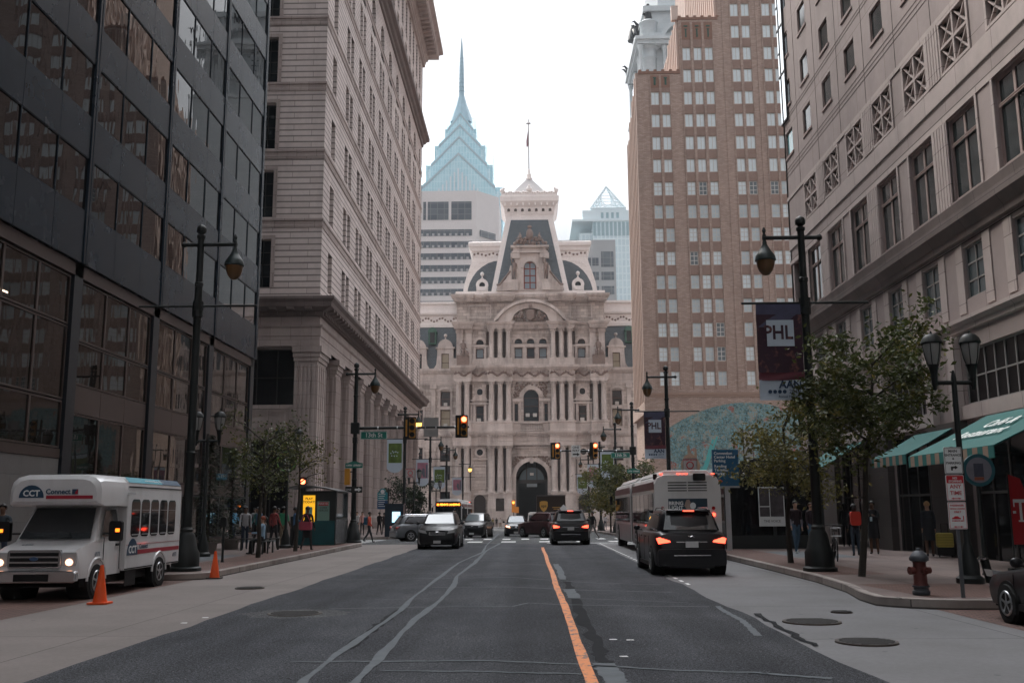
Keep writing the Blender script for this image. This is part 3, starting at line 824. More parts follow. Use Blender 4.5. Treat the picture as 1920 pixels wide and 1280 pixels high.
# ---------------------------------------------------------------- limestone department store
def b_lime():
    root = thing('limestone_building', 'tall pale limestone office block with pillared base and dark cornice beyond 13th Street', 'building', (-15.2, 70, 0), world=True)
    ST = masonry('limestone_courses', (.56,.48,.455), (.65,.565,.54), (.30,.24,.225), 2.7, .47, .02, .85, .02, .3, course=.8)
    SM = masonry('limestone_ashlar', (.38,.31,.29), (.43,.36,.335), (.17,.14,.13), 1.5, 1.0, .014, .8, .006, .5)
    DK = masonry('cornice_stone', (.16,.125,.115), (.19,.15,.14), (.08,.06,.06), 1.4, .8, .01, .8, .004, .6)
    W = Wins(root); X0 = -15.2; YA, YB = 70.0, 136.0
    GL = glassmat('lime_glass', (.014,.018,.02), .2, .3)
    GL2 = paint('lime_blind', (.22,.20,.18), .6, var=.1)
    m = MB(); m.box(-60, X0-.1, 70.05, 136, -1.6, 0); m.obj('foundation', SM, root)
    # street face
    ys = [(73.2, 1.5)]
    for k in range(9):
        c = 79.6 + 5.95*k; ys += [(c-.93, 1.35), (c+.93, 1.35)]
    ys += [(133.2, 1.1)]
    holes = []
    for fl in range(6):
        z = 18.1 + 5.4*fl
        for y, w_ in ys: holes.append((y-w_/2-YA, y+w_/2-YA, z-17, z+3.1-17))
    ca = [73.2] + [79.6+5.95*k for k in range(9)] + [133.2]
    for y in ca:
        w_ = 1.4 if y in (73.2, 133.2) else 2.3
        holes.append((y-w_/2-YA, y+w_/2-YA, 49.0-17, 52.8-17, True))
    for k in range(16):
        y = 74.5 + k*3.85
        holes.append((y-.8-YA, y+.8-YA, 57.4-17, 60.6-17)); holes.append((y-.8-YA, y+.8-YA, 61.4-17, 66.4-17, True))
    m = MB(); facade(m, (X0, YA, 17), UY, YB-YA, 53.0, holes, .42, NX)
    # reveals of a rusticated wall: quoin blocks beside the openings
    m.obj('street_wall', ST, root)
    for h in holes:
        W.add((X0, YA+h[0], 17+h[2]), UY, NX, h[1]-h[0], h[3]-h[2], .40, (GL, DARKF), (0, 1 if h[3]-h[2] < 5 else 3), .07, len(h) > 4)
    # east face
    eh = []
    for fl in range(16):
        for x in (-19.65, -25.5, -31.4, -37.3):
            eh.append((x-.7+60, x+.7+60, .95+5.35*fl, 4.6+5.35*fl))
    eh = [h for h in eh if h[3] < 50]
    m = MB(); facade(m, (-60, YA, 17), UX, 60+X0, 53.0, eh, .5, NmY); m.obj('east_wall', ST, root)
    for h in eh: W.add((-60+h[0], YA, 17+h[2]), UX, NmY, h[1]-h[0], h[3]-h[2], .48, (GL, DARKF), (1, 3), .06)
    m = MB()
    for h in eh:      # plain surrounds
        a, b_ = -60+h[0], -60+h[1]
        m.box(a-.3, a-.02, YA-.05, YA+.02, 17+h[2]-.05, 17+h[3]+.3); m.box(b_+.02, b_+.3, YA-.05, YA+.02, 17+h[2]-.05, 17+h[3]+.3)
        m.box(a-.02, b_+.02, YA-.05, YA+.02, 17+h[3]+.02, 17+h[3]+.3)
    m.obj('window_surround', SM, root)['kind'] = 'stuff'
    m = MB(); m.box(-60, X0-.55, YA+.6, YB-.39, 17, 70); m.box(-60, X0-2.1, YA+1.4, YB-.39, 0, 17); m.obj('core', paint('lime_core', (.03,.028,.027), .9, var=0), root)
    m = MB(); m.box(-60, X0, YB-.38, YB-.01, 17, 70); m.box(X0-2.4, X0-.01, YB-.4, YB-.005, 0, 17); m.obj('west_wall', ST, root)
    # string courses on both faces
    m = MB()
    path = [(-60, YA), (X0, YA), (X0, YB), (-60, YB)]
    for fl in range(7):
        z = 17.6 + 5.4*fl
        if fl: sweep(m, path, [(0, z-.55), (.05, z-.53), (.07, z-.35), (.03, z-.31), (.03, z-.05), (.10, z), (.10, z+.16), (0, z+.2)])
    m.obj('string_course', SM, root)
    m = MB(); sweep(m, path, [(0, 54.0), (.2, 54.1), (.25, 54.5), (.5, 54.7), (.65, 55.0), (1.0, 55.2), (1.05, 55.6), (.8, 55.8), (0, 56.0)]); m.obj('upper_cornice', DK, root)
    m = MB(); sweep(m, path, [(0, 67.0), (.4, 67.1), (.45, 67.5), (.7, 67.7), (.8, 68.2), (2.2, 68.7), (2.25, 69.4), (2.8, 69.8), (2.8, 70.2), (0, 70.6)]); m.obj('roof_cornice', SM, root)
    m = MB()
    for k in range(54):
        y = YA + .4 + k*1.22; m.box(X0+.76, X0+2.1, y, y+.55, 68.1, 68.62)
    m.obj('cornice_brackets', SM, root)['kind'] = 'stuff'
    m = MB(); sweep(m, path, [(0, 66.55), (.3, 66.6), (.35, 66.9), (0, 66.98)]); m.obj('string_course', SM, root)
    # main cornice over the pillars: entablature
    m = MB(); sweep(m, path, [(.02, 13.55), (.10, 13.55), (.10, 14.25), (.16, 14.28), (.16, 14.85), (.30, 14.95), (.30, 15.06), (.06, 15.08), (.06, 15.72), (.0, 15.72)]); m.obj('entablature', SM, root)
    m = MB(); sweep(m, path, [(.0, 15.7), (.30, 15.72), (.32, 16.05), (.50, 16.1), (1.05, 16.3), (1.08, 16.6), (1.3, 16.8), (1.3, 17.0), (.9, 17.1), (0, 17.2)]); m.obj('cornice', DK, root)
    m = MB()
    for k in range(118):
        y = YA + .0 + k*.56; m.box(X0+.05, X0+.46, y, y+.3, 15.78, 16.04)
    for k in range(70):
        x = X0 - .2 - k*.56; m.box(x-.3, x, YA-.46, YA-.02, 15.78, 16.04)
    for k in range(60):
        y = YA + .2 + k*1.12; m.box(X0+.4, X0+1.02, y, y+.42, 16.1, 16.28)
    for k in range(8):
        x = X0 - .4 - k*1.3; m.box(x-.5, x, YA-1.0, YA-.42, 16.1, 16.28)
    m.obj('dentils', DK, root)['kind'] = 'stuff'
    # recessed wall behind the pillars, street side
    XR_ = X0 - 1.5
    cols = [72.1 + 5.75*k for k in range(12)]
    rh = []
    for k in range(11):
        a = cols[k] + 1.15 - YA; b_ = cols[k+1] - 1.15 - YA
        rh += [(a, b_, .9, 6.9), (a, b_, 9.3, 13.5)]
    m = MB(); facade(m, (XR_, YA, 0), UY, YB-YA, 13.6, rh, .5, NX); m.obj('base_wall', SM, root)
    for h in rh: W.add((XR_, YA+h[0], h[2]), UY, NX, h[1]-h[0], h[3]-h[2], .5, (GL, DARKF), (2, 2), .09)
    m = MB()
    for k in range(11):
        a = cols[k] + 1.35; b_ = cols[k+1] - 1.35
        m.box(XR_, XR_+.12, a, b_, 7.2, 7.35); m.box(XR_, XR_+.12, a, b_, 8.95, 9.1); m.box(XR_, XR_+.12, a, a+.15, 7.35, 8.95); m.box(XR_, XR_+.12, b_-.15, b_, 7.35, 8.95)
        m.box(XR_, XR_+.07, a+.5, b_-.5, 7.6, 8.7)
    m.obj('panel_moulding', SM, root)
    for k, y in enumerate(cols):
        y = min(y, YB-1.1)
        hw = 1.05 if k else 1.0; ya = y-hw if k else YA+.02; yb = y+hw
        m = MB()
        if k < 5 or k == 11:
            xb = XR_-.3 if k else -16.95
            m.box(xb, X0-.08, ya+.08, yb-.08, 1.2, 12.5)
            n = 5
            for j in range(n):       # flutes: raised fillets
                yy = ya + .14 + (yb-ya-.34)*j/(n-1); m.box(X0-.10, X0-.02, yy-.05, yy+.11, 1.6, 12.2)
            nx = 5 if not k else 3
            for j in range(nx):
                xx = (xb if not k else X0-1.3) + .16 + ((X0-.2) - (xb if not k else X0-1.3) - .3)*j/(nx-1); m.box(xx-.08, xx+.08, ya+.02, ya+.10, 1.6, 12.2)
            m.box(xb-.1, X0, ya, yb, 0, 1.25)
        else:
            m.lathe([(.98, .6), (.98, .95), (.9, 1.1), (.82, 1.3), (.78, 4), (.70, 12.3), (.74, 12.35), (.72, 12.5)], (X0-.85, y, 0), 20)
            for j in range(14):
                a = -PI/2 + PI*1.15*j/13 - .2; r = .765; m.cbox(X0-.85+math.cos(a)*r, y+math.sin(a)*r, 6.7, .05, .09, 10.6, a)
            m.box(X0-1.9, X0+.12, y-1.0, y+1.0, 0, .6)
        xb2 = X0-1.8 if k else -17.0
        m.box(xb2, X0+.02, ya-.02, yb+.02, 12.45, 12.75); m.box(xb2-.05, X0+.12, ya-.1, yb+.1, 12.75, 13.1); m.box(xb2-.1, X0+.26, ya-.2, yb+.2, 13.1, 13.52)
        m.obj('pillar', SM, root)
    # east side of the base: big dark openings
    eh = [(60-23.0, 60-16.98, 9.3, 13.5), (60-23.0, 60-17.3, .2, 6.8), (60-31, 60-25, 9.3, 13.5), (60-31, 60-25, .2, 6.8)]
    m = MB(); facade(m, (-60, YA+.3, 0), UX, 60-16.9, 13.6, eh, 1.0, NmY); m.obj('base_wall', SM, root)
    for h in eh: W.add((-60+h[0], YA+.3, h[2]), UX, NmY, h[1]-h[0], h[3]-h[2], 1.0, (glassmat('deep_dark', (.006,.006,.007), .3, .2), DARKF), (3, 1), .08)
    m = MB()
    for d, e in ((.0, .12), (.35, .08), (.7, .05)):
        m.box(-23+d, -17.2-d, YA+.3-e, YA+.3-e+.03, 7.1+d*.8, 7.18+d*.8); m.box(-23+d, -17.2-d, YA+.3-e, YA+.3-e+.03, 9.0-d*.6, 9.08-d*.6)
        m.box(-17.28-d, -17.2-d, YA+.3-e, YA+.3-e+.03, 7.1+d*.8, 9.08-d*.6)
    m.obj('panel_moulding', SM, root)
    W.flush(seen=seen)
b_lime()
# ---------------------------------------------------------------- pink stone hotel, right
def b_right():
    root = thing('stone_hotel', 'pinkish stone building with lattice panels and green awnings along the right pavement', 'building', (13.4, 0, 0), world=True)
    X0 = 13.4; YA, YB = -33.0, 48.5
    P = masonry('pink_precast', (.345,.283,.27), (.37,.303,.29), (.16,.12,.11), 3.13, 5.2, .012, .8, .003, .3)
    PL = masonry('pale_precast', (.44,.37,.35), (.48,.405,.385), (.2,.16,.15), 2.4, 1.3, .012, .8, .003, .3)
    PLS = masonry('ribbed_precast', (.34,.275,.255), (.37,.31,.29), (.10,.08,.075), .17, 40, .03, .8, .02, .3)
    GLT = glassmat('teal_glass', (.14,.36,.38), .05, .9); GLD = glassmat('hotel_dark_glass', (.022,.034,.036), .06, .8)
    GLB = glassmat('blue_grey_glass', (.07,.10,.11), .08, .8)
    FR = paint('pink_frame', (.36,.27,.25), .6, var=.1); FRD = paint('pale_muntin', (.30,.29,.28), .5, var=.1)
    W = Wins(root)
    cs = [44.4 - 3.13*k for k in range(24)]
    holes = []; ts = []; los = []; lat = []; sq = []
    for i, c in enumerate(cs):
        ts.append((c-1.0-YA, c+1.0-YA, 11.05, 13.75)); lat.append((c-1.0-YA, c+1.0-YA, 15.25, 17.1)); los.append((c-.65-YA, c+.65-YA, 7.9, 9.5))
    for i in range(-1, 24):
        c = 44.4 - 3.13*i
        for r in range(12): sq.append((c-.62-YA, c+.62-YA, 19.35+2.6*r, 20.62+2.6*r))
    holes = ts + lat + los + sq + [(47.5-.5-YA, 47.5+.5-YA, 11.05, 13.75)]
    ops = []
    for k in range(9):
        b_ = 47.2 - 6.26*k; ops.append((b_-5.0-YA, b_-.0-YA, 4.75, 6.4))
    ops = [(26.7-YA-1, 30.1-YA, 4.75, 6.4), (32.6-YA, 36.4-YA, 4.75, 6.4), (38.9-YA, 42.7-YA, 4.75, 6.4)] + [(21.0-YA-6.26*k, 24.2-YA-6.26*k, 4.75, 6.4) for k in range(8)]
    gr = [(a, b_, .0, 4.2) for a, b_, _, _ in ops]
    m = MB(); facade(m, (X0, YA, 0), UY, YB-YA, 60, holes + ops + gr, .15, NmX)
    m.obj('street_wall', P, root)
    for h in ts:
        W.add((X0, YA+h[0], h[2]), UY, NmX, 2.0, 2.7, .13, (GLD, FR), (1, 0), .12)
        W.add((X0, YA+h[0]+.12, h[2]+1.78), UY, NmX, 1.76, .10, .09, (FR, FR), (0, 0), .03)
    for h in los: W.add((X0, YA+h[0], h[2]), UY, NmX, 1.3, 1.6, .11, (GLB, FRD), (1, 2), .05)
    for i, h in enumerate(sq): W.add((X0, YA+h[0], h[2]), UY, NmX, 1.24, 1.27, .08, (GLT if (i*7919) % 11 < 7 else GLD, FR), (0, 0), .05)
    for h in ops: W.add((X0, YA+h[0], h[2]), UY, NmX, h[1]-h[0], h[3]-h[2], .14, (glassmat('deep_dark', (.006,.006,.007), .3, .2), FRD), (6, 1), .05)
    for h in gr: W.add((X0, YA+h[0], h[2]), UY, NmX, h[1]-h[0], h[3]-h[2], .14, (glassmat('shop_dark', (.008,.009,.010), .08, .5), DARKF), (3, 1), .08)
    m = MB(); m.box(X0+.4, 50, YA, YB-.3, 0, 60); m.obj('core', paint('dark_interior', (.012,.012,.013), .8, var=0), root)
    m = MB(); m.box(X0, 50, YB-.28, YB, 0, 60); m.obj('end_wall', P, root)
    # white glazed corner high on the far end
    GLW = glassmat('white_glass', (.5,.56,.58), .05, 1.0); 
    m = MB(); m.box(X0-.06, X0+5, YB-1.05, YB+.05, 21.3, 58); m.obj('corner_glazing', glassmat('corner_mirror', (.80,.85,.87), .04, .8, 0, 1.0), root)
    m = MB()
    for k in range(15):
        z = 21.3 + k*2.6; m.box(X0-.09, X0+.02, YB-1.07, YB+.07, z-.05, z+.04)
        m.box(X0-.09, X0+.02, YB-.30, YB-.26, z, z+2.6); 
        if k: m.box(X0-.085, X0+.02, YB-.28, YB+.07, z+1.3-.03, z+1.3+.03)
    m.box(X0-.1, X0+.02, YB-1.12, YB-1.04, 21.2, 58)
    m.obj('glazing_bars', paint('bar_dark', (.05,.05,.055), .5, var=0), root)
    # applied pale stone: belts, piers, frames
    m = MB(); m.box(X0-.035, X0+.02, YA, YB, 14.55, 15.22); m.box(X0-.035, X0+.02, YA, YB, 13.78, 14.0); m.box(X0-.035, X0+.02, YA, YB, 17.12, 17.3)
    m.obj('stone_belt', PL, root)
    m = MB()
    for z in (18.35, 18.55, 18.75): m.box(X0-.01, X0+.02, YA, YB, z, z+.015)
    for z in (21.25, 21.42): m.box(X0-.01, X0+.02, YA, YB, z, z+.015)
    for z in (13.98, 14.50, 9.62): m.box(X0-.037, X0-.03, YA, YB, z, z+.03)
    for c in cs: m.box(X0-.01, X0+.02, c+1.56-.01, c+1.56+.01, 17.3, 60)
    m.obj('joint_lines', paint('joint_dark', (.07,.055,.05), .9, var=0), root)
    for i, c in enumerate(cs):
        m = MB(); m2 = MB()
        if i % 2 == 0 and i+1 < len(cs):      # ribbed strips join the windows of a pair
            c2 = cs[i+1]
            for z0, z1 in ((11.0, 13.75), (15.25, 17.1)):
                n = 5; a, b_ = c2+1.06, c-1.06; m = MB()
                for j in range(n):
                    y = a + (b_-a)*j/n; m.box(X0-.06, X0+.02, y+.02, y+(b_-a)/n-.03, z0, z1)
                m.obj('ribbed_panel', PL, root)
        for z0, z1 in ((15.25, 17.1),):
            m2.box(X0-.04, X0+.3, c-1.06, c-.94, z0, z1); m2.box(X0-.04, X0+.3, c+.94, c+1.06, z0, z1); m2.box(X0-.04, X0+.3, c-.94, c+.94, z0, z0+.1); m2.box(X0-.04, X0+.3, c-.94, c+.94, z1-.1, z1)
            bk = MB(); bk.box(X0+.13, X0+.16, c-.99, c+.99, z0+.01, z1-.01); bk.obj('lattice_back', DARKF, root)
            m2.box(X0-.03, X0+.12, c-.05, c+.05, z0+.1, z1-.1); m2.box(X0-.028, X0+.12, c-.94, c+.94, (z0+z1)/2-.05, (z0+z1)/2+.05)
            for sy in (-1, 1):
                for zc in (z0+.5, z1-.5):
                    yc = c + sy*.49
                    for s_ in (-1, 1): m2.cbox(X0+.05, yc, zc, .10, .045, 1.12, 0, s_*.82)
        m2.obj('lattice', PL, root)
        z0, z1, hw = 11.05, 13.75, 1.0; m2 = MB()
        m2.box(X0-.04, X0+.04, c-hw-.12, c-hw, z0-.12, z1+.03); m2.box(X0-.04, X0+.04, c+hw, c+hw+.12, z0-.12, z1+.03); m2.box(X0-.04, X0+.04, c-hw, c+hw, z0-.12, z0); m2.obj('window_frame', PL, root)

    m = MB()
    for h in sq:
        if h[3] > 26: continue
        y0, y1, z0, z1 = YA+h[0], YA+h[1], h[2], h[3]
        m.box(X0-.05, X0+.02, y0-.09, y1+.09, z0-.12, z0-.01)
    m.obj('window_sills', FR, root)['kind'] = 'stuff'
    # ledges
    m = MB(); sweep(m, [(X0, YB), (X0, YA)], [(0, 9.72), (.12, 9.75), (.14, 9.95), (.34, 10.25), (.36, 10.5), (.40, 10.75), (.2, 10.85), (0, 10.9)]); m.obj('ledge', masonry('ledge_stone', (.19,.15,.14),(.22,.175,.165),(.08,.06,.06),2.4,1.3,.01,.8,.003,.6), root)
    m = MB(); sweep(m, [(X0, YB), (X0, YA)], [(0, 6.95), (.08, 6.98), (.10, 7.14), (.2, 7.25), (.2, 7.36), (0, 7.42)]); m.obj('ledge', PL, root)
    m = MB(); m.box(X0-.04, X0+.02, YA, YB, 10.9, 11.02)
    for i, c in enumerate(cs):
        m.box(X0-.03, X0+.02, c-1.15, c-.68, 7.5, 9.7); m.box(X0-.03, X0+.02, c+.68, c+1.15, 7.5, 9.7)
    m.obj('pale_pier', PL, root)
    DGR = masonry('dark_pier_stone', (.05,.042,.04), (.065,.055,.052), (.03,.025,.025), 1.2, 1.0, .012, .45, .004, .4)  # darker stone on the piers up to the openings
    ye = sorted([(YA+a, YA+b_) for a, b_, _, _ in ops]); edges = [YA] + [v for p_ in ye for v in p_] + [YB]
    for y0, y1 in zip(edges[::2], edges[1::2]):
        if y1 - y0 > .05: m = MB(); m.box(X0-.24, X0+.02, y0, y1, 0, 4.28); m.obj('ground_pier', DGR, root)
    m = MB()
    for a, b_, _, _ in ops:
        m.box(X0-.22, X0+.02, YA+a-.55, YA+a-.08, 4.3, 6.9); m.box(X0-.22, X0+.02, YA+b_+.08, YA+b_+.55, 4.3, 6.9); m.box(X0-.12, X0+.02, YA+a-.08, YA+b_+.08, 4.3, 4.72)
    m.obj('upper_pier', PL, root)
    W.flush(seen=seen)
    # awnings: separate things on the wall
    TEAL = paint('teal_canvas', (.007,.095,.087), .75, var=.12, scale=2)
    TEALD = paint('teal_canvas_dark', (.02,.14,.13), .8, var=.1)
    def awning(y0, y1, label, txt=None, out=2.3, zt=4.25, zb=2.95):
        t = thing('awning', label, 'awning', (X0-.25, (y0+y1)/2, zt), 0, 'green canvas awnings on the right building', world=True)
        xo = X0-.25-out
        m = MB(); n = 8
        for k in range(n):
            a = y0 + (y1-y0)*k/n; b_ = y0 + (y1-y0)*(k+1)/n
            sg = .03
            m.loft([[V((X0-.25, a, zt)), V((X0-.25, b_, zt)), V((X0-.25, b_, zt-.03)), V((X0-.25, a, zt-.03))],
                    [V((X0-.25-out*.5, a, (zt+zb)/2-sg)), V((X0-.25-out*.5, b_, (zt+zb)/2-sg)), V((X0-.25-out*.5, b_, (zt+zb)/2-.03-sg)), V((X0-.25-out*.5, a, (zt+zb)/2-.03-sg))],
                    [V((xo, a, zb)), V((xo, b_, zb)), V((xo, b_, zb-.03)), V((xo, a, zb-.03))]], True)
        m.obj('canvas', TEAL, t)
        m = MB()
        k = 0; y = y0
        while y < y1 - .1:
            m.c = k % 2; m.box(xo-.012, xo+.012, y, min(y+.28, y1)-.01, zb-.3, zb-.01); y += .28; k += 1
        m.obj('valance', [TEALD, paint('valance_tan', (.30,.22,.17), .8, var=.1)], t)
        m = MB()
        for y in (y0+.05, (y0+y1)/2, y1-.05): m.tube([(X0-.3, y, zt-.1), (xo+.03, y, zb-.04), (X0-.3, y, zb-.04)], .02, 5)
        m.obj('frame', DARKF, t)
        if txt:
            ang = math.atan2(zt-zb, out)
            o = text_obj(txt, .62, paint('awning_white', (.75,.78,.76), .7, var=0), t, (-out*.52, -.2, -(zt-zb)*.52+.045), (ang, 0, -PI/2), depth=.003, bold=.008)
        return t
    awning(23.1, 28.3, 'large teal awning with white lettering above the shop door', 'Café &\nRestaurant', zt=4.25, zb=3.1)
    awning(30.6, 33.6, 'teal awning half hidden behind the largest right tree', out=1.5, zt=4.1, zb=3.3)
    awning(38.6, 42.4, 'far small teal awning near the street corner')
    awning(15.0, 21.5, 'nearest teal awning, only its corner showing at the frame edge', zt=4.35, zb=3.15)
b_right()
# ---------------------------------------------------------------- brick hotel with the mural
def b_hotel():
    root = thing('brick_hotel', 'tall stepped brown brick hotel tower rising behind the painted mural wall', 'building', (13.4, 109, 0), world=True)
    BR = masonry('brown_brick', (.40,.285,.235), (.54,.405,.345), (.33,.25,.215), .42, .14, .02, .85, .006, .25)
    BR2 = masonry('red_spandrel', (.38,.26,.215), (.43,.30,.25), (.13,.08,.065), .21, .07, .01, .85, .003, .3)
    PINK = paint('lit_fin_pink', (.62,.49,.43), .7, var=.08)  # lit tone of the fins, light put into the colour
    TC = paint('terracotta', (.27,.155,.115), .7, var=.2, scale=4)
    CUR = [paint('curtain_pale', (.74,.82,.85), .35, var=.12, scale=4), paint('curtain_mid', (.52,.60,.63), .3, var=.2, scale=4), glassmat('hotel_glass', (.12,.16,.18), .08, .8)]
    WF = paint('white_window_frame', (.62,.62,.60), .5, var=.05)
    W = Wins(root); Y0 = 109.0
    P_ = 2.77; ZB = 15.3
    tiers = [(13.4, 18.3, 52.4), (18.3, 23.0, 59.2), (23.0, 62.0, 88.0)]
    cols = []   # (x, tier)
    x = 0
    groups = [[15.27, 16.55], [19.15, 20.48, 21.8], [25.0, 26.3], [28.75, 30.0, 31.25], [35, 36.3], [39, 40.3, 41.6], [45, 46.3], [49, 50.3, 51.6], [55.5, 56.8]]
    rnd = random.Random(3)
    holes = {0: [], 1: [], 2: []}
    for gi, g in enumerate(groups):
        ti = 0 if gi == 0 else 1 if gi == 1 else 2
        a, b_, top = tiers[ti]
        for xc in g:
            k = 0
            while True:
                z = ZB + P_*k
                if z + 1.6 > top - 2.0: break
                holes[ti].append((xc-.47-a, xc+.47-a, z, z+1.6)); k += 1
    for ti, (a, b_, top) in enumerate(tiers):
        m = MB(); facade(m, (a, Y0, 0), UX, b_-a, top, holes[ti], .13, NmY); m.obj('brick_wall', BR, root, fix=False)
        for h in holes[ti]:
            c = rnd.random(); hi = h[2] > 40
            mt = CUR[0] if (c < .55 or hi) else CUR[1] if c < .88 else CUR[2]
            W.add((a+h[0], Y0, h[2]), UX, NmY, h[1]-h[0], 1.6, .10, (mt, WF), (1, 0 if hi else 2), .075)
        m = MB(); m.box(a if ti else a+.8, b_+.2, Y0+.3, Y0+(12.3 if ti < 2 else 30), -1.6 if not ti else 0, top-.02)
        m.obj('core', BR, root)
    # red spandrels between the windows of a column, raised piers between columns
    sp = MB(); pr = MB()
    for ti, (a, b_, top) in enumerate(tiers):
        for h in holes[ti]:
            x0, x1 = a+h[0], a+h[1]
            sp.box(x0+.01, x1-.01, Y0-.03, Y0+.02, h[3]+.06, h[2]+P_-.08)
    sp.obj('spandrels', BR2, root)['kind'] = 'stuff'
    for gi, g in enumerate(groups):
        top = tiers[0 if gi == 0 else 1 if gi == 1 else 2][2]
        for xa, xb in zip(g, g[1:]): pr.box(xa+.53, xb-.53, Y0-.12, Y0+.02, ZB-.3, top-.6)
        pr.box(g[0]-.62, g[0]-.50, Y0-.10, Y0+.02, ZB-.3, top-.6); pr.box(g[-1]+.50, g[-1]+.62, Y0-.10, Y0+.02, ZB-.3, top-.6)
    for xa in (23.6, 27.6, 33.3): pr.box(xa-.12, xa+.12, Y0-.10, Y0+.02, ZB-.3, 87)
    pr.obj('brick_pier', BR, root)
    # terracotta heads at the two stepped tops
    m = MB(); m.box(13.35, 18.3, Y0-.06, Y0+.5, 52.42, 52.75); m.box(18.25, 23.0, Y0-.06, Y0+.5, 59.22, 59.55)
    for xc in (15.27, 16.55): m.box(xc-.5, xc+.5, Y0-.05, Y0+.02, 50.7, 52.2)
    for xc in (19.15, 20.48, 21.8): m.box(xc-.5, xc+.5, Y0-.05, Y0+.02, 56.7, 58.9)
    for k in range(6): m.box(13.4+k*.9, 13.75+k*.9, Y0-.08, Y0+.3, 52.75, 52.95); m.box(18.3+k*.9, 18.65+k*.9, Y0-.08, Y0+.3, 59.55, 59.75)
    m.obj('terracotta_panel', TC, root)
    m = MB()
    for xc in (15.27, 16.55): m.cbox(xc, Y0-.08, 51.4, .22, .05, .8); m.cbox(xc, Y0-.08, 51.9, .4, .05, .14)
    for xc in (19.15, 20.48, 21.8): m.cbox(xc, Y0-.08, 57.5, .16, .05, 1.0); m.cbox(xc, Y0-.08, 58.4, .45, .05, .16); m.cbox(xc, Y0-.08, 58.0, .3, .05, .1)
    m.obj('ornament', paint('verdigris', (.05,.12,.10), .7, var=.2), root)
    m = MB(); m.box(13.36, 62, Y0-.10, Y0+.02, 14.25, 14.5); m.box(13.38, 62, Y0-.06, Y0+.02, 14.0, 14.24); m.obj('ledge', paint('ledge_brick', (.36,.25,.20), .8, var=.1), root)
    # street side: brick fins with painted lit edges, stepping down away from the camera
    m = MB()
    steps = [(109.0, 112.0, 52.4), (112.0, 115.0, 50.9), (115.0, 118, 49.4), (118, 121.5, 47.6)]
    for y0, y1, t in steps:
        m.box(13.42, 14.2, y0+(.02 if y0 == 109 else 0), y1, 0, t)
    m.obj('side_wall', BR, root)
    m = MB()
    for y0, y1, t in steps:
        y = y0 + (.02 if y0 < 110 else .1)
        while y < y1 - .5: m.c = 0; m.box(13.05, 13.42, y, y+.62, 13.6, t+.15); m.c = 1; m.box(12.99, 13.05, y+.004, y+.34, 13.6, t+.12); y += 1.5  # pale cap paints the light on each fin's left face
    m.c = 0; m.box(13.0, 13.42, 109.0, 121.5, 12.2, 13.58)
    m.obj('side_fins', [BR, PINK], root)
    for y0, y1, t in steps:
        y = y0 + .95
        while y < y1 - .9:
            k = 0
            while ZB + P_*k + 2.5 < t: W.add((13.40, y, ZB+P_*k), UY, NmX, .6, 1.52, 0, (CUR[1], WF), (0, 1), .05); k += 1
            y += 1.55
    # upper tiers of the street side, fins painted in their lit tone
    m = MB()
    for y in range(26): m.box(18.06, 18.3, 109.6+y*1.3, 109.95+y*1.3, 52.5, 59.6 - (y//6)*1.2)
    for y in range(16): m.box(22.7, 23.0, 109.6+y*1.3, 110.0+y*1.3, 59.2, 88)
    m.obj('pink_lit_fin', PINK, root)
    m = MB(); m.box(17.6, 18.4, 109.4, 110.0, 59.5, 61.3); m.obj('turret', PINK, root)
    W.flush(seen=seen)
    # mural: painted panel on the wall, arched top
    mr = thing('mural', 'painted mural of a flowering blue-green tree on the brick wall behind the bus', 'mural', (22, Y0-.05, 7), world=True)
    m_, t, b = _new('mural_paint'); co = _coords(t)
    sp_ = t.nodes.new('ShaderNodeSeparateXYZ'); t.links.new(co, sp_.inputs[0])
    skyc = _ramp(t, _math(t, 'MULTIPLY_ADD', sp_.outputs[2], .12, .15), .1, .9, (.50,.47,.40,1), (.17,.40,.48,1))
    horizon = _mix(t, _math(t, 'GREATER_THAN', sp_.outputs[2], .15), (.55,.47,.38), skyc)
    n1 = _noise(t, co, .33, 6, .62); n2 = _noise(t, co, 3.4, 5, .75); n3 = _noise(t, co, 1.1, 3, .6)
    # crown mask: high, and right of the left edge
    up = _math(t, 'MULTIPLY_ADD', sp_.outputs[2], .11, -.05)
    mask = _ramp(t, _math(t, 'ADD', n1, up), .5, .58)
    fol = _mix(t, _ramp(t, n2, .35, .62), (.04,.09,.10), (.24,.34,.32))
    fol = _mix(t, _ramp(t, n3, .54, .6), fol, (.30,.30,.25))
    fol = _mix(t, _math(t, 'MULTIPLY', _ramp(t, _noise(t, co, .55, 2, .4), .6, .64), _ramp(t, n2, .4, .5)), fol, (.33,.10,.07))
    lf = _ramp(t, _noise(t, co, 5.5, 4, .7), .40, .47)
    c = _mix(t, _math(t, 'MULTIPLY', mask, lf), horizon, fol)
    t.links.new(c, b.inputs['Base Color']); b.inputs['Roughness'].default_value = .8
    x0, x1 = 15.6, 34.0; xc = 24.2
    top = [(x0 + (x1-x0)*k/24, 13.35 - 2.75*((x0 + (x1-x0)*k/24 - xc)/8.6)**2) for k in range(25)]
    top = [(x_, max(z_, 9.5)) for x_, z_ in top]
    m = MB(); m.prism([(x0, 1.2), (x1, 1.2)] + top[::-1], Y0-.07, Y0-.02, 'y'); o = m.obj('painted_panel', m_, mr); 
    m = MB()   # painted trunk, branches, ladder, standing figure: flat shapes of paint on the wall
    
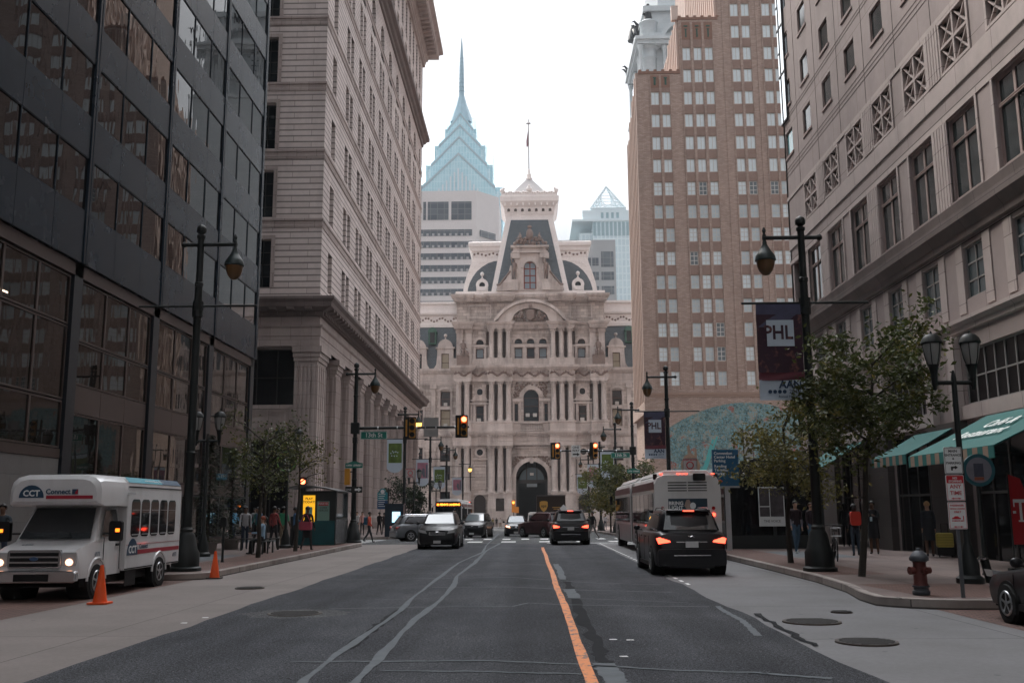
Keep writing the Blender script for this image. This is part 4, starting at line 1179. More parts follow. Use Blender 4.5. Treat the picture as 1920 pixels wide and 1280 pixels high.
    for q_, (pp, rr) in enumerate((([(25.6,3.5),(25.2,5.6),(24.4,7.4),(24.0,9.2),(22.6,11.2)], [.36,.27,.19,.12,.05]), ([(25.2,5.8),(26.3,7.8),(27.9,9.2),(29.0,10.8)], [.36,.24,.14,.05]), ([(24.6,7.2),(22.9,8.0),(20.9,8.3),(19.4,9.3)], [.24,.16,.1,.03]), ([(24.1,9.0),(25.2,10.6),(25.4,12.1)], [.14,.09,.03]))):
        a_ = [(x_-r_, z_) for (x_, z_), r_ in zip(pp, rr)]; b2 = [(x_+r_, z_+.04) for (x_, z_), r_ in zip(pp, rr)]
        m.strip(a_, b2, Y0-.085-.002*q_, Y0-.072, 'y')
    m.obj('painted_trunk', paint('mural_trunk', (.20,.19,.16), .8, var=.35), mr)
    m = MB()
    m.prism([(18.05,4.7),(18.95,4.7),(20.6,9.3),(20.3,9.3),(19.2,6.1),(18.75,6.1)], Y0-.085, Y0-.073, 'y')
    for k in range(7): m.cbox(18.75+k*.26, Y0-.08, 5.0+k*.62, .55, .015, .09)
    m.prism([(18.9,4.7),(19.1,4.7),(21.0,9.6),(20.8,9.6)], Y0-.09, Y0-.086, 'y')
    m.obj('painted_ladder', paint('mural_teal', (.10,.42,.42), .8, var=.1), mr)
    m = MB()
    m.prism([(16.9,5.2),(16.8,6.8),(17.2,7.5),(17.6,7.7),(17.5,8.6),(17.75,8.75),(17.95,7.8),(18.3,7.5),(18.35,8.3),(18.55,8.3),(18.6,7.3),(18.9,6.6),(18.8,5.2),(18.55,5.2),(18.4,6.5),(18.1,6.5),(17.9,4.6),(17.6,4.6),(17.5,6.4),(17.15,6.4),(17.1,5.2)], Y0-.098, Y0-.09, 'y')
    m.obj('painted_figure', paint('mural_figure', (.25,.17,.12), .8, var=.3), mr)
    # low dark hoarding in front of the mural wall
    t_ = thing('parking_wall', 'low brick parking wall under the mural behind the bus', 'wall', (24, 100, 0), world=True)
    m = MB(); m.box(13.6, 60, 99.8, 100.2, 0, 2.6); m.obj('brickwork', BR, t_)
    m = MB(); m.box(13.5, 60, 99.7, 100.3, 2.6, 2.75); m.obj('coping', paint('ledge_brick', (.36,.25,.20), .8), t_)
b_hotel()
# ---------------------------------------------------------------- city hall
MAR = masonry('marble_stone', (.40,.35,.322), (.61,.545,.51), (.20,.15,.14), 1.5, .62, .02, .8, .01, .85, (.09,.075,.068))
MARS = masonry('marble_smooth', (.49,.43,.402), (.61,.545,.515), (.32,.26,.24), 3, 2, .006, .75, .006, .8, (.12,.092,.085))
MARW = masonry('marble_white', (.78,.73,.715), (.82,.77,.75), (.5,.44,.42), 2, 1, .006, .7, .004, .15, (.3,.25,.23))
SLT = masonry('roof_slate', (.10,.125,.145), (.13,.155,.175), (.06,.075,.085), .5, .3, .03, .6, .01, .2)
CARV = paint('carved_marble', (.24,.185,.165), .85, var=.3, scale=2.5, bump=.05)
GLC = glassmat('cityhall_glass', (.012,.017,.022), .15, .5); BLI = paint('cityhall_blind', (.33,.29,.22), .6, var=.1); BLU = paint('cityhall_blue', (.22,.28,.32), .4, var=.1)
FRR = paint('maroon_frame', (.07,.025,.022), .6, var=.1)
def statue(mesh, root, x, y, z, s, rz, name='statue'):
    o = bpy.data.objects.new(name, mesh); COL.objects.link(o); o.parent = root; o.location = V((x, y, z)) - V(root['_w']); o.scale = (s,)*3; o.rotation_euler = (0, 0, rz); return o
def b_cityhall():
    C0 = .6; YF = 190.0; YM = YF + 2.0
    root = thing('city_hall', 'ornate pale marble city hall with mansard roof and arched gateway closing the street', 'building', (C0, YF, 0), world=True)
    X = lambda x: C0 + x
    W = Wins(root)
    sit, _, _ = figure_mesh('statue', [CARV]*4, seated=True, arms=((30, 40), (10, 60)), hands=False, bulk=1.3)
    std, _, _ = figure_mesh('statue', [CARV]*4, arms=((150, 30), (10, 20)), legs=((8, 5), (-3, 0)), hands=False, bulk=1.25)
    # pavilion front wall
    hw = 14.6
    H = []
    def hole(xc, w_, z0, z1, ar=False, mats=(GLC, FRR), bars=(0, 1), d=.55, fw=.12):
        H.append((xc-w_/2+hw, xc+w_/2+hw, z0, z1, ar)); W.add((X(xc-w_/2), YF, z0), UX, NmY, w_, z1-z0, d-.05, mats, bars, fw, ar)
    for s_ in (-1, 1):
        hole(s_*10.0, 1.5, 29.6, 33.1, mats=(BLU, FRR)); hole(s_*10.0, 1.5, 33.9, 34.9, True, bars=(0, 0), fw=.08)
        hole(s_*10.0, 1.5, 18.6, 21.8); hole(s_*2.9, .7, 18.5, 22.2, bars=(0, 1), fw=.08)
    for k, xc in enumerate((-2.4, 0, 2.4)):
        hole(xc, 1.5, 29.6, 33.2, mats=((BLU, FRR), (GLC, FRR), (BLU, FRR))[k]); hole(xc, 1.5, 34.0, 35.0, True, bars=(0, 0), fw=.08)
    hole(0, 3.0, 18.5, 24.9, True, bars=(0, 3))
    H.append((hw-3.05, hw+3.05, 0.02, 11.0, True))
    nb = MB()
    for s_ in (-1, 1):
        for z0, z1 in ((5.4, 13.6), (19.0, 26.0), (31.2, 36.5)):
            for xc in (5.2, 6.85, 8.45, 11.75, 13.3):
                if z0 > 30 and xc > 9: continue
                w2 = .34 if xc in (5.2, 13.3) else .30; H.append((s_*xc-w2+hw, s_*xc+w2+hw, z0, z1)); nb = MB(); nb.box(X(s_*xc)-w2+.01, X(s_*xc)+w2-.01, YF+.50, YF+.59, z0, z1); nb.obj('niche_shade', masonry('shade_dark_marble', (.17,.135,.125), (.21,.17,.155), (.08,.06,.055), 1.5, .62, .012, .85, .006, .6), root)  # dark backs paint the deep shade between the columns
    m = MB(); facade(m, (X(-hw), YF, 0), UX, 2*hw, 44.0, [h for h in H if h[3] != 11.0], .55, NmY) if False else None
    m = MB(); facade(m, (X(-hw), YF, 0), UX, 2*hw, 44.0, H, .55, NmY); m.obj('front_wall', MAR, root, fix=False)
    m = MB(); m.box(X(-hw), X(-3.4), YF+.6, YF+24, 0, 44); m.box(X(3.4), X(hw), YF+.6, YF+24, 0, 44); m.box(X(-3.4), X(3.4), YF+.6, YF+24, 11.6, 44); m.obj('core', MAR, root)
    m = MB()   # gateway vault: dark deep arch with glazed screen
    pts = [(3.05*math.cos(PI*k/12), 7.95+3.05*math.sin(PI*k/12)) for k in range(13)]
    m.loft([[V((X(px), YF+.5, pz)) for px, pz in [(3.05, 0)] + pts + [(-3.05, 0)]], [V((X(px), YF+23.9, pz)) for px, pz in [(3.05, 0)] + pts + [(-3.05, 0)]]], False, False)
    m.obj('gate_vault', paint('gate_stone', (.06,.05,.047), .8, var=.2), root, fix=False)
    m = MB(); m.box(X(-3.05), X(3.05), YF+2.2, YF+2.5, 6.9, 7.5); m.box(X(-1.1), X(-.9), YF+2.2, YF+2.5, 7.5, 10.9); m.box(X(.9), X(1.1), YF+2.2, YF+2.5, 7.5, 10.9)
    m.box(X(-1.0), X(1.0), YF+2.15, YF+2.2, 6.0, 6.9); m.box(X(-3.05), X(-2.6), YF+2.2, YF+2.5, 0, 6.9); m.box(X(2.6), X(3.05), YF+2.2, YF+2.5, 0, 6.9); m.obj('gate_screen', DARKF, root)
    m = MB(); m.prism([(X(2.4*math.cos(PI*k/12)), 7.55+2.4*math.sin(PI*k/12)) for k in range(13)], YF+2.3, YF+2.4, 'y'); m.obj('gate_glass', glassmat('gate_glass', (.10,.14,.16), .2, .6), root)
    m = MB(); m.box(X(-.35), X(.35), YF+2.05, YF+2.12, 8.4, 8.9); m.obj('gate_emblem', paint('pale_emblem', (.6,.58,.55), .6, var=0), root)
    m = MB(); m.box(X(-1.0), X(1.0), YF+2.05, YF+2.12, 6.2, 6.8); m.obj('gate_sign', paint('gate_sign', (.22,.26,.28), .5, var=0), root)
    m = MB(); m.box(X(-3.1), X(3.1), YF+23.5, YF+23.8, -1.4, 11.2); m.obj('gate_backing', paint('inner_dark', (.02,.018,.017), .9, var=0), root)  # dark sheet added to close the vault against the sky
    m = MB(); m.box(X(-hw), X(-3.06), YF-1.3, YF+24, -1.9, .02); m.box(X(3.06), X(hw), YF-1.3, YF+24, -1.9, .02)
    for s_ in (-1, 1): m.box(X(s_*hw), X(s_*(hw+34)), YF+1.7, YF+22, -1.9, .02)
    m.obj('foundation', MAR, root)
    def ring(mb, xc, zc, r0, r1, y0, y1, a0=0, a1=180, n=18):
        o_ = [(X(xc) + r1*math.cos(math.radians(a0+(a1-a0)*k/n)), zc + r1*math.sin(math.radians(a0+(a1-a0)*k/n))) for k in range(n+1)]
        i_ = [(X(xc) + r0*math.cos(math.radians(a0+(a1-a0)*k/n)), zc + r0*math.sin(math.radians(a0+(a1-a0)*k/n))) for k in range(n+1)]
        mb.strip(o_, i_, y0, y1)
    # arch mouldings
    m = MB()
    ring(m, 0, 7.95, 3.06, 3.45, YF-.35, YF); ring(m, 0, 7.95, 3.45, 3.8, YF-.22, YF)
    ring(m, 0, 23.4, 1.52, 1.9, YF-.3, YF); ring(m, 0, 23.4, 1.9, 2.3, YF-.18, YF)
    for s_ in (-1, 1): ring(m, s_*10, 34.15, .77, 1.25, YF-.22, YF)
    for xc in (-2.4, 0, 2.4): ring(m, xc, 34.25, .77, 1.12, YF-.2, YF)
    m.cbox(X(0), YF-.3, 11.2, .7, .5, 1.1)
    for s_ in (-1, 1):
        m.box(X(s_*3.06), X(s_*3.8), YF-.3, YF, 7.4, 7.95); m.box(X(s_*3.10), X(s_*3.7), YF-.2, YF, 5, 7.4)
    m.obj('arch_moulding', MARS, root)
    # entablatures and plinths, with breaks forward over the column pairs
    def level(prof, name, mat, fw_=0.9, extra=True):
        m = MB(); path = [(X(-hw-.05), YF+24), (X(-hw-.05), YF-.45), (X(hw+.05), YF-.45), (X(hw+.05), YF+24)]
        sweep(m, path, prof); m.obj(name, mat, root)
        if extra:
            for a, b_ in ((-15.0, -11.6), (-8.5, -3.6), (3.6, 8.5), (11.6, 15.0)):
                m = MB(); path = [(X(a), YF-.2), (X(a), YF-1.45), (X(b_), YF-1.45), (X(b_), YF-.2)]; sweep(m, path, prof); z0 = min(p[1] for p in prof); z1 = max(p[1] for p in prof); m.box(X(a)+.01, X(b_)-.01, YF-1.44, YF-.3, z0+.01, z1-.01); m.obj(name, mat, root)
    lv1 = [(0, 14.1), (.05, 14.1), (.05, 14.8), (.12, 14.9), (.05, 14.95), (.05, 15.9), (.3, 16.0), (.55, 16.4), (.6, 16.7), (0, 16.75)]
    level(lv1, 'lower_entablature', MARS)
    level([(0, 16.75), (.02, 16.75), (.02, 17.0), (-.05, 17.1), (-.05, 18.3), (.12, 18.4), (.15, 18.7), (0, 18.72)], 'pedestal_course', MARS)
    lv2 = [(0, 26.5), (.05, 26.5), (.05, 27.1), (.12, 27.2), (.04, 27.25), (.04, 28.4), (.25, 28.5), (.6, 28.8), (.85, 29.1), (.9, 29.5), (0, 29.55)]
    level(lv2, 'middle_entablature', MARS)
    level([(0, 29.55), (-.1, 29.6), (-.1, 30.7), (.02, 30.75), (.02, 30.95), (0, 31)], 'pedestal_course', MARS)
    lv3 = [(0, 36.9), (.04, 36.9), (.04, 37.4), (.1, 37.45), (.35, 37.7), (.5, 38.0), (.55, 38.2), (0, 38.25)]
    level(lv3, 'upper_entablature', MARS)
    level([(0, 42.4), (.05, 42.4), (.08, 42.8), (.35, 42.95), (.6, 43.3), (.65, 43.7), (0, 43.75)], 'attic_cornice', MARS)
    m = MB(); sweep(m, [(X(-hw-.05), YF+24), (X(-hw-.05), YF-.95), (X(hw+.05), YF-.95), (X(hw+.05), YF+24)], [(0, 43.75), (.1, 43.76), (.1, 44.4), (-1.0, 44.5)]); m.obj('roof_kerb', MARW, root)
    level([(0, 0), (.35, 0), (.35, 3.2), (.2, 3.4), (.1, 3.5), (.1, 4.8), (.2, 4.9), (.2, 5.05), (0, 5.1)], 'plinth', MAR) if False else None
    m = MB()
    for a, b_ in ((-15.0, -11.6), (-8.5, -3.6), (3.6, 8.5), (11.6, 15.0)):
        m.box(X(a), X(b_), YF-1.5, YF, 0, 3.5); m.box(X(a)+.15, X(b_)-.15, YF-1.4, YF, 3.5, 4.75); m.box(X(a), X(b_), YF-1.5, YF, 4.75, 5.05)
    for s_ in (-1, 1):
        m.box(X(s_*8.5), X(s_*11.6), YF-.4, YF, 0, 1.2); m.box(X(s_*8.5), X(s_*11.6), YF-.3, YF, 4.7, 5.0)
    m.obj('plinth', MARS, root)
    m = MB()
    for s_ in (-1, 1):
        m.box(X(s_*6.1)-.8, X(s_*6.1)+.8, YF-1.53, YF-1.5, 1.6, 4.0) if s_ < 0 else None
        # dark arched doors beside the gate
        m.prism([(X(s_*10)-1.1, .2), (X(s_*10)+1.1, .2)] + [(X(s_*10)+1.1*math.cos(PI*k/10), 3.6+1.1*math.sin(PI*k/10)) for k in range(11)], YF-.34, YF-.31, 'y')
    m.obj('dark_plaque', paint('bronze_dark', (.035,.03,.028), .5, .3, var=.1), root)
    # columns
    cx = (4.4, 6.0, 7.7, 12.5, 14.1)
    for i, (z0, z1, r) in enumerate(((5.05, 14.1, .62), (18.72, 26.5, .52), (31.0, 36.9, .48))):
        for s_ in (-1, 1):
            for x_ in cx:
                if i == 2 and x_ > 12: continue
                m = MB(); c = (X(s_*x_), YF-.85, 0); h = z1 - z0
                m.lathe([(r*1.35, z0), (r*1.35, z0+.15), (r*1.2, z0+.2), (r*1.25, z0+.32), (r*1.02, z0+.45), (r, z0+.6), (r*.97, z0+h*.4), (r*.84, z1-.95), (r*.95, z1-.85), (r*.86, z1-.8), (r*1.0, z1-.45), (r*1.35, z1-.2), (r*1.4, z1-.18)], c, 16)
                m.box(c[0]-r*1.35, c[0]+r*1.35, c[1]-r*1.35, c[1]+r*1.35, z1-.18, z1)
                for q in range(8):
                    a = q*PI/4; m.sph((c[0]+r*1.1*math.cos(a), c[1]+r*1.1*math.sin(a), z1-.42), .17, 5)
                m.obj('column', MARS, root, smooth=40)
                m = MB(); 
    # corner piers of the third order
    m = MB()
    for s_ in (-1, 1):
        for x_ in (12.2, 14.0): m.box(X(s_*x_)-.6, X(s_*x_)+.6, YF-.35, YF+.01, 31, 36.2); m.box(X(s_*x_)-.75, X(s_*x_)+.75, YF-.5, YF, 36.2, 36.9)
    m.obj('pilaster', MARS, root)
    # window surrounds: pilaster strips, sills, heads, oval and round windows
    m = MB()
    for s_ in (-1, 1):
        for xc, w_, z0, z1 in ((s_*10, 1.5, 29.6, 33.1), (s_*10, 1.5, 18.6, 21.8)):
            for q in (-1, 1): m.box(X(xc)+q*(w_/2+.12), X(xc)+q*(w_/2+.55), YF-.25, YF, z0-.1, z1+.3); m.box(X(xc)+q*(w_/2+.75), X(xc)+q*(w_/2+1.1), YF-.14, YF, z0-.1, z1+.3)
            m.box(X(xc)-w_/2-1.2, X(xc)+w_/2+1.2, YF-.4, YF, z1+.3, z1+.6); m.box(X(xc)-w_/2-1.0, X(xc)+w_/2+1.0, YF-.3, YF, z0-.4, z0-.1)
        ring(m, s_*10, 24.5, .62, .95, YF-.3, YF, 0, 360, 24)
        m.box(X(s_*10)-1.8, X(s_*10)+1.8, YF-.35, YF, 22.75, 23.0); m.prism([(X(s_*10)-1.5, 23.0), (X(s_*10)+1.5, 23.0), (X(s_*10)+.9, 24.0), (X(s_*10)+.9, 25.3), (X(s_*10)-.9, 25.3), (X(s_*10)-.9, 24.0)], YF-.16, YF-.01, 'y')
        ring(m, s_*10, 12.8, .62, .98, YF-.26, YF, 0, 360, 24)
        for q in (-1, 1): m.box(X(s_*10)+q*1.05, X(s_*10)+q*1.25, YF-.16, YF, 6, 10.2); m.box(X(s_*10)+q*1.45, X(s_*10)+q*1.7, YF-.14, YF, 5.2, 13.9)
        m.box(X(s_*10)-1.25, X(s_*10)+1.25, YF-.16, YF, 10.2, 10.4); m.box(X(s_*10)-1.7, X(s_*10)+1.7, YF-.3, YF, 11.4, 11.65); m.box(X(s_*10)-1.7, X(s_*10)+1.7, YF-.2, YF, 5.9, 6.1)
        for z0, z1 in ((39.0, 41.6),):
            m.box(X(s_*10)-2.2, X(s_*10)+2.2, YF-.55, YF-.4, z0, z0+.15); m.box(X(s_*10)-2.2, X(s_*10)+2.2, YF-.55, YF-.4, z1, z1+.15); m.box(X(s_*10)-2.2, X(s_*10)-2.05, YF-.55, YF-.4, z0+.15, z1); m.box(X(s_*10)+2.05, X(s_*10)+2.2, YF-.55, YF-.4, z0+.15, z1)
        for xc in (1.2, 3.6): m.box(X(s_*xc)-.28, X(s_*xc)+.28, YF-.3, YF, 29.55, 33.9); 
        m.box(X(s_*2.0)-.0, X(s_*2.3), YF-.3, YF, 18.5, 22.8); m.box(X(s_*3.35), X(s_*3.6), YF-.3, YF, 18.5, 22.8); m.box(X(s_*1.55), X(s_*3.7), YF-.45, YF, 22.6, 23.1)
    m.box(X(-3.9), X(3.9), YF-.35, YF, 33.3, 33.75)
    m.box(X(-3.5), X(3.5), YF-.3, YF, 12.0, 12.15); m.box(X(-3.2), X(3.2), YF-.3, YF, 13.6, 13.75); m.box(X(-1.6), X(1.6), YF-.56, YF-.4, 15.0, 15.8)
    m.obj('window_surround', MARS, root)
    m = MB()
    for s_ in (-1, 1):
        m.prism([(X(s_*10)+.55*math.cos(2*PI*k/20), 24.5+.8*math.sin(2*PI*k/20)) for k in range(20)], YF-.20, YF-.18, 'y'); m.prism([(X(s_*10)+.6*math.cos(2*PI*k/20), 12.8+.6*math.sin(2*PI*k/20)) for k in range(20)], YF-.06, YF-.03, 'y')
    m.obj('round_window', GLC, root)
    # carved reliefs: garlands and spandrel carving
    rnd = random.Random(11); m = MB()
    for x0, x1, z0, z1, y, n, r in ((-14.6, -8.6, 27.5, 28.3, YF-.5, 60, .2), (8.6, 14.6, 27.5, 28.3, YF-.5, 60, .2), (-3.5, 3.5, 27.5, 28.3, YF-.5, 60, .22), (-8.3, -3.8, 27.5, 28.3, YF-1.5, 36, .22), (3.8, 8.3, 27.5, 28.3, YF-1.5, 36, .22), (-14.8, -11.8, 27.5, 28.3, YF-1.5, 26, .22), (11.8, 14.8, 27.5, 28.3, YF-1.5, 26, .22)):
        for k in range(n):
            u = (k+.5)/n; m.sph((X(x0+(x1-x0)*u), y, (z0+z1)/2 + (z1-z0)*.4*math.sin(u*(x1-x0)*2.6)), r*rnd.uniform(.7, 1.3), 6)
    for k in range(150):
        a = rnd.uniform(0, PI); r = rnd.uniform(2.45, 4.3); x_ = r*math.cos(a); z_ = 23.4 + r*math.sin(a)
        if abs(x_) < 3.4 and z_ < 26.3: m.sph((X(x_), YF-.12, z_), rnd.uniform(.12, .3), 6)
    for k in range(110):
        a = rnd.uniform(0, PI); r = rnd.uniform(3.9, 5.0); x_ = r*math.cos(a); z_ = 7.95 + r*math.sin(a)
        if abs(x_) < 3.6 and z_ < 12: m.sph((X(x_), YF-.12, z_), rnd.uniform(.12, .25), 6)
    m.obj('carved_relief', CARV, root, smooth=60)['kind'] = 'stuff'
    # dentils
    m = MB()
    for z, ya in ((16.05, YF-.45), (28.55, YF-.45), (37.45, YF-.45), (42.9, YF-.45)):
        for k in range(58): m.box(X(-14.5+k*.5), X(-14.5+k*.5+.26), ya-.32, ya+.01, z-.25, z)
        for a, b_ in ((-15.0, -11.6), (-8.5, -3.6), (3.6, 8.5), (11.6, 15.0)):
            x_ = a
            while x_ < b_ - .2: m.box(X(x_), X(x_+.28), YF-1.78, YF-1.44, z-.3, z); x_ += .55
    m.obj('dentils', MARS, root)['kind'] = 'stuff'
    # balcony balustrade
    m = MB(); m.box(X(-2.2), X(2.2), YF-1.0, YF-.5, 18.25, 18.45); m.box(X(-2.2), X(2.2), YF-1.0, YF-.5, 16.8, 17.0)
    for k in range(13): m.lathe([(.08, 17.0), (.14, 17.4), (.06, 17.9), (.1, 18.25)], (X(-2.05+k*.34), YF-.75, 0), 6)
    m.obj('balustrade', MARS, root)
    for xc, z in ((-10.2, 18.7), (-.7, 19.6), (.7, 19.6), (9.9, 18.7)): m = MB(); m.box(X(xc)-.38, X(xc)+.38, YF-.4, YF+.4, z, z+.65); m.obj('air_conditioner', paint('ac_grey', (.5,.48,.46), .6, var=.05), root)
    # segmental pediment with coat of arms group
    m = MB()
    def seg(r, zc, x): return zc + math.sqrt(r*r - x*x)
    R_ = 8.3; zc = 42.6 - R_
    n = 20; xs = [-7.1 + 14.2*k/n for k in range(n+1)]
    m.strip([(X(x_), seg(R_, zc, x_)) for x_ in xs], [(X(x_), max(seg(R_-.55, zc, x_) if abs(x_) < R_-.6 else 38.3, 38.2)) for x_ in xs], YF-1.9, YF-.4)
    xs2 = [-6.3 + 12.6*k/n for k in range(n+1)]
    m.strip([(X(x_), seg(R_-.6, zc, x_)) for x_ in xs2], [(X(x_), max(38.2, 38.2 + (2.7*math.sqrt(max(0, 1-(x_/3.7)**2)) if abs(x_) < 3.7 else 0))) for x_ in xs2], YF-1.3, YF-.5)
    m.obj('arched_pediment', MARS, root)
    m = MB(); m.prism([(X(-.7), 38.6), (X(-.8), 40.4), (X(.8), 40.4), (X(.7), 38.9), (X(0), 38.4)], YF-1.9, YF-1.4, 'y'); m.sph((X(0), YF-1.6, 41.2), .35, 8, 1, 1, 1.6)
    for k in range(50): m.sph((X(rnd.uniform(-3.3, 3.3)), YF-1.2, 38.4+rnd.uniform(0, .9)), rnd.uniform(.15, .35), 6)
    m.obj('coat_of_arms', CARV, root, smooth=60)
    for s_ in (-1, 1): statue(sit, root, X(s_*1.75), YF-1.5, 38.3, 1.7, s_*.5)
    for s_ in (-1, 1):
        statue(sit, root, X(s_*13.2), YF-1.6, 31.2, 2.6, s_*-.3); m = MB(); m.box(X(s_*13.2)-1.2, X(s_*13.2)+1.2, YF-2.1, YF-.8, 29.55, 31.5); m.sph((X(s_*13.2)+.3, YF-1.2, 31.9), .9, 8, 1, .8, .9); m.obj('statue_base', CARV, root, smooth=50)
    # ---- roof
    zb = 44.4
    m = MB(); 
    def outline(w0, w1, z0, z1, k_=1.0, n=12):   # convex mansard curve
        return [(w1 + (w0-w1)*math.cos(PI/2*t/n)**.9, z0 + (z1-z0)*math.sin(PI/2*t/n)) for t in range(n+1)]
    oc = outline(13.3, 11.7, zb, 52.2)
    oc = [(x_, z_) for x_, z_ in oc]
    oc = [(13.3, 44.4), (13.28, 45.3), (13.15, 46.2), (12.85, 47.3), (12.4, 48.4), (11.75, 49.5), (10.9, 50.5), (10.0, 51.3), (9.2, 51.8)]
    # white mansard block: front face outlined by the curve, hipped behind
    blk = [(X(-13.4), zb), (X(13.4), zb)] + [(X(x_+.1), z_) for x_, z_ in [(13.3,45.4),(13.1,46.5),(12.75,47.8),(12.3,49.2),(11.8,50.6),(11.4,52.2)]] + [(X(-x_-.1), z_) for x_, z_ in [(11.4,52.2),(11.8,50.6),(12.3,49.2),(12.75,47.8),(13.1,46.5),(13.3,45.4)]]
    m.prism(blk, YM-.3, YF+22, 'y'); m.obj('mansard_roof', MARW, root)
    for s_ in (-1, 1):
        sl = [(6.0, 44.5), (12.6, 44.5), (12.45, 45.6), (12.1, 46.8), (11.5, 48.0), (10.7, 49.1), (9.7, 50.0), (8.4, 50.8), (7.2, 51.2), (6.0, 51.3)]
        m = MB(); m.prism([(X(s_*a), b_) for a, b_ in sl], YM-.36, YM-.29, 'y'); m.obj('slate_face', SLT, root)
        m = MB()
        for k in range(12):
            a = k/11; x_ = 12.95 - 4.5*a**2.2; z_ = 44.9 + 6.2*math.sin(a*PI/2*.98); m.sph((X(s_*x_), YM-.33, z_), .16, 6)
        ring(m, s_*9.6, 46.2, .6, 1.25, YM-.9, YM-.3, 0, 360, 20); m.lathe([(.12, 47.3), (.4, 47.5), (.15, 47.7), (.12, 48.0), (.38, 48.3), (.42, 48.5), (.3, 48.8), (.05, 48.95)], (X(s_*9.6), YM-.6, 0), 10)
        m.prism([(X(s_*9.6)-1.2, 45.9), (X(s_*9.6)-1.15, 44.9), (X(s_*9.6)-.8, 44.7), (X(s_*9.6)-.4, 45.0), (X(s_*9.6), 44.6), (X(s_*9.6)+.4, 45.0), (X(s_*9.6)+.8, 44.7), (X(s_*9.6)+1.15, 44.9), (X(s_*9.6)+1.2, 45.9)], YM-.8, YM-.3, 'y')
        m.obj('round_dormer', MARW, root, smooth=40)
        m = MB(); m.prism([(X(s_*9.6)+.58*math.cos(2*PI*k/18), 46.2+.58*math.sin(2*PI*k/18)) for k in range(18)], YM-.5, YM-.45, 'y'); m.obj('round_window', GLC, root)
    m = MB(); sweep(m, [(X(-11.6), YF+22), (X(-11.6), YM-.35), (X(11.6), YM-.35), (X(11.6), YF+22)], [(-.6, 52.0), (.0, 52.0), (.05, 53.1), (.35, 53.3), (.5, 53.9), (.75, 54.2), (.8, 54.9), (.5, 55.1), (-2, 55.2)]); m.obj('roof_ledge', MARW, root)
    m = MB()
    for k in range(30): m.sph((X(-11.2+k*.77), YM-.42, 52.6+.2*math.sin(k*1.6)), .24, 6)
    m.obj('carved_relief', CARV, root, smooth=60)['kind'] = 'stuff'
    # frustum
    def fr(h0, h1, z0, z1, d0, yb=YF-.6):
        c = YF + 8
        return [[V((X(-h0), yb, z0)), V((X(h0), yb, z0)), V((X(h0), c+h0, z0)), V((X(-h0), c+h0, z0))], [V((X(-h1), yb+d0, z1)), V((X(h1), yb+d0, z1)), V((X(h1), c+h1, z1)), V((X(-h1), c+h1, z1))]]
    m = MB(); m.loft(fr(7.7, 4.75, 44.45, 60.2, 2.0)); m.obj('central_roof', MARW, root)
    m = MB(); a = fr(6.7, 3.75, 44.6, 59.6, 1.95, YF-.80); m.loft([[p + V((0, 0, 0)) for p in a[0][:2]] + [a[0][1]+V((0,.3,0)), a[0][0]+V((0,.3,0))], a[1][:2] + [a[1][1]+V((0,.3,0)), a[1][0]+V((0,.3,0))]]); m.obj('slate_face', SLT, root)
    yc = YF + 7.0
    def sq(h, z): return [V((X(-h), yc-h-.4, z)), V((X(h), yc-h-.4, z)), V((X(h), yc+h, z)), V((X(-h), yc+h, z))]
    m = MB()
    def sq2(h, z): y0 = YF+1.55 - (h-4.75); return [V((X(-h), y0, z)), V((X(h), y0, z)), V((X(h), yc+h, z)), V((X(-h), yc+h, z))]
    m.loft([sq2(4.85, 59.7), sq2(4.9, 60.6), sq2(5.05, 61.0), sq2(5.2, 62.3), sq2(5.7, 63.0), sq2(5.95, 63.4), sq2(6.0, 64.4), sq2(5.8, 64.5)]); m.obj('top_cornice', MARW, root)
    m = MB()
    for k in range(7): x_ = X(-4.2+k*1.4); m.prism([(x_-.28, 61.4), (x_+.28, 61.4)] + [(x_+.28*math.cos(PI*j/6), 61.7+.28*math.sin(PI*j/6)) for j in range(7)], YF+1.0, YF+1.12, 'y')
    m.obj('cornice_openings', paint('opening_dark', (.10,.085,.08), .8, var=0), root)
    m = MB()
    for k in range(9): x_ = X(-4.9+k*1.22); m.box(x_-.14, x_+.14, YF+.45, YF+1.2, 62.5, 63.1)
    m.box(X(-5.7), X(5.7), YF+.7, YF+.9, 64.5, 65.2)
    for k in range(24): m.sph((X(-5.5+k*.48), YF+.75, 65.3+.12*math.sin(k*2.2)), .26, 6)
    for s_ in (-1, 1): m.sph((X(s_*5.5), YF+.9, 65.7), .5, 8); m.sph((X(s_*5.2), YF+.9, 66.1), .3, 8)
    m.sph((X(0), YF+.6, 65.9), .55, 8, 1.2, .6, 1.1); m.sph((X(0), YF+.6, 66.5), .3, 8)
    m.obj('roof_cresting', MARW, root, smooth=50)
    m = MB(); m.loft([[V((X(sx*4.3), yc+sy*4.3, 65.0)) for sx, sy in ((-1,-1),(1,-1),(1,1),(-1,1))], [V((X(sx*.4), yc+sy*.4, 70.2)) for sx, sy in ((-1,-1),(1,-1),(1,1),(-1,1))]]); m.obj('pyramid_roof', paint('pale_slate', (.42,.40,.40), .7, var=.1), root)
    m = MB(); m.lathe([(.7, 70.0), (.75, 70.4), (.4, 70.6), (.55, 71.2), (.25, 71.7), (.3, 72.1), (.12, 72.5), (.07, 72.7)], (X(0), yc, 0), 10); m.obj('finial', MARW, root, smooth=40)
    m = MB(); m.tube([(X(0), yc, 70.8), (X(0), yc, 83.5)], [.14, .10], 6); m.sph((X(0), yc, 82.6), .35, 8, 1.6, 1.6, .4); m.obj('flagpole', paint('pole_grey', (.35,.34,.34), .5, var=0), root)
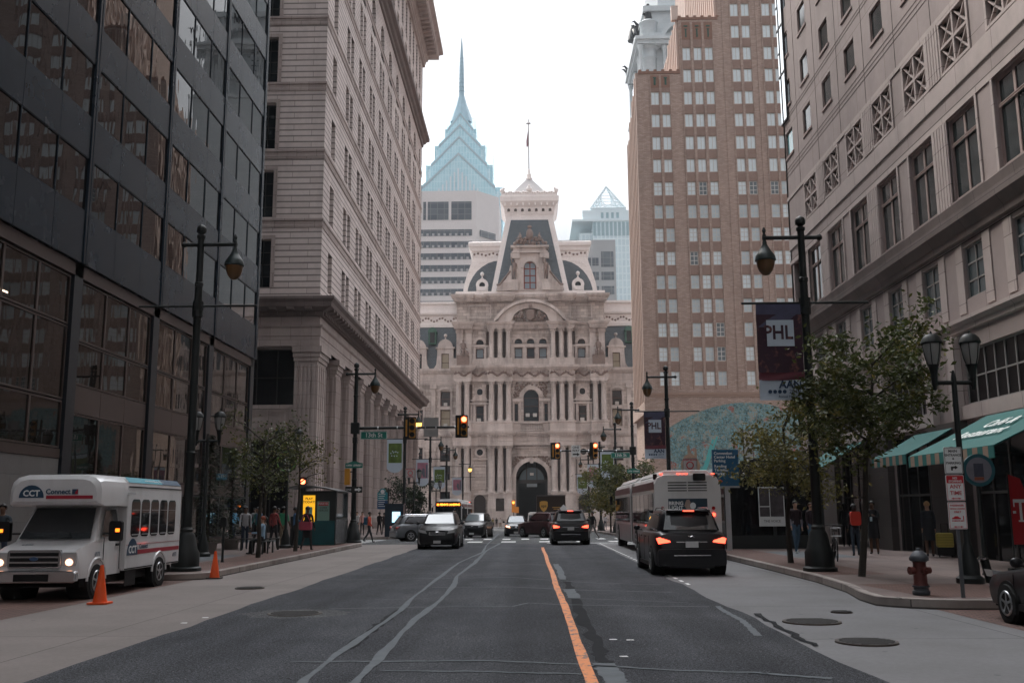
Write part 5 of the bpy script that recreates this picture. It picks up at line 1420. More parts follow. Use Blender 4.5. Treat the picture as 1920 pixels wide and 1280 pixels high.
    m = MB(); m.c = 0; m.prism([(X(-.1), 81.2), (X(-.1), 77.6), (X(-.45), 77.2), (X(-.5), 78.6), (X(-.25), 80.2)], yc-.05, yc+.05, 'y'); m.obj('flag', paint('flag_cloth', (.28,.16,.18), .8, var=.5, scale=3), root)
    # central dormer
    m = MB(); H2 = [(3.1-1.25, 3.1+1.25, .3, 5.9, True)]
    facade(m, (X(-3.1), YF-1.3, 44.4), UX, 6.2, 7.6, H2, .5, NmY); m.box(X(-3.1), X(3.1), YF-.75, YF+3, 44.4, 52.0)
    m.box(X(-3.6), X(3.6), YF-1.8, YF+2, 52.0, 52.35); m.box(X(-3.3), X(3.3), YF-1.5, YF+2, 52.35, 53.1); m.box(X(-3.8), X(3.8), YF-2.0, YF+2, 53.1, 53.5)
    for s_ in (-1, 1):
        m.box(X(s_*3.4)-1.0, X(s_*3.4)+1.0, YF-1.9, YF-.3, 44.4, 46.6)
        m.box(X(s_*2.9)-.9, X(s_*2.9)+.9, YF-1.7, YF-.9, 50.9, 52.0)
        m.prism([(X(s_*3.6), 44.4), (X(s_*6.6), 44.4), (X(s_*6.5), 45.6), (X(s_*5.6), 45.9), (X(s_*4.7), 46.8), (X(s_*4.2), 48.2), (X(s_*3.9), 49.5), (X(s_*3.6), 49.5)], YF-1.5, YF-.4, 'y')
    m.obj('central_dormer', MARS, root)
    W.add((X(-1.25), YF-1.3, 44.7), UX, NmY, 2.5, 5.6, .42, (BLU, paint('red_frame', (.22,.05,.035), .6, var=0)), (1, 3), .2, True)
    m = MB(); ring(m, 0, 49.05, 1.27, 1.75, YF-1.6, YF-1.3); m.obj('arch_moulding', MARS, root)
    m = MB()
    for k in range(46): x_ = rnd.uniform(-3.2, 3.2); m.sph((X(x_), YF-1.9, 53.7+rnd.uniform(0, 1)*(2.2-abs(x_)*.6)), rnd.uniform(.2, .42), 6)
    m.sph((X(0), YF-2, 55.6), .75, 10, 1, .7, 1.7); m.sph((X(0), YF-2, 57.2), .4, 8, 1.2, .8, .9)
    for s_ in (-1, 1):
        for k in range(12): m.sph((X(s_*(4.0+k*.22)), YF-1.5, 45.6 + max(0, 2.6-k*.28)), .22, 6)
    m.obj('carved_relief', CARV, root, smooth=60)['kind'] = 'stuff'
    for s_ in (-1, 1): statue(std, root, X(s_*3.1), YF-1.6, 46.6, 2.3, 0); statue(sit, root, X(s_*1.9), YF-1.9, 53.6, 1.9, s_*1.0)
    # ---- wings
    for s_ in (-1, 1):
        xa, xb = (X(-hw-34), X(-hw)) if s_ < 0 else (X(hw), X(hw+34))
        yw = YF + 2.0; Wd = 34
        Hh = []; Ww = []
        for k in range(6):
            xc = s_*(16.9 + k*5.4); u = X(xc) - xa
            for z0, z1, w_, ar in ((22.0, 24.9, 1.9, False), (17.9, 21.3, 1.9, False), (11.2, 13.9, 2.0, False), (7.6, 10.4, 2.0, False), (2.2, 5.4, 2.0, False)):
                Hh.append((u-w_/2, u+w_/2, z0, z1, ar)); W.add((xa+u-w_/2, yw, z0), UX, NmY, w_, z1-z0, .5, (GLC if k % 2 else BLI if z0 in (17.9,) else GLC, FRR), (0, 1), .12, ar)
        m = MB(); facade(m, (xa, yw, 0), UX, Wd, 29, Hh, .55, NmY); m.obj('wing_wall', MAR, root, fix=False)
        m = MB(); m.box(xa, xb, yw+.6, yw+20, 0, 29); m.obj('core', MAR, root)
        path = [(xa, yw), (xb, yw)]
        m = MB(); 
        for pr in (lv1, lv2): sweep(m, path, [(o_*.8, z_-.1) for o_, z_ in pr])
        sweep(m, path, [(0, 16.5), (.1, 16.6), (.12, 17.3), (0, 17.4)]); sweep(m, path, [(0, 5.9), (.15, 6.0), (.2, 6.4), (0, 6.5)])
        m.obj('wing_entablature', MARS, root)
        m = MB()
        for k in range(6):
            for q in (-2.35, 2.35) if k == 0 else (2.35*s_,):
                xc = s_*(16.9+k*5.4) + q; x_ = X(xc)
                if not xa+.5 < x_ < xb-.5: continue
                m.box(x_-.4, x_+.4, yw-.28, yw+.01, 17.4, 25.4); m.box(x_-.6, x_+.6, yw-.5, yw, 25.4, 26.3); m.box(x_-.4, x_+.4, yw-.28, yw+.01, 6.5, 13.2); m.box(x_-.55, x_+.55, yw-.4, yw, 13.2, 14.0); m.box(x_-.6, x_+.6, yw-.4, yw, 0, 5.8)
            x_ = X(s_*(16.9+k*5.4))
            for z0, z1 in ((17.8, 25.0), (7.4, 14.0)): m.box(x_-1.35, x_-1.02, yw-.2, yw, z0, z1); m.box(x_+1.02, x_+1.35, yw-.2, yw, z0, z1)
            m.box(x_-1.1, x_+1.1, yw-.15, yw, 21.35, 21.95); m.box(x_-1.1, x_+1.1, yw-.15, yw, 10.45, 11.15)
            m.strip([(x_+1.6*math.cos(math.radians(20+140*j/8)), 24.6+1.2*math.sin(math.radians(20+140*j/8))) for j in range(9)], [(x_+1.25*math.cos(math.radians(20+140*j/8)), 24.5+.85*math.sin(math.radians(20+140*j/8))) for j in range(9)], yw-.4, yw)
        m.obj('wing_pilaster', MARS, root)
        for k in range(9):
            z0 = (22.1, 18.0, 13.0)[k % 3]; k //= 3; m = MB(); m.box(X(s_*(16.9+k*5.4))-.35, X(s_*(16.9+k*5.4))+.35, yw+.1, yw+.6, z0, z0+.6); m.obj('air_conditioner', paint('ac_grey', (.5,.48,.46), .6), root)
        # mansard of the wing
        m = MB(); m.loft([[V((xa, yw+.8, 28.9)), V((xb, yw+.8, 28.9)), V((xb, yw+18, 28.9)), V((xa, yw+18, 28.9))], [V((xa, yw+2.6, 38.6)), V((xb, yw+2.6, 38.6)), V((xb, yw+16, 38.6)), V((xa, yw+16, 38.6))]]); m.obj('wing_roof', SLT, root)
        m = MB(); sweep(m, [(xa, yw+2.4), (xb, yw+2.4)], [(0, 38.2), (.1, 38.25), (.15, 38.9), (.0, 39.0), (.0, 40.6), (.5, 40.8), (.6, 41.2), (.2, 41.3), (.2, 42.8), (.6, 43.0), (.6, 43.4), (-2, 43.5)]); m.obj('wing_cornice', MARW, root)
        m = MB()
        for k in range(60): m.sph((xa+.3+k*.565, yw+2.35, 39.8+.35*math.sin(k*1.2)), .22, 6)
        m.obj('carved_relief', CARV, root, smooth=60)['kind'] = 'stuff'
        for k in range(6):
            x_ = X(s_*(17.0+k*5.4)); z0 = 28.9
            m = MB(); facade(m, (x_-1.6, yw+.1, z0-.4), UX, 3.2, 5.0, [(.85, 2.35, .4, 4.0)], .4, NmY); m.box(x_-1.6, x_+1.6, yw+.52, yw+3, z0-.4, z0+4.6)
            m.box(x_-1.9, x_+1.9, yw-.1, yw+2, z0+4.6, z0+4.9)
            m.prism([(x_-1.8, z0+4.9)] + [(x_-1.5*math.cos(PI*j/8), z0+4.9+1.6*math.sin(PI*j/8)) for j in range(9)] + [(x_+1.8, z0+4.9)], yw+0, yw+1.5, 'y')
            m.sph((x_, yw+.5, z0+7.3), .38, 8); m.lathe([(.3, z0+6.4), (.12, z0+6.7), (.1, z0+7)], (x_, yw+.5, 0), 8)
            for q in (-1, 1): m.prism([(x_+q*1.6, z0-.4), (x_+q*2.6, z0-.4), (x_+q*2.3, z0+.6), (x_+q*1.8, z0+1.4), (x_+q*1.6, z0+3.4)], yw+.2, yw+.8, 'y')
            d = m.obj('dormer', MARS, root, smooth=40)
            W.add((x_-.75, yw+.1, z0), UX, NmY, 1.5, 3.6, .32, (BLI if k == 0 else GLC, FRR), (0, 1), .1)
            m = MB(); x2 = X(s_*(19.7+k*5.4)); m.box(x2-.8, x2+.8, yw+1.2, yw+3, 34.6, 37.0); m.prism([(x2-.9, 37)] + [(x2-.9*math.cos(PI*j/8), 37+1.0*math.sin(PI*j/8)) for j in range(9)], yw+1.0, yw+2.5, 'y'); m.obj('copper_dormer', paint('green_copper', (.06,.13,.10), .7, var=.3), root)
            m = MB(); m.box(x2-.45, x2+.45, yw+1.1, yw+1.18, 34.9, 37.0); m.obj('round_window', GLC, root)
    W.flush(seen=seen)
b_cityhall()
# ---------------------------------------------------------------- the city hall tower
def b_tower():
    cx, cy = 41.0, 243.0; hw = 12.0
    root = thing('clock_tower', 'pale grey stone clock tower with bronze eagles rising behind the brick hotel', 'tower', (cx, cy, 0), world=True)
    TS = masonry('tower_stone', (.50,.545,.565), (.55,.59,.61), (.36,.40,.42), 1.6, .8, .01, .7, .004, .15, (.28,.31,.33))
    BZ = paint('bronze_statue', (.02,.025,.028), .5, .3, var=.2)
    m = MB(); m.box(cx-hw+2, cx+hw-2, cy-hw+2, cy+hw-2, 0, 127); m.box(cx-hw-.6, cx+hw+.6, cy-hw-.6, cy+hw+.6, 0, 104); m.obj('shaft', TS, root)
    m = MB()
    for z0, z1, o in ((104, 105, .9), (117.2, 118.2, .7), (118.2, 119.0, 1.3), (127, 128.4, -1.2)): m.box(cx-hw-o, cx+hw+o, cy-hw-o, cy+hw+o, z0, z1)
    m.box(cx-hw+.8, cx+hw-.8, cy-hw+.8, cy+hw-.8, 119, 120.8)
    m.obj('cornice', TS, root)
    for sx in (-1, 1):
        for sy in (-1, 1):
            m = MB(); c = (cx+sx*(hw-2.6), cy+sy*(hw-2.6), 0)
            m.lathe([(2.2, 105), (2.2, 107), (1.9, 107.3), (1.85, 114), (2.1, 114.3), (1.9, 114.6), (2.0, 116.5), (2.6, 117), (2.7, 119), (2.2, 119.4), (2.1, 123.5), (2.5, 124), (2.0, 124.5)], c, 20); m.obj('corner_turret', TS, root, smooth=40)
            m = MB(); m.tube([(c[0], c[1], 124.4), (c[0], c[1], 127.2), (c[0], c[1], 128.7)], [1.3, .9, .4], 8); m.sph((c[0], c[1], 129.1), .55, 8); m.tube([(c[0], c[1], 127.6), (c[0]+1.3*sx, c[1], 126.6)], [.35, .25], 6); m.obj('bronze_figure', BZ, root, smooth=60)
            for dx, dy in ((1, 0), (0, 1)):
                for q in (0, 1.7):
                    m = MB(); m.lathe([(.62, 105), (.62, 106), (.5, 106.3), (.45, 115.6), (.7, 116.2), (.75, 117)], (cx+sx*(hw-.6)-sx*dx*(5.6+q), cy+sy*(hw-.6)-sy*dy*(5.6+q), 0), 12); m.obj('column', TS, root, smooth=40)
            m = MB(); m.lathe([(.62, 105), (.62, 106), (.5, 106.3), (.45, 115.6), (.7, 116.2), (.75, 117)], (cx+sx*(hw-.1), cy+sy*(hw-.1), 0), 12); m.obj('column', TS, root, smooth=40)
            m = MB(); ex, ey = cx+sx*(hw+.6), cy+sy*(hw+.6); zz = 119.1    # eagle with raised wings
            m.tube([(ex, ey, zz), (ex, ey, zz+1.2), (ex+.25*sx, ey, zz+2.2)], [.3, .55, .3], 8); m.sph((ex+.5*sx, ey, zz+2.6), .3, 8)
            for w_ in (-1, 1): m.tube([(ex, ey, zz+1.6), (ex+.1*sx, ey+w_*.9, zz+2.6), (ex+.9*sx, ey+w_*1.1, zz+3.5), (ex+1.6*sx, ey+w_*.9, zz+3.3)], [.3, .45, .28, .08], 6)
            m.obj('bronze_eagle', BZ, root, smooth=60)
    for ang in range(4):
        d = V((math.cos(ang*PI/2), math.sin(ang*PI/2), 0)); u = V((-d.y, d.x, 0))
        def P(a, z, o): return V((cx, cy, 0)) + d*(hw-2+o) + u*a + V((0, 0, z))
        m = MB()
        n = 20; o1 = [P(6.6*math.cos(PI*k/n), 117.2+6.2*math.sin(PI*k/n)*.85, 0) for k in range(n+1)]
        rings = []
        for k in range(n+1):
            c_, s2 = math.cos(PI*k/n), math.sin(PI*k/n)
            rings.append([P(6.8*c_, 118.6+5.6*s2, .1), P(6.8*c_, 118.6+5.6*s2, 2.3), P(5.7*c_, 118.6+4.5*s2, 2.3), P(5.7*c_, 118.6+4.5*s2, .1)])
        m.loft(rings, True); m.obj('clock_arch', TS, root)
        m = MB(); m.cyl(P(0, 113.2, .1), P(0, 113.2, 1.0), 4.0, 4.0, 28); m.obj('clock_rim', TS, root, smooth=40)
        m = MB(); m.cyl(P(0, 113.2, 1.0), P(0, 113.2, 1.1), 3.5, 3.5, 28); m.obj('clock_face', paint('clock_face', (.32,.36,.38), .4, var=.1), root)
        m = MB()
        for k in range(12):
            a = k*PI/6; m.tube([P(3.1*math.sin(a), 113.2+3.1*math.cos(a), 1.15), P(2.4*math.sin(a), 113.2+2.4*math.cos(a), 1.15)], .1, 4)
        m.tube([P(0, 113.2, 1.2), P(1.3, 114.6, 1.2)], .14, 4); m.tube([P(0, 113.2, 1.2), P(.4, 110.5, 1.2)], .1, 4); m.obj('clock_hands', BZ, root)
        m = MB(); b0 = P(0, 124.2, 2.2); m.tube([b0, b0 + V((0, 0, 3)), b0 + V((0, 0, 4.3))], [1.6, 1.0, .5], 8)
        for w_ in (-1, 1): m.tube([b0 + V((0, 0, 2.6)), b0 + u*w_*1.8 + V((0, 0, 2.2)), b0 + u*w_*2.6 + V((0, 0, .6))], [.5, .5, .2], 6)
        m.obj('bronze_figure', BZ, root, smooth=60)
    m = MB(); m.lathe([(9.2, 128.4), (9.0, 134), (8.6, 138), (7.2, 143), (5.4, 147), (4, 150), (3.6, 154), (3, 154.5), (1, 156)], (cx, cy, 0), 8); m.obj('dome', TS, root)
    m = MB(); m.tube([(cx, cy, 156), (cx, cy, 162), (cx, cy, 166)], [1.8, 1.6, .6], 8); m.sph((cx, cy, 166.6), .9, 8); m.obj('bronze_figure', BZ, root, smooth=60)
b_tower()
# ---------------------------------------------------------------- far towers
def far():
    # stepped blue glass tower with chevron gables and spire
    cx, cy = -37.8, 546.0
    root = thing('glass_skyscraper', 'pale blue glass skyscraper with stacked chevron gables and a needle spire', 'building', (cx, cy, 0), world=True)
    def curtain(name, c1, c2, ln, bw, bh, ms):
        m, t, b = _new(name); wv, co = _wallvec(t)
        br = _n(t, 'ShaderNodeTexBrick', i_Scale=1.0, i_Mortar_Size=ms, i_Brick_Width=bw, i_Row_Height=bh); br.offset = 0
        br.inputs['Color1'].default_value = tuple(c1)+(1,); br.inputs['Color2'].default_value = tuple(c2)+(1,); br.inputs['Mortar'].default_value = tuple(ln)+(1,)
        t.links.new(wv, br.inputs['Vector']); t.links.new(br.outputs['Color'], b.inputs['Base Color'])
        b.inputs['Roughness'].default_value = .18; b.inputs['Specular IOR Level'].default_value = .9
        return m
    G1 = curtain('tower_glass', (.34,.58,.66), (.42,.64,.71), (.54,.72,.78), 1.6, 3.8, .16)
    G2 = curtain('tower_glass_pale', (.48,.66,.72), (.56,.72,.78), (.7,.82,.86), 1.6, 3.8, .2)
    GB = paint('chevron_band', (.34,.42,.47), .4, var=.05)
    tiers = [(29, 0, 150, 176), (24.5, 0, 180, 200), (19.0, 176, 195, 212), (14.5, 194, 208, 221), (9.0, 207, 220, 230)]
    for i, (h, z0, ze, za) in enumerate(tiers):
        m = MB(); m.box(cx-h*.93, cx+h*.93, cy-h*.93, cy+h*.93, z0, ze-3); m.obj('glass_shaft', G2, root)
        w_ = h*.84
        m = MB(); m.prism([(cx-w_, z0), (cx+w_, z0), (cx+w_, ze), (cx, za), (cx-w_, ze)], cy-h, cy+h, 'y'); m.prism([(cy-w_, z0), (cy+w_, z0), (cy+w_, ze-.02), (cy, za-.02), (cy-w_, ze-.02)], cx-h, cx+h, 'x')
        m.obj('glass_gable', G1, root)
        if i:
            m = MB()
            for d in (.6,):
                for s_ in (-1, 1): m.prism([(cx, za-d-.2), (cx, za-d-1.6), (cx+s_*(w_-.2), ze-d-1.6), (cx+s_*(w_-.2), ze-d-.2)], cy-h-.25, cy-h+.1, 'y')
            m.obj('chevron_band', GB, root)
    m = MB(); h = 24.5
    for k in range(13):
        x_ = cx - 13 + k*2.17; zt = 190 - abs(x_-cx)*1.1; m.box(x_-.45, x_+.45, cy-h-.5, cy-h, 120, zt)
    m.obj('vertical_fins', paint('pale_fins', (.60,.66,.70), .5, var=.05), root)
    m = MB(); m.lathe([(7.5, 226), (3.2, 238), (1.6, 244), (1.3, 262), (.9, 270), (.45, 277), (.1, 281)], (cx, cy, 0), 8); m.obj('spire', paint('spire_metal', (.25,.38,.45), .4, .3, var=.2, scale=.4), root)
    m = MB()
    for k in range(9): m.lathe([(1.0, 246+k*2.6), (1.9-.08*k, 246.5+k*2.6), (1.0, 247+k*2.6)], (cx, cy, 0), 8)
    m.obj('spire_rings', paint('spire_metal2', (.18,.27,.33), .4, .3, var=.1), root)
    # grey banded office tower
    root = thing('banded_office_tower', 'pinkish grey office tower with long horizontal window bands left of city hall', 'building', (-25, 330, 0), world=True)
    PK = paint('pinkish_concrete', (.60,.555,.55), .8, var=.06, scale=.5); GLF = curtain('band_glass', (.03,.04,.055), (.07,.085,.10), (.14,.14,.15), 2.4, 2.0, .12)
    x0, x1 = -70.0, -17.4
    m = MB(); m.prism([(x0, 330), (x1, 330), (-9.9, 338), (-9.9, 372), (x0, 372)], 0, 112.6, 'z'); m.obj('tower_block', PK, root)
    for k in range(24):
        z = 96.2 - k*4.25
        if z < 2: break
        m = MB(); m.box(-68, -19.0, 329.9, 330.02, z, z+2.3); m.obj('window_band', GLF, root)
        m = MB(); m.loft([[V((-16.4, 330.95, z)), V((-11.2, 336.5, z)), V((-11.0, 336.3, z)), V((-16.2, 330.75, z))], [V((-16.4, 330.95, z+2.3)), V((-11.2, 336.5, z+2.3)), V((-11.0, 336.3, z+2.3)), V((-16.2, 330.75, z+2.3))]]); m.obj('window_band', GLF, root)
        m = MB()
        for j in range(24): m.box(-67+j*2.0, -66.2+j*2.0, 329.8, 329.92, z+.05, z+.9)
        m.obj('band_blind', paint('band_blind', (.34,.33,.34), .7, var=.2, scale=.3), root)['kind'] = 'stuff'
    m = MB()
    for a, b_ in ((-36.2, -35.2), (-34.6, -27.3), (-26.3, -19.2), (-46, -37.5)): m.box(a, b_, 329.88, 330.02, 102.0, 108.6)
    m.obj('plant_louvres', GLF, root)
    # pale blue tower with a lattice pyramid
    root = thing('pyramid_tower', 'pale glass tower topped by a lattice pyramid right of city hall', 'building', (42, 480, 0), world=True)
    PB = curtain('pale_tower', (.50,.62,.67), (.56,.68,.72), (.66,.76,.79), 2.0, 3.6, .3); PW = paint('pale_tower_trim', (.62,.70,.73), .6, var=.05); PD = paint('pale_tower_dark', (.26,.38,.42), .3, var=.05)
    m = MB(); m.box(33.5, 62, 480, 520, 0, 146.5); m.box(27.0, 62, 484, 516, 0, 141); m.box(23.6, 33.4, 488, 512, 0, 136.5); m.obj('tower_block', PB, root)
    m = MB(); m.box(28.6, 56, 481.9, 514, 146.5, 152.4); m.box(33.0, 51.0, 483, 510, 152.4, 154.0); m.box(23.2, 60, 479.6, 520, 146.0, 147.0); m.obj('crown', PW, root)
    m = MB()
    for k in range(10): m.box(33.8+k*2.1, 35.2+k*2.1, 479.8, 480.02, 138.5, 145.5)
    for k in range(4): m.box(24.2+k*2.1, 25.5+k*2.1, 487.8, 488.02, 129, 135.5)
    for k in range(4): m.box(38+k*2.6, 39.3+k*2.6, 481.7, 481.92, 148.2, 151.2)
    m.obj('tall_windows', PD, root)
    m = MB(); c = (41.8, 492); b0 = 8.9; zt, zb_ = 168.5, 154.0
    co = [V((c[0]+sx*b0, c[1]+sy*b0, zb_)) for sx, sy in ((-1,-1),(1,-1),(1,1),(-1,1))]; ap = V((c[0], c[1], zt))
    for k in range(4):
        a, b_ = co[k], co[(k+1) % 4]; m.tube([a, ap], .45, 5); m.tube([a, b_], .45, 5)
        n = 7
        for j in range(1, n):
            p = a.lerp(b_, j/n); m.tube([p, a.lerp(ap, 1-j/n)], .22, 4) ; m.tube([p, b_.lerp(ap, j/n)], .22, 4); m.tube([a.lerp(ap, j/n), b_.lerp(ap, j/n)], .2, 4)
    m.obj('lattice_pyramid', PW, root)
    # brown-grey slab in front of it
    root = thing('grey_slab_building', 'brown-grey office slab with gridded windows right of the city hall roof', 'building', (24, 300, 0), world=True)
    m = MB(); m.box(10, 28.0, 300, 330, 0, 85.8); m.obj('slab', paint('slab_grey', (.33,.33,.34), .8, var=.08), root)
    m = MB()
    for k in range(17):
        z = 80 - k*4.6
        m.box(20.6, 22.6, 299.85, 300.02, z-2.6, z)
        m.box(12, 20.2, 299.85, 300.02, z-2.6, z)
        if k: m.box(23.4, 27.3, 299.85, 300.02, z-2.6, z)
    m.box(23.4, 27.3, 299.85, 300.02, 77, 82); m.obj('windows', GLF, root)
far()
# ================================================================ street furniture
GRN = paint('lamp_black', (.010,.013,.013), .5, .0, var=.15, scale=5, spec=.3)
GRN2 = paint('lamp_green_black', (.015,.026,.026), .4, .1, var=.15, scale=5)
AMB = paint('amber_glass', (.11,.055,.02), .3, var=.05); AMBL = emis('amber_lit', (1.0,.45,.06), 2.2)
GLO = paint('lantern_glass', (.22,.22,.215), .25, var=.05)
ALU = paint('aluminium', (.45,.46,.47), .35, .7, var=.05)
def street_lamp(x, y, label, side=1, H=9.0, banner=None, lit=False, rod=True, base=True, lantern=True):
    """side=+1: the lantern arm points to +X"""
    z = gz(y) + .154
    t = thing('street_lamp', label, 'street lamp', (x, y, z), 0, 'tall street lamps along both kerbs')
    m = MB()
    if base:
        m.lathe([(.42, 0), (.42, .08), (.36, .12), (.36, .45), (.30, .55), (.22, .9), (.16, 1.0), (.17, 1.06), (.125, 1.12)], n=12)
        m.obj('base', GRN, t, smooth=35); m = MB()
    m.lathe([(.125, 1.05), (.118, 3), (.13, 3.02), (.13, 3.08), (.112, 3.1), (.10, H-1.6), (.12, H-1.58), (.12, H-1.5), (.095, H-1.48), (.09, H-.25), (.12, H-.22), (.12, H-.16), (.05, H-.12), (.13, H-.06), (.14, H+.03), (.11, H+.1), (.02, H+.16)], n=12); m.obj('pole', GRN, t, smooth=35)
    m = MB(); m.cyl((-.45*side, 0, H-.42), (1.0*side, 0, H-.42), .055, n=8); m.sph((-.47*side, 0, H-.42), .085, 8); m.lathe([(.04, H-.62), (.05, H-.35), (.03, H-.3), (.055, H-.22), (.02, H-.14)], (.95*side, 0, 0), 8); m.obj('arm', GRN, t, smooth=35)
    if lantern:
        m = MB(); c = (.95*side, 0, 0); m.lathe([(.04, H-.5), (.06, H-.54), (.055, H-.58), (.14, H-.74), (.2, H-.83), (.25, H-.91), (.27, H-1.02), (.25, H-1.04)], c, 16); m.obj('lantern_cap', GRN2, t, smooth=35)
        m = MB(); m.lathe([(.235, H-1.04), (.22, H-1.17), (.17, H-1.30), (.09, H-1.40), (.01, H-1.42)], c, 16); m.obj('lantern_globe', AMBL if lit else AMB, t, smooth=60)
    if rod:
        m = MB(); m.tube([(-1.62, 0, H-2.15), (1.62, 0, H-2.15)], .032, 8); m.lathe([(.15, H-2.27), (.15, H-2.03)], n=10); m.tube([(0,0,H-2.45),(0,0,H-2.15)], .14, 10); m.obj('banner_rod', GRN, t, smooth=35)
    return t
BWHITE = paint('banner_white', (.46,.53,.61), .8, var=.05); BRED = paint('banner_maroon', (.13,.035,.05), .8, var=.25, scale=3)
def banner_mesh(name, x0, x1, z0, z1, mat, t, y=0.0, amp=.03, taper=.05, off=0.0):
    m = MB(); n, k_ = 8, 10
    def P(i, j, d):
        u, v = i/n, j/k_
        return V((x0+(x1-x0)*u + taper*v*(.5-u)*.0, y + amp*math.sin(u*5+v*3)*v + d - off, z1+(z0-z1)*v))
    for sgn, d in ((0, 0), (1, .012)):
        i0 = m._a([P(i, j, d) for j in range(k_+1) for i in range(n+1)])
        m.faces(i0, [(j*(n+1)+i, j*(n+1)+i+1, (j+1)*(n+1)+i+1, (j+1)*(n+1)+i) for j in range(k_) for i in range(n)])
    m.obj(name, mat, t, smooth=60, fix=False)
def dark_photo():
    m, t, b = _new('banner_photo'); co = _coords(t)
    n = _noise(t, co, 4, 4, .6); c = _mix(t, _ramp(t, n, .55, .72), (.035,.012,.025), (.26,.10,.08))
    t.links.new(c, b.inputs['Base Color']); b.inputs['Roughness'].default_value = .8; return m
BPH = dark_photo()
def banner_phl(x, y, H, label, w_=1.15, h_=2.5):
    z = gz(y) + .15 + H - 2.15
    t = thing('banner', label, 'banner', (x, y, z), 0, 'printed banners hanging from the lamps')
    a, b_ = -.12-w_, -.12
    banner_mesh('cloth', a, b_, -.25*h_, -.03, paint('banner_sky', (.07,.07,.12), .8, var=.4, scale=3), t)
    banner_mesh('photo', a, b_, -.72*h_, -.12*h_, BPH, t, -.006)
    banner_mesh('stripe', a, b_, -.80*h_, -.715*h_, BRED, t, -.007)
    banner_mesh('footer', a, b_, -h_, -.795*h_, BWHITE, t, -.009)
    m = MB(); m.box(a+.21*w_, b_-.19*w_, -.033, -.029, -.45*h_, -.18*h_); m.obj('white_square', BWHITE, t)
    text_obj('PHL', .50*w_/1.15, BPH, t, (a+w_*.46, -.036, -.315*h_), name='lettering', bold=.012, sx=.86)
    NV = paint('navy_print', (.015,.04,.09), .7, var=0)
    text_obj('AAN', .27*w_/1.15, NV, t, (b_-.33*w_, -.045, -.845*h_), bold=.008)
    text_obj('2019', .15*w_/1.15, NV, t, (b_-.24*w_, -.045, -.915*h_))
    text_obj('Annual Meeting', .085*w_/1.15, NV, t, (b_-.37*w_, -.045, -.965*h_))
    m = MB()
    for k in range(4): m.cyl((a+.22*w_+k*.105*w_, -.047, -.915*h_), (a+.22*w_+k*.105*w_, -.043, -.915*h_), .043*w_, n=12)
    m.obj('printed_dots', NV, t)
def banner_small(x, y, H, kind, label, w_=1.1, h_=2.4):
    z = gz(y) + .15 + H - 2.15
    t = thing('banner', label, 'banner', (x, y, z), 0, 'printed banners hanging from the lamps')
    a, b_ = -.15-w_, -.15
    m = MB(); n = 10
    pts = [(a, -.03), (b_, -.03), (b_, -h_*.86)] + [(b_-w_*k/n, -h_*(.86+.13*math.sin(PI*k/n)**.7 if 0 < k < n else .86)) for k in range(1, n)] + [(a, -h_*.86)]
    m.prism(pts, -.008, .008, 'y'); m.obj('cloth', BWHITE, t)
    m = MB(); m.box(a+.1*w_, b_-.05*w_, -.016, -.012, -h_*.70, -h_*.13)
    m.obj('picture', paint('banner_green', (.10,.15,.035), .8, var=.9, scale=3) if kind == 'g' else paint('banner_pink', (.36,.16,.22), .8, var=.5, scale=2), t)
    m = MB()
    if kind == 'g':
        for k in range(9): m.cyl((a+w_*(.25+.055*k), -.02, -h_*(.42+.08*math.sin(k*2))), (a+w_*(.25+.055*k), -.017, -h_*(.42+.08*math.sin(k*2))), .05, n=6)
    else: m.prism([(a+w_*.6, -h_*.66), (a+w_*.45, -h_*.5), (a+w_*.55, -h_*.32), (a+w_*.7, -h_*.36), (a+w_*.75, -h_*.66)], -.021, -.017, 'y'); m.box(b_-.22*w_, b_-.07*w_, -.020, -.017, -h_*.69, -h_*.2)
    m.obj('print', BWHITE if kind == 'g' else paint('banner_slate', (.12,.13,.16), .8, var=.2), t)
def twin_lamp(x, y, label, rz=0.0, H=5.1):
    z = gz(y) + .154
    t = thing('twin_lantern_post', label, 'lamp post', (x, y, z), rz, 'double lantern posts on the pavements')
    m = MB(); m.lathe([(.27, 0), (.27, .1), (.2, .16), (.19, .4), (.12, .6), (.09, .75), (.065, .8), (.055, H-1.05), (.05, H-1.0), (.02, H-.86)], n=12); m.obj('pole', GRN, t, smooth=35)
    m = MB(); m.tube([(-.42, 0, H-1.12), (.42, 0, H-1.12)], .045, 8)
    for s_ in (-1, 1): m.lathe([(.03, H-1.25), (.06, H-1.16), (.07, H-.95), (.10, H-.78), (.13, H-.74)], (.40*s_, 0, 0), 10); m.sph((.4*s_, 0, H-1.24), .045, 6)
    m.obj('crossbar', GRN, t, smooth=35)
    for s_ in (-1, 1):
        m = MB(); m.lathe([(.10, H-.75), (.15, H-.6), (.195, H-.35), (.185, H-.28)], (.40*s_, 0, 0), 14); g = m.obj('lantern', GLO, t, smooth=50)
        m = MB(); m.lathe([(.21, H-.30), (.22, H-.27), (.19, H-.18), (.14, H-.12), (.12, H-.10), (.03, H-.08), (.015, H-.02)], (.40*s_, 0, 0), 14)
        for k in range(6): a = k*PI/3; m.tube([(.40*s_+.105*math.cos(a), .105*math.sin(a), H-.75), (.40*s_+.155*math.cos(a), .155*math.sin(a), H-.6), (.40*s_+.2*math.cos(a), .2*math.sin(a), H-.3)], .011, 4)
        m.obj('lantern_cap', GRN, t, smooth=35)
street_lamp(-9.0, 26.05, 'nearest tall left lamp, black, unlit amber globe, rising behind the minibus', 1, 9.2)
street_lamp(7.12, 24.7, 'nearest tall right lamp, black, carrying the big city banner', -1, 8.85)
banner_phl(7.12, 24.66, 8.85, 'large dark photo banner with white square and light footer on the nearest right lamp')
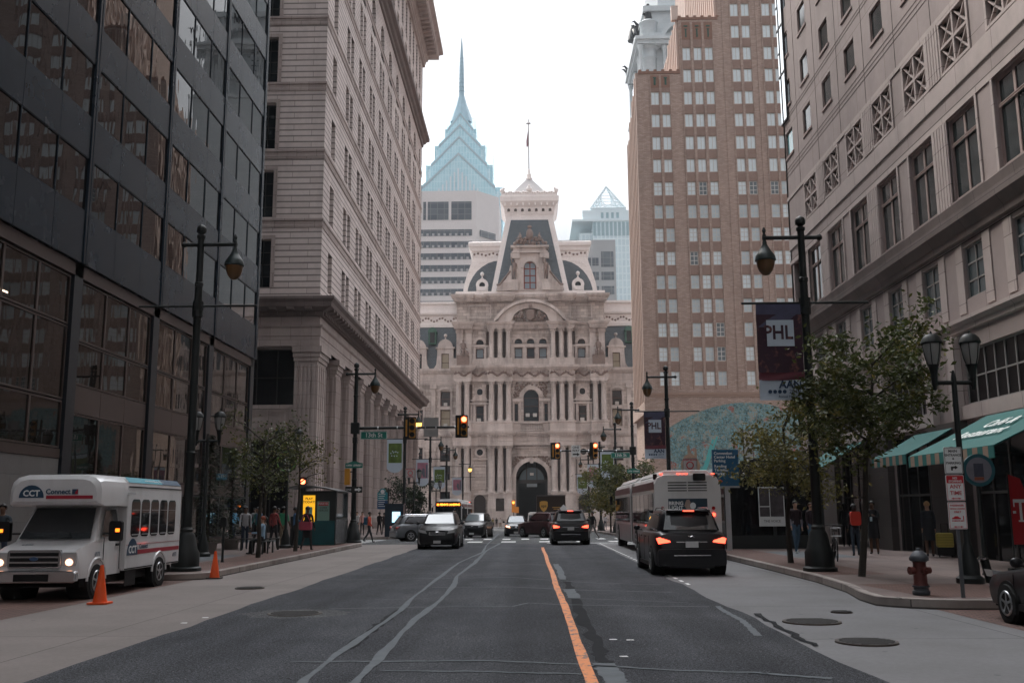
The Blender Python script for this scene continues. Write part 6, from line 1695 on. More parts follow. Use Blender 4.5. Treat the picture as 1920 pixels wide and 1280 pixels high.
street_lamp(-8.64, 48.8, 'tall left lamp at the corner that carries the signal arm', 1, 8.75, rod=False)
street_lamp(6.95, 49.0, 'second tall right lamp, behind the articulated bus', -1, 8.5)
banner_phl(6.95, 48.96, 8.5, 'smaller maroon photo banner hanging above the articulated bus', 1.05, 2.35)
for x, y, s, H, kind, lit, l in ((-8.75, 69.4, 1, 8.9, 'g', True, 'tall left lamp with a glowing amber globe just beyond the crossing'), (-8.75, 87.5, 1, 8.6, 'p', False, 'fourth tall left lamp, unlit, beside the pink banner'), (-8.75, 105, 1, 8.9, 'g', False, 'fifth tall left lamp above the oncoming bus'), (-8.75, 131, 1, 8.9, 'p', True, 'farthest tall left lamp with a small glowing amber globe'),
                            (7.15, 67.6, -1, 8.9, None, False, 'tall right lamp beyond the crossing holding the right signal arm'), (7.15, 81, -1, 8.8, 'g', False, 'tall right lamp above the far trees, green banner below'), (7.15, 99, -1, 8.7, 'p', False, 'tall right lamp between trees with the pink banner'), (7.15, 118, -1, 8.6, 'g', False, 'farthest tall right lamp by the city hall columns')):
    street_lamp(x, y, l, s, H, lit=lit, rod=kind is not None)
    if kind: 
        nm = {69.4: 'green picture banner on first left lamp beyond the crossing', 87.5: 'pink and white banner on the fourth left lamp', 105: 'small green banner over the oncoming bus', 131: 'farthest left banner, pink, near city hall', 81: 'green and white banner under the right street name sign', 99: 'pink banner half hidden by the right street trees', 118: 'farthest right banner, small and green'}[y]
        banner_small(x, y-.04, H, kind, nm, 1.1 if y < 100 else 1.25, 2.4)
twin_lamp(-11.3, 34.4, 'double lantern post behind the nearest left lamp', .0)
twin_lamp(8.92, 20.5, 'nearest double lantern post, beside the hydrant on the right', .0, 5.2)
twin_lamp(-10.3, 42.0, 'double lantern post among the leaves of the left trees')
twin_lamp(-8.95, 77, 'double lantern post beyond the crossing in front of the limestone pillars'); twin_lamp(-9.2, 98, 'smallest double lantern post far down the left pavement')
twin_lamp(9.0, 31.0, 'double lantern post hidden behind the nearest right lamp and tree')
# ---------------------------------------------------------------- signals and street signs
SGB = paint('signal_black', (.018,.018,.018), .6, var=.05); SGY = paint('signal_amber_housing', (.55,.25,.03), .5, var=.1)
RED = emis('signal_red', (1.0,.10,.04), 5.0)
GSG = paint('sign_green_plate', (.015,.17,.13), .5, var=.03); SW = paint('sign_white_plate', (.68,.70,.70), .5, var=.03); INK = paint('sign_ink', (.02,.02,.02), .6, var=0); REDP = paint('sign_red_print', (.45,.02,.03), .5, var=0)
def rrect(x0, x1, z0, z1, r=.03):
    o = []
    for cx, cz, a in ((x1-r, z1-r, 0), (x0+r, z1-r, 90), (x0+r, z0+r, 180), (x1-r, z0+r, 270)):
        for k in range(4): b = math.radians(a+30*k); o.append((cx+r*math.cos(b), cz+r*math.sin(b)))
    return o
def signal(x, y, z, label, red=True, w_=.62, h_=1.12, amb=True):
    t = thing('traffic_signal', label, 'traffic signal', (x, y, z), 0, 'traffic signals over the crossing')
    m = MB(); m.prism(rrect(-w_/2, w_/2, -h_/2, h_/2, .05), .0, .04, 'y'); m.obj('backplate', SGB, t)
    m = MB(); m.prism(rrect(-.02, .28, -h_/2+.08, h_/2-.08, .04), -.14, 0, 'y'); m.obj('housing', SGY, t)
    for k, (mt, nm) in enumerate(((RED if red else SGB, 'red_lens'), (SGB, 'amber_lens'), (SGB, 'green_lens'))):
        m = MB(); zc = h_*.30 - k*h_*.30; m.cyl((.13, -.175, zc), (.13, -.145, zc), .125, n=16); m.obj(nm, mt, t)
    m = MB()
    for k in range(3):
        zc = h_*.30 - k*h_*.30; rings = [[V((.13+.14*math.cos(a), yy, zc+.14*math.sin(a))) for a in [PI*(-.1+1.2*j/8) for j in range(9)]] for yy in (-.34, -.14)]; m.loft(rings, False, False)
    m.obj('visors', SGB, t, fix=False)
    if amb: m = MB(); m.box(-.2, -.13, -.1, 0, -h_/2+.15, h_/2-.15); m.obj('side_housing', SGY, t)
    return t
def mast(x, y, z, x1, label):
    t = thing('signal_mast_arm', label, 'signal arm', (x, y, z), 0, 'signal mast arms')
    m = MB(); d = x1 - x; m.tube([(.1 if d > 0 else -.1, 0, 0), (d, 0, .03)], [.075, .05], 10); m.obj('arm', GRN, t, smooth=40)
    m = MB(); m.cbox(0, 0, 0, .42, .38, .55); m.cbox(0, 0, -.6, .22, .3, .3); m.obj('clamp_box', GRN, t, bevel=.02)
    m = MB()
    for k in range(5): m.lathe([(.085, -.02), (.085, .02)], (d*(.2+.17*k), 0, 0), 8, (1, 0, 0)) if False else m.cyl((d*(.2+.17*k)-.03, 0, 0), (d*(.2+.17*k)+.03, 0, 0), .088, n=10)
    m.obj('bands', ALU, t, smooth=40)
    return t
def plate(name, x, y, z, w_, h_, label, mat, texts, post=False, cat='sign', grp=None, border=None, r=.03, d=.02, rz=0.0):
    t = thing(name, label, cat, (x, y, z), rz, grp)
    m = MB(); m.prism(rrect(-w_/2, w_/2, -h_/2, h_/2, r), 0, d, 'y'); m.obj('plate', mat, t)
    if border:
        m = MB(); o = rrect(-w_/2+.015, w_/2-.015, -h_/2+.015, h_/2-.015, r*.8); i_ = rrect(-w_/2+.03, w_/2-.03, -h_/2+.03, h_/2-.03, r*.6)
        m.strip(o + [o[0]], i_ + [i_[0]], -.004, -.001); m.obj('border', border, t)
    for tx, sz, zz, mt in texts: text_obj(tx, sz, mt, t, (0, -.003, zz), bold=.004)
    return t
yl = 48.8; zl = 5.75
mast(-8.64, yl, zl, -2.95, 'left signal mast arm reaching over the street from the corner lamp')
plate('street_name_sign', -7.70, yl-.1, zl-.36, 1.33, .40, 'large green street name sign hanging from the left arm', GSG, [('13th St', .30, 0, SW)], grp='green street name signs', border=SW)
signal(-5.9, yl-.12, zl-.02, 'unlit signal with bare amber housing in the middle of the left arm', False)
signal(-3.32, yl-.12, zl+.05, 'left arm end signal showing a large red light')
t = thing('sign_back', 'grey backs of two road signs on the left arm between its signals', 'sign', (-4.85, yl, zl), 0)
m = MB(); m.box(-.38, .38, -.1, -.08, .06, .5); m.box(-.36, .36, -.1, -.08, -.45, -.06); m.box(-.3, -.26, -.12, -.1, -.5, .5); m.box(.26, .3, -.12, -.1, -.5, .5); m.obj('sheet', paint('sign_back_grey', (.33,.32,.31), .5, .4, var=.1), t)
yr = 67.6; zr = 5.65
mast(7.15, yr, zr, 1.55, 'right signal mast arm beyond the crossing in front of city hall')
signal(1.85, yr-.12, zr+.02, 'right arm end signal with a red light over the truck', w_=.68, h_=1.15)
signal(4.45, yr-.12, zr+.02, 'right arm signal with a red light next to the street name sign', w_=.5, h_=1.15, amb=False)
t = plate('one_way_sign', 3.25, yr-.1, zr+.0, .62, .80, 'white one way sign with black arrow between the two right signals', SW, [('ONE', .22, .25, INK), ('WAY', .22, .03, INK)])
m = MB(); m.prism([(-.22,-.27),(.08,-.27),(.08,-.35),(.25,-.22),(.08,-.10),(.08,-.17),(-.22,-.17)], -.006, -.001, 'y'); m.obj('arrow', INK, t)
plate('street_name_sign', 6.3, yr-.1, zr-.3, 1.32, .38, 'green street name sign on the right arm near its pole', GSG, [('13th St', .28, 0, SW)], grp='green street name signs', border=SW)
plate('turn_sign', 7.1, yr-.2, 3.15, .58, .78, 'white no turn on red sign on the right signal pole', SW, [('NO', .17, .27, INK), ('TURN', .15, .09, INK), ('ON', .15, -.09, INK), ('RED', .17, -.27, INK)])
for x, y, z, l in ((-8.64, 48.62, 3.9, 'small green corner street sign on the left signal pole'), (7.15, 67.4, 4.25, 'small green corner street sign on the right signal pole')):
    t = plate('corner_street_sign', x, y, z, .86, .24, l, GSG, [('13TH  STREET', .125, 0, SW)], grp='green street name signs')
    m = MB(); m.prism([(-.3, .12)] + [(-.3+.6*k/8, .12+.09*math.sin(PI*k/8)) for k in range(1, 8)] + [(.3, .12)], 0, .02, 'y'); m.obj('crest', GSG, t)
t = plate('one_way_sign', -8.62, 48.6, 2.72, .84, .3, 'black one way sign with white arrow low on the left signal pole', INK, [])
m = MB(); m.prism([(.05,-.05),(.22,-.05),(.22,-.11),(.38,0),(.22,.11),(.22,.05),(.05,.05)], -.006, -.001, 'y'); m.obj('arrow', SW, t); text_obj('ONE', .13, SW, t, (-.26, -.004, 0))
t = thing('pedestrian_signal', 'amber pedestrian signal box on the left corner pole seen side on', 'traffic signal', (-8.98, 48.8, 3.35), 0)
m = MB(); m.prism(rrect(-.13, .13, -.4, .4, .04), -.14, .14, 'y'); m.obj('housing', SGY, t); m = MB(); m.tube([(.1, 0, .25), (.3, 0, .25)], .03, 6); m.obj('bracket', GRN, t)
t = thing('corner_signal', 'low traffic signal with red lens above the news kiosk', 'traffic signal', (-10.85, 47.4, .154), 0)
m = MB(); m.lathe([(.12, 0), (.07, .2), (.055, .3), (.05, 2.7)], n=10); m.obj('post', GRN, t, smooth=40)
m = MB(); m.prism(rrect(-.14, .14, 2.3, 3.15, .04), -.12, .12, 'y'); m.obj('housing', SGB, t); m = MB(); m.cyl((0, -.17, 2.93), (0, -.12, 2.93), .12, n=14); m.obj('red_lens', RED, t)
t = thing('far_signal', 'small amber traffic signal beside the city hall gateway', 'traffic signal', (-2.6, 166, gz(166)), 0)
m = MB(); m.tube([(0,0,0),(0,0,3.3)], .07, 6); m.obj('post', GRN, t); m = MB(); m.box(-.3, .3, -.2, .2, 2.6, 4.6); m.box(.3, .9, -.15, .15, 2.5, 3.5); m.obj('housing', paint('far_amber', (.75,.28,.04), .5, var=.1), t); m = MB(); m.cyl((0,-.26,4.2),(0,-.2,4.2),.2, n=10); m.obj('lens', emis('orange_lens', (1,.3,.05), 1.5), t)
# bus stop style square signs on posts
for x, y, z, l in ((-8.3, 69.2, 4.3, 'grey square regulatory sign on the lamp beyond the left corner'), (7.75, 47.6, 3.75, 'grey square sign peeking above the articulated bus roof')):
    t = plate('square_sign', x, y-.16, z, .68, .68, l, paint('sign_grey', (.42,.41,.40), .5, var=.05), [("DON'T BLOCK", .1, .25, REDP), ('THE BOX', .1, -.25, REDP)], border=INK)
    m = MB(); ring_ = [V((.16*math.cos(2*PI*k/16), -.004, .16*math.sin(2*PI*k/16))) for k in range(17)]; m.tube(ring_, .025, 4, False); m.obj('emblem', REDP, t)
    if x > 0: m = MB(); m.tube([(0, .05, -z+.15), (0, .05, .3)], .03, 6); m.obj('post', ALU, t)
# parking sign stack, right
q = gp(1807, 1120, .15)
t = thing('parking_sign_post', 'grey post with three stacked parking signs beside the hydrant', 'sign post', (q.x, q.y, .154), 0)
m = MB(); m.box(-.03, .03, 0, .035, 0, 2.55); m.obj('post', paint('post_grey', (.10,.11,.12), .5, .3, var=.1), t)
for z0, z1, texts, b_, nm in ((2.08, 2.54, [('MAIN', .062, .16, INK), ('ENTRANCE', .055, .09, INK), ('&', .05, .03, INK), ('PARKING', .06, -.045, INK)], INK, 'entrance_sign'), (1.62, 2.06, [('ANY', .095, .02, REDP), ('TIME', .095, -.09, REDP)], REDP, 'stopping_sign'), (1.14, 1.60, [('PASSENGER', .045, .17, REDP), ('VEHICLE LOADING', .030, .115, REDP), ('ONLY', .045, .06, REDP), ('30 MINUTE LIMIT', .028, -.09, REDP)], REDP, 'loading_sign')):
    zc = (z0+z1)/2
    m = MB(); m.prism(rrect(-.155, .155, z0, z1, .02), -.03, -.015, 'y'); pl = m.obj(nm, SW, t)
    m = MB(); o = rrect(-.147, .147, z0+.008, z1-.008, .018); i_ = rrect(-.14, .14, z0+.015, z1-.015, .014); m.strip(o + [o[0]], i_ + [i_[0]], -.034, -.031)
    if nm == 'stopping_sign': m.prism(rrect(-.14, .14, z1-.14, z1-.016, .012), -.033, -.031, 'y')
    if nm == 'entrance_sign': m.prism([(-.05,z0+.06),(-.02,z0+.06),(-.02,z0+.095),(.02,z0+.095),(.02,z0+.075),(.07,z0+.11),(.02,z0+.145),(.02,z0+.125),(-.05,z0+.125)], -.034, -.031, 'y')
    if nm != 'entrance_sign': m.prism([(-.09,z0+.04),(-.04,z0+.025),(-.04,z0+.034),(.04,z0+.034),(.04,z0+.025),(.09,z0+.04),(.04,z0+.055),(.04,z0+.046),(-.04,z0+.046),(-.04,z0+.055)], -.034, -.031, 'y')
    if nm == 'loading_sign': m.prism([(-.1,z0+.17),(.05,z0+.17),(.05,z0+.19),(.02,z0+.2),(.0,z0+.22),(-.05,z0+.22),(-.07,z0+.2),(-.1,z0+.19)], -.034, -.031, 'y'); m.box(.085,.1,-.034,-.031,z0+.16,z0+.225)
    m.obj('print', b_, pl, world=False)
    for tx, sz, zz, mt in texts: text_obj(tx, sz, mt, pl, (0, -.0335, zc+zz), depth=.0008, bold=.0015)
    if nm == 'stopping_sign':
        for tx, sz, zz in (('NO', .05, .165), ('STOPPING', .048, .112)): text_obj(tx, sz, SW, pl, (0, -.0345, zc+zz), depth=.0008, bold=.0015)
# round wayfinding sign
q = gp(1849, 1078, .15)
t = thing('round_wayfinding_sign', 'round teal-rimmed map sign on a dark post by the awning', 'sign', (q.x, q.y, .154), 0)
m = MB(); m.lathe([(.09, 0), (.05, .1), (.045, 2.5)], n=10); m.obj('post', GRN, t, smooth=40)
TLR = paint('teal_rim', (.015,.09,.11), .5, var=.05)
m = MB(); m.cyl((0,-.09,2.35),(0,-.05,2.35),.37, n=28); m.obj('rim', TLR, t, smooth=40)
m = MB(); m.cyl((0,-.098,2.35),(0,-.091,2.35),.29, n=28); m.obj('map_disc', paint('map_grey', (.16,.16,.19), .5, var=.3, scale=6), t)
m = MB(); m.box(-.12,.1,-.104,-.099,2.2,2.5); m.obj('map_block', paint('map_dark', (.05,.055,.08), .5, var=.5, scale=9), t); m = MB(); m.box(-.12,.1,-.104,-.099,2.12,2.19); m.obj('map_band', paint('map_rust', (.22,.07,.04), .5, var=.1), t)
# wayfinding panel and info kiosk across the crossing
y = 68.5; x = -(992-719)*y/F
t = thing('wayfinding_sign', 'teal and blue wayfinding panel on a dark post beyond the crossing', 'sign', (x+.45, y, gz(y)+.154), 0)
m = MB(); m.tube([(0,0,0),(0,0,3.3)], .05, 8); m.obj('post', GRN, t); TQ = paint('wayfinding_teal', (.02,.20,.24), .5, var=.05)
m = MB(); m.prism(rrect(-.75, -.05, 1.85, 2.45, .05), -.03, .03, 'y'); m.obj('lower_panel', paint('wayfinding_blue', (.02,.07,.16), .5, var=.05), t)
m = MB(); m.prism(rrect(-.75, -.05, 2.47, 3.0, .05), -.03, .03, 'y'); m.cyl((-.4,-.03,3.05),(-.4,.03,3.05),.22, n=16); m.obj('upper_panel', TQ, t)
m = MB(); m.cyl((-.4,-.036,3.05),(-.4,-.031,3.05),.14, n=14)
for k in range(7): m.box(-.68, -.2-.05*(k % 3), -.036, -.031, 2.86-.14*k, 2.9-.14*k)
m.obj('print', SW, t)
y = 67.3; x = -(992-744)*y/F
t = thing('info_kiosk', 'dark digital kiosk with a glowing blue screen beyond the crossing', 'kiosk', (x, y, gz(y)+.154), 0)
NVY = paint('kiosk_navy', (.012,.022,.035), .4, var=.1)
m = MB(); m.prism(rrect(-.62, .62, 0, 2.1, .06), -.5, .5, 'y'); m.box(-.66, .66, -.54, .54, 2.1, 2.2); m.obj('cabinet', NVY, t)
m = MB(); m.box(-.12, .42, -.52, -.505, .95, 1.65); m.obj('screen', emis('screen_blue', (.32,.62,.75), .9), t); m = MB(); m.box(.0, .45, -.52, -.505, .22, .3); m.obj('lower_light', emis('screen_blue', (.32,.62,.75), .9), t)
# ---------------------------------------------------------------- hydrant, bin, news kiosk, headhouse, blue sign
q = gp(1728, 1115, .15)
t = thing('fire_hydrant', 'dull red fire hydrant with grey dome at the right kerb corner', 'fire hydrant', (q.x, q.y, .154), 0)
HR = paint('hydrant_red', (.085,.022,.018), .6, var=.3, scale=9); HG = paint('hydrant_grey', (.06,.065,.075), .5, .2, var=.2, scale=9)
m = MB(); m.lathe([(.135, .16), (.115, .2), (.11, .55), (.12, .58)], n=18); m.obj('barrel', HR, t, smooth=40)
m = MB(); m.lathe([(.13, .0), (.15, .02), (.15, .07), (.125, .09), (.125, .13), (.15, .14), (.15, .165)], n=18); m.obj('base', HG, t, smooth=40)
m = MB(); m.lathe([(.12, .57), (.16, .59), (.165, .64), (.14, .68), (.12, .70), (.09, .745), (.04, .765), (.035, .80), (.02, .81)], n=18); m.obj('dome', HG, t, smooth=40)
for d in ((-1, -.25), (1, .25), (.2, -1)):
    m = MB(); D = V((d[0], d[1], 0)).normalized(); big = d[0] < 0
    m.cyl(D*.08 + V((0,0,.42)), D*.17 + V((0,0,.42)), .055); m.cyl(D*.16 + V((0,0,.42)), D*.205 + V((0,0,.42)), .07 if big else .058); m.cyl(D*.2 + V((0,0,.42)), D*.23 + V((0,0,.42)), .02, n=5); m.obj('nozzle', HR, t, smooth=40)
q = gp(1853, 1092, .15)
t = thing('leaning_standpipe', 'short dark pipe leaning on the pavement with a shiny elbow head', 'standpipe', (q.x, q.y, .154), 0)
m = MB(); m.cyl((.05, 0, 0), (-.04, 0, .46), .085, n=14); m.obj('pipe', GRN, t, smooth=40); m = MB(); m.cyl((-.05, 0, .46), (-.05, 0, .50), .1, n=14); m.tube([(-.06, 0, .5), (-.16, -.05, .49), (-.19, -.05, .42)], [.04, .04, .045], 8); m.obj('head', paint('chrome', (.6,.6,.62), .15, 1.0, var=0), t, smooth=40)
# news kiosk
t = thing('news_kiosk', 'dark news kiosk with yellow poster and teal panel at the left corner', 'kiosk', (-9.72, 47.0, .154), 0)
KD = paint('kiosk_dark', (.022,.026,.026), .5, var=.2); KM = paint('kiosk_metal', (.30,.31,.32), .25, .8, var=.25, scale=3)
m = MB(); m.box(-.85, .85, -1.5, 1.5, 0, 2.45); m.obj('cabin', KD, t, bevel=.02)
m = MB(); m.prism([(-1.35, 2.62), (-.9, 2.72), (-.3, 2.70), (.4, 2.58), (.95, 2.45), (.95, 2.41), (.4, 2.52), (-.3, 2.63), (-.9, 2.65), (-1.35, 2.55)], -1.75, 1.7, 'y'); m.obj('roof', paint('kiosk_roof', (.10,.10,.10), .5, .3, var=.2), t)
m = MB(); m.prism([(-.95, .01), (.8, .01), (.8, 1.1), (-.95, 1.1)], -1.53, -1.505, 'y'); m.obj('lower_panel', paint('kiosk_teal', (.008,.075,.085), .5, var=.7, scale=1.2), t)
m = MB(); m.prism(rrect(-.02, .55, 1.1, 1.98, .02), -1.53, -1.505, 'y'); m.obj('poster_pale', paint('poster_mint', (.20,.33,.28), .5, var=.15), t)
m = MB(); m.box(.05, .5, -1.535, -1.531, 1.78, 1.94); m.obj('poster_band', REDP, t)
text_obj('MARVEL', .13, SW, t, (.275, -1.538, 1.86)); text_obj('SUPER\nHEROES', .12, INK, t, (.275, -1.534, 1.62))
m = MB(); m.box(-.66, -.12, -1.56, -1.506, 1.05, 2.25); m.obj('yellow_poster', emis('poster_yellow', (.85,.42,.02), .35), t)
text_obj('PLAY\nTODAY!', .15, INK, t, (-.39, -1.565, 2.02), bold=.004); m = MB(); m.box(-.55, -.23, -1.565, -1.561, 1.4, 1.72); m.obj('poster_picture', paint('poster_mix', (.25,.5,.45), .5, var=.6, scale=9), t); text_obj('$', .2, SW, t, (-.39, -1.57, 1.56))
m = MB(); m.box(.845, .87, -1.45, 1.45, .05, 1.15); m.obj('street_side_panel', KM, t); m = MB(); m.box(.852, .87, -1.4, 1.4, 1.25, 2.35); m.obj('side_window', glassmat('kiosk_glass', (.05,.06,.065), .08, .8), t)
m = MB(); m.box(-1.25, -.86, -1.45, -1.0, 0, 1.3); m.obj('shelf_box', KD, t)
# subway headhouse with poster
t = thing('subway_headhouse', 'dark glazed subway entrance with curved roof behind the blue sign', 'subway entrance', (9.5, 42, .154), 0)
m = MB(); m.box(-1.9, 1.9, -3.3, 3.3, 0, .5)
for x in (-1.9, -.05, 1.8):
    for y in (-3.35, 3.25): m.box(x, x+.12, y, y+.1, .5, 2.9)
m.box(-1.95, 1.97, -3.4, 3.4, 2.75, 2.92); m.obj('frame', KD, t)
m = MB(); m.box(-1.85, 1.85, -3.25, 3.25, .5, 2.75); m.obj('glazing', glassmat('headhouse_glass', (.008,.009,.010), .06, .35), t)
m = MB(); m.prism([(-2.15, 2.92)] + [(-2.15+4.3*k/14, 2.93+.58*math.sin(PI*k/14)) for k in range(15)] + [(2.15, 2.92)], -3.5, 3.5, 'y'); m.obj('roof', paint('headhouse_roof', (.018,.022,.024), .5, var=.2), t, smooth=30)
m = MB(); m.box(-.62, .38, -3.46, -3.42, .85, 2.35); m.obj('poster', SW, t)
m = MB(); m.box(-.58, -.2, -3.468, -3.462, 1.62, 2.3); m.box(-.17, .34, -3.468, -3.462, 1.22, 2.3); m.box(-.58, -.2, -3.468, -3.462, 1.22, 1.58); m.obj('poster_photo', paint('poster_photo', (.07,.06,.065), .5, var=.9, scale=5), t); text_obj('THE VOICE', .13, INK, t, (-.12, -3.465, 1.04))
m = MB()
for x in (-1.2, .2, 1.3): m.sph((x, -3.6, 2.84), .07, 8); m.tube([(x, -3.42, 2.84), (x, -3.6, 2.84)], .02, 5)
m.obj('globe_lamps', SW, t)
q = gp(1367, 1031, .15)
t = thing('blue_direction_sign', 'large blue parking and market direction sign on a white post', 'sign', (q.x, q.y-.2, .154), 0)
m = MB(); m.box(-.09, .09, 0, .08, 0, 2.4); m.obj('post', paint('post_white', (.42,.42,.43), .5, var=.05), t)
m = MB(); m.box(-.53, .45, -.03, .09, 2.36, 3.72); m.obj('panel', paint('sign_blue', (.01,.085,.17), .45, var=.05), t); m = MB(); m.box(-.54, .46, -.04, .1, 2.30, 2.36); m.obj('rail', ALU, t)
for k, (s_, z_) in enumerate((('Convention', 3.58), ('Center Hotel', 3.44), ('Parking', 3.30), ('Reading', 3.10), ('Terminal', 2.96), ('Market', 2.82))): text_obj(s_, .145, SW, t, (-.47, -.034, z_), align='LEFT', bold=.003)
m = MB(); m.prism([(-.42,2.50),(-.28,2.50),(-.28,2.46),(-.17,2.54),(-.28,2.62),(-.28,2.58),(-.42,2.58)], -.038, -.031, 'y'); m.obj('arrow', paint('arrow_orange', (.65,.10,.03), .5, var=0), t)
q = pY(1403, 835, 39.2)
t = thing('letter_pylon_sign', 'narrow white upright sign with black letters standing over the subway entrance', 'sign', (q.x, q.y, 3.0), 0)
m = MB(); m.box(-.19, .19, 0, .12, .0, 1.75); m.obj('box', INK, t); m = MB(); m.box(-.165, .165, -.012, -.002, .02, 1.72); m.obj('face', SW, t)
text_obj('subway', .075, paint('blue_print', (.03,.1,.2), .5, var=0), t, (0, -.016, 1.62), depth=.001); text_obj('P', .38, INK, t, (0, -.016, 1.33), depth=.001, bold=.01); text_obj('A', .38, INK, t, (0, -.016, .93), depth=.001, bold=.01); text_obj('T', .38, INK, t, (0, -.016, .53), depth=.001, bold=.01)
t = thing('red_flag_sign', 'red triangular shop flag with a white letter under the awning', 'sign', (12.0, 24.4, .154), 0)
m = MB(); m.box(-.42, .45, -.1, .1, 0, .06); m.tube([(-.28, 0, .06), (-.28, 0, 2.35)], .02, 6); m.obj('stand', KD, t)
m = MB(); m.prism([(-.26, .62), (.46, .62), (.26, 1.4), (.02, 2.2), (-.26, 2.3)], -.012, .012, 'y'); m.obj('cloth', paint('flag_red', (.38,.015,.02), .7, var=.1), t)
m = MB(); m.box(-.2, .14, -.018, -.013, 1.62, 1.7); m.box(-.06, .0, -.018, -.013, 1.2, 1.62); m.box(-.1, .04, -.018, -.013, 1.16, 1.2); m.box(-.2, -.17, -.018, -.013, 1.52, 1.62); m.box(.11, .14, -.018, -.013, 1.52, 1.62); m.box(-.22, -.15, -.018, -.013, 1.36, 1.42); m.box(.09, .16, -.018, -.013, 1.36, 1.42); m.obj('letter', SW, t)
# traffic cones
def cone(px, py, h, label):
    q = gp(px, py); t = thing('traffic_cone', label, 'traffic cone', (q.x, q.y, .0), 0, 'orange traffic cones'); s = h/.72
    OR = paint('cone_orange', (.72,.085,.012), .5, var=.12, scale=7, dirt=.3)
    m = MB(); m.lathe([(.135*s, .03*s), (.12*s, .1*s), (.035*s, .68*s), (.03*s, .72*s), (.015*s, .72*s)], n=20); m.obj('cone', OR, t, smooth=40)
    m = MB(); m.prism([(v[0]*s, v[1]*s) for v in rrect(-.19, .19, -.19, .19, .05)], 0, .03*s, 'z'); m.obj('foot', OR if px < 300 else paint('cone_foot', (.03,.025,.022), .7, var=.1), t)
cone(187, 1131, .70, 'nearer orange cone standing in front of the minibus wheel'); cone(402, 1084, .68, 'farther orange cone by the left kerb behind the minibus')
# bicycle and rack
def bicycle():
    q = gp(1567, 1050, .15)
    t = thing('parked_bicycle', 'dark bicycle with rear basket parked behind the right lamp', 'bicycle', (q.x, q.y, .154), math.radians(78))
    K = paint('bike_black', (.02,.02,.022), .35, .4, var=0); r = .33
    for x in (-.5, .5):
        m = MB(); m.tube([(x + r*math.cos(2*PI*k/22), 0, r + r*math.sin(2*PI*k/22)) for k in range(23)], .018, 6, False); w_ = m.obj('wheel', K, t, smooth=60)
        m = MB()
        for k in range(10): m.tube([(x, 0, r), (x + (r-.01)*math.cos(k*PI/5), 0, r + (r-.01)*math.sin(k*PI/5))], .003, 3)
        m.obj('spokes', ALU, w_, world=False)
    m = MB()
    for a, b_ in (((-.5,0,r),(-.05,0,.28)), ((-.05,0,.28),(.38,0,.72)), ((-.05,0,.28),(-.2,0,.82)), ((-.2,0,.72),(.36,0,.8)), ((-.5,0,r),(-.2,0,.72)), ((.5,0,r),(.36,0,.85)), ((.36,0,.85),(.33,0,1.0))): m.tube([a, b_], .016, 6)
    m.obj('frame', K, t, smooth=60)
    m = MB(); m.tube([(.30,-.28,1.0),(.36,-.1,1.02),(.36,.1,1.02),(.30,.28,1.0)], .013, 6); m.obj('handlebar', K, t); m = MB(); m.prism([(-.32,-.07),(-.1,-.03),(-.1,.03),(-.32,.07)], .84, .89, 'z'); m.obj('saddle', K, t)
    m = MB(); 
    for z in (.72, .95):
        m.tube([(-.68,-.13,z),(-.38,-.13,z),(-.38,.13,z),(-.68,.13,z),(-.68,-.13,z)], .008, 4)
    for k in range(6): m.tube([(-.68+.06*k,-.13,.72),(-.68+.06*k,-.13,.95)], .004, 3); m.tube([(-.68+.06*k,.13,.72),(-.68+.06*k,.13,.95)], .004, 3)
    m.obj('basket', ALU, t)
bicycle()
# benches on the left, by the kiosk
def bench(x, y, rz, label):
    t = thing('metal_bench', label, 'bench', (x, y, .154), rz, 'black metal benches')
    m = MB()
    for k in range(5): m.box(-.8, .8, -.22+k*.1, -.15+k*.1, .43, .46)
    m.obj('seat', KD, t)
    for sx in (-.72, 0, .72): m = MB(); m.box(sx-.03, sx+.03, -.2, -.15, 0, .43); m.box(sx-.03, sx+.03, .18, .23, 0, .43); m.obj('leg', KD, t)
bench(-9.85, 36.8, PI/2, 'black metal bench with two seated people near the thin left tree'); bench(-10.9, 40.2, .3, 'black metal bench beside the standing group on the left')
q = gp(455, 1000, .15)
t = thing('marble_wall_sign', 'small blue shop sign on the glass building near the blue shirt man', 'sign', (-15.1, 47.5, 3.2), 0)
m = MB(); m.box(0, .5, 0, .08, 0, .3); m.obj('panel', paint('sign_lightblue', (.05,.20,.30), .5, var=.1), t); text_obj('ATM', .2, SW, t, (.25, -.003, .15))
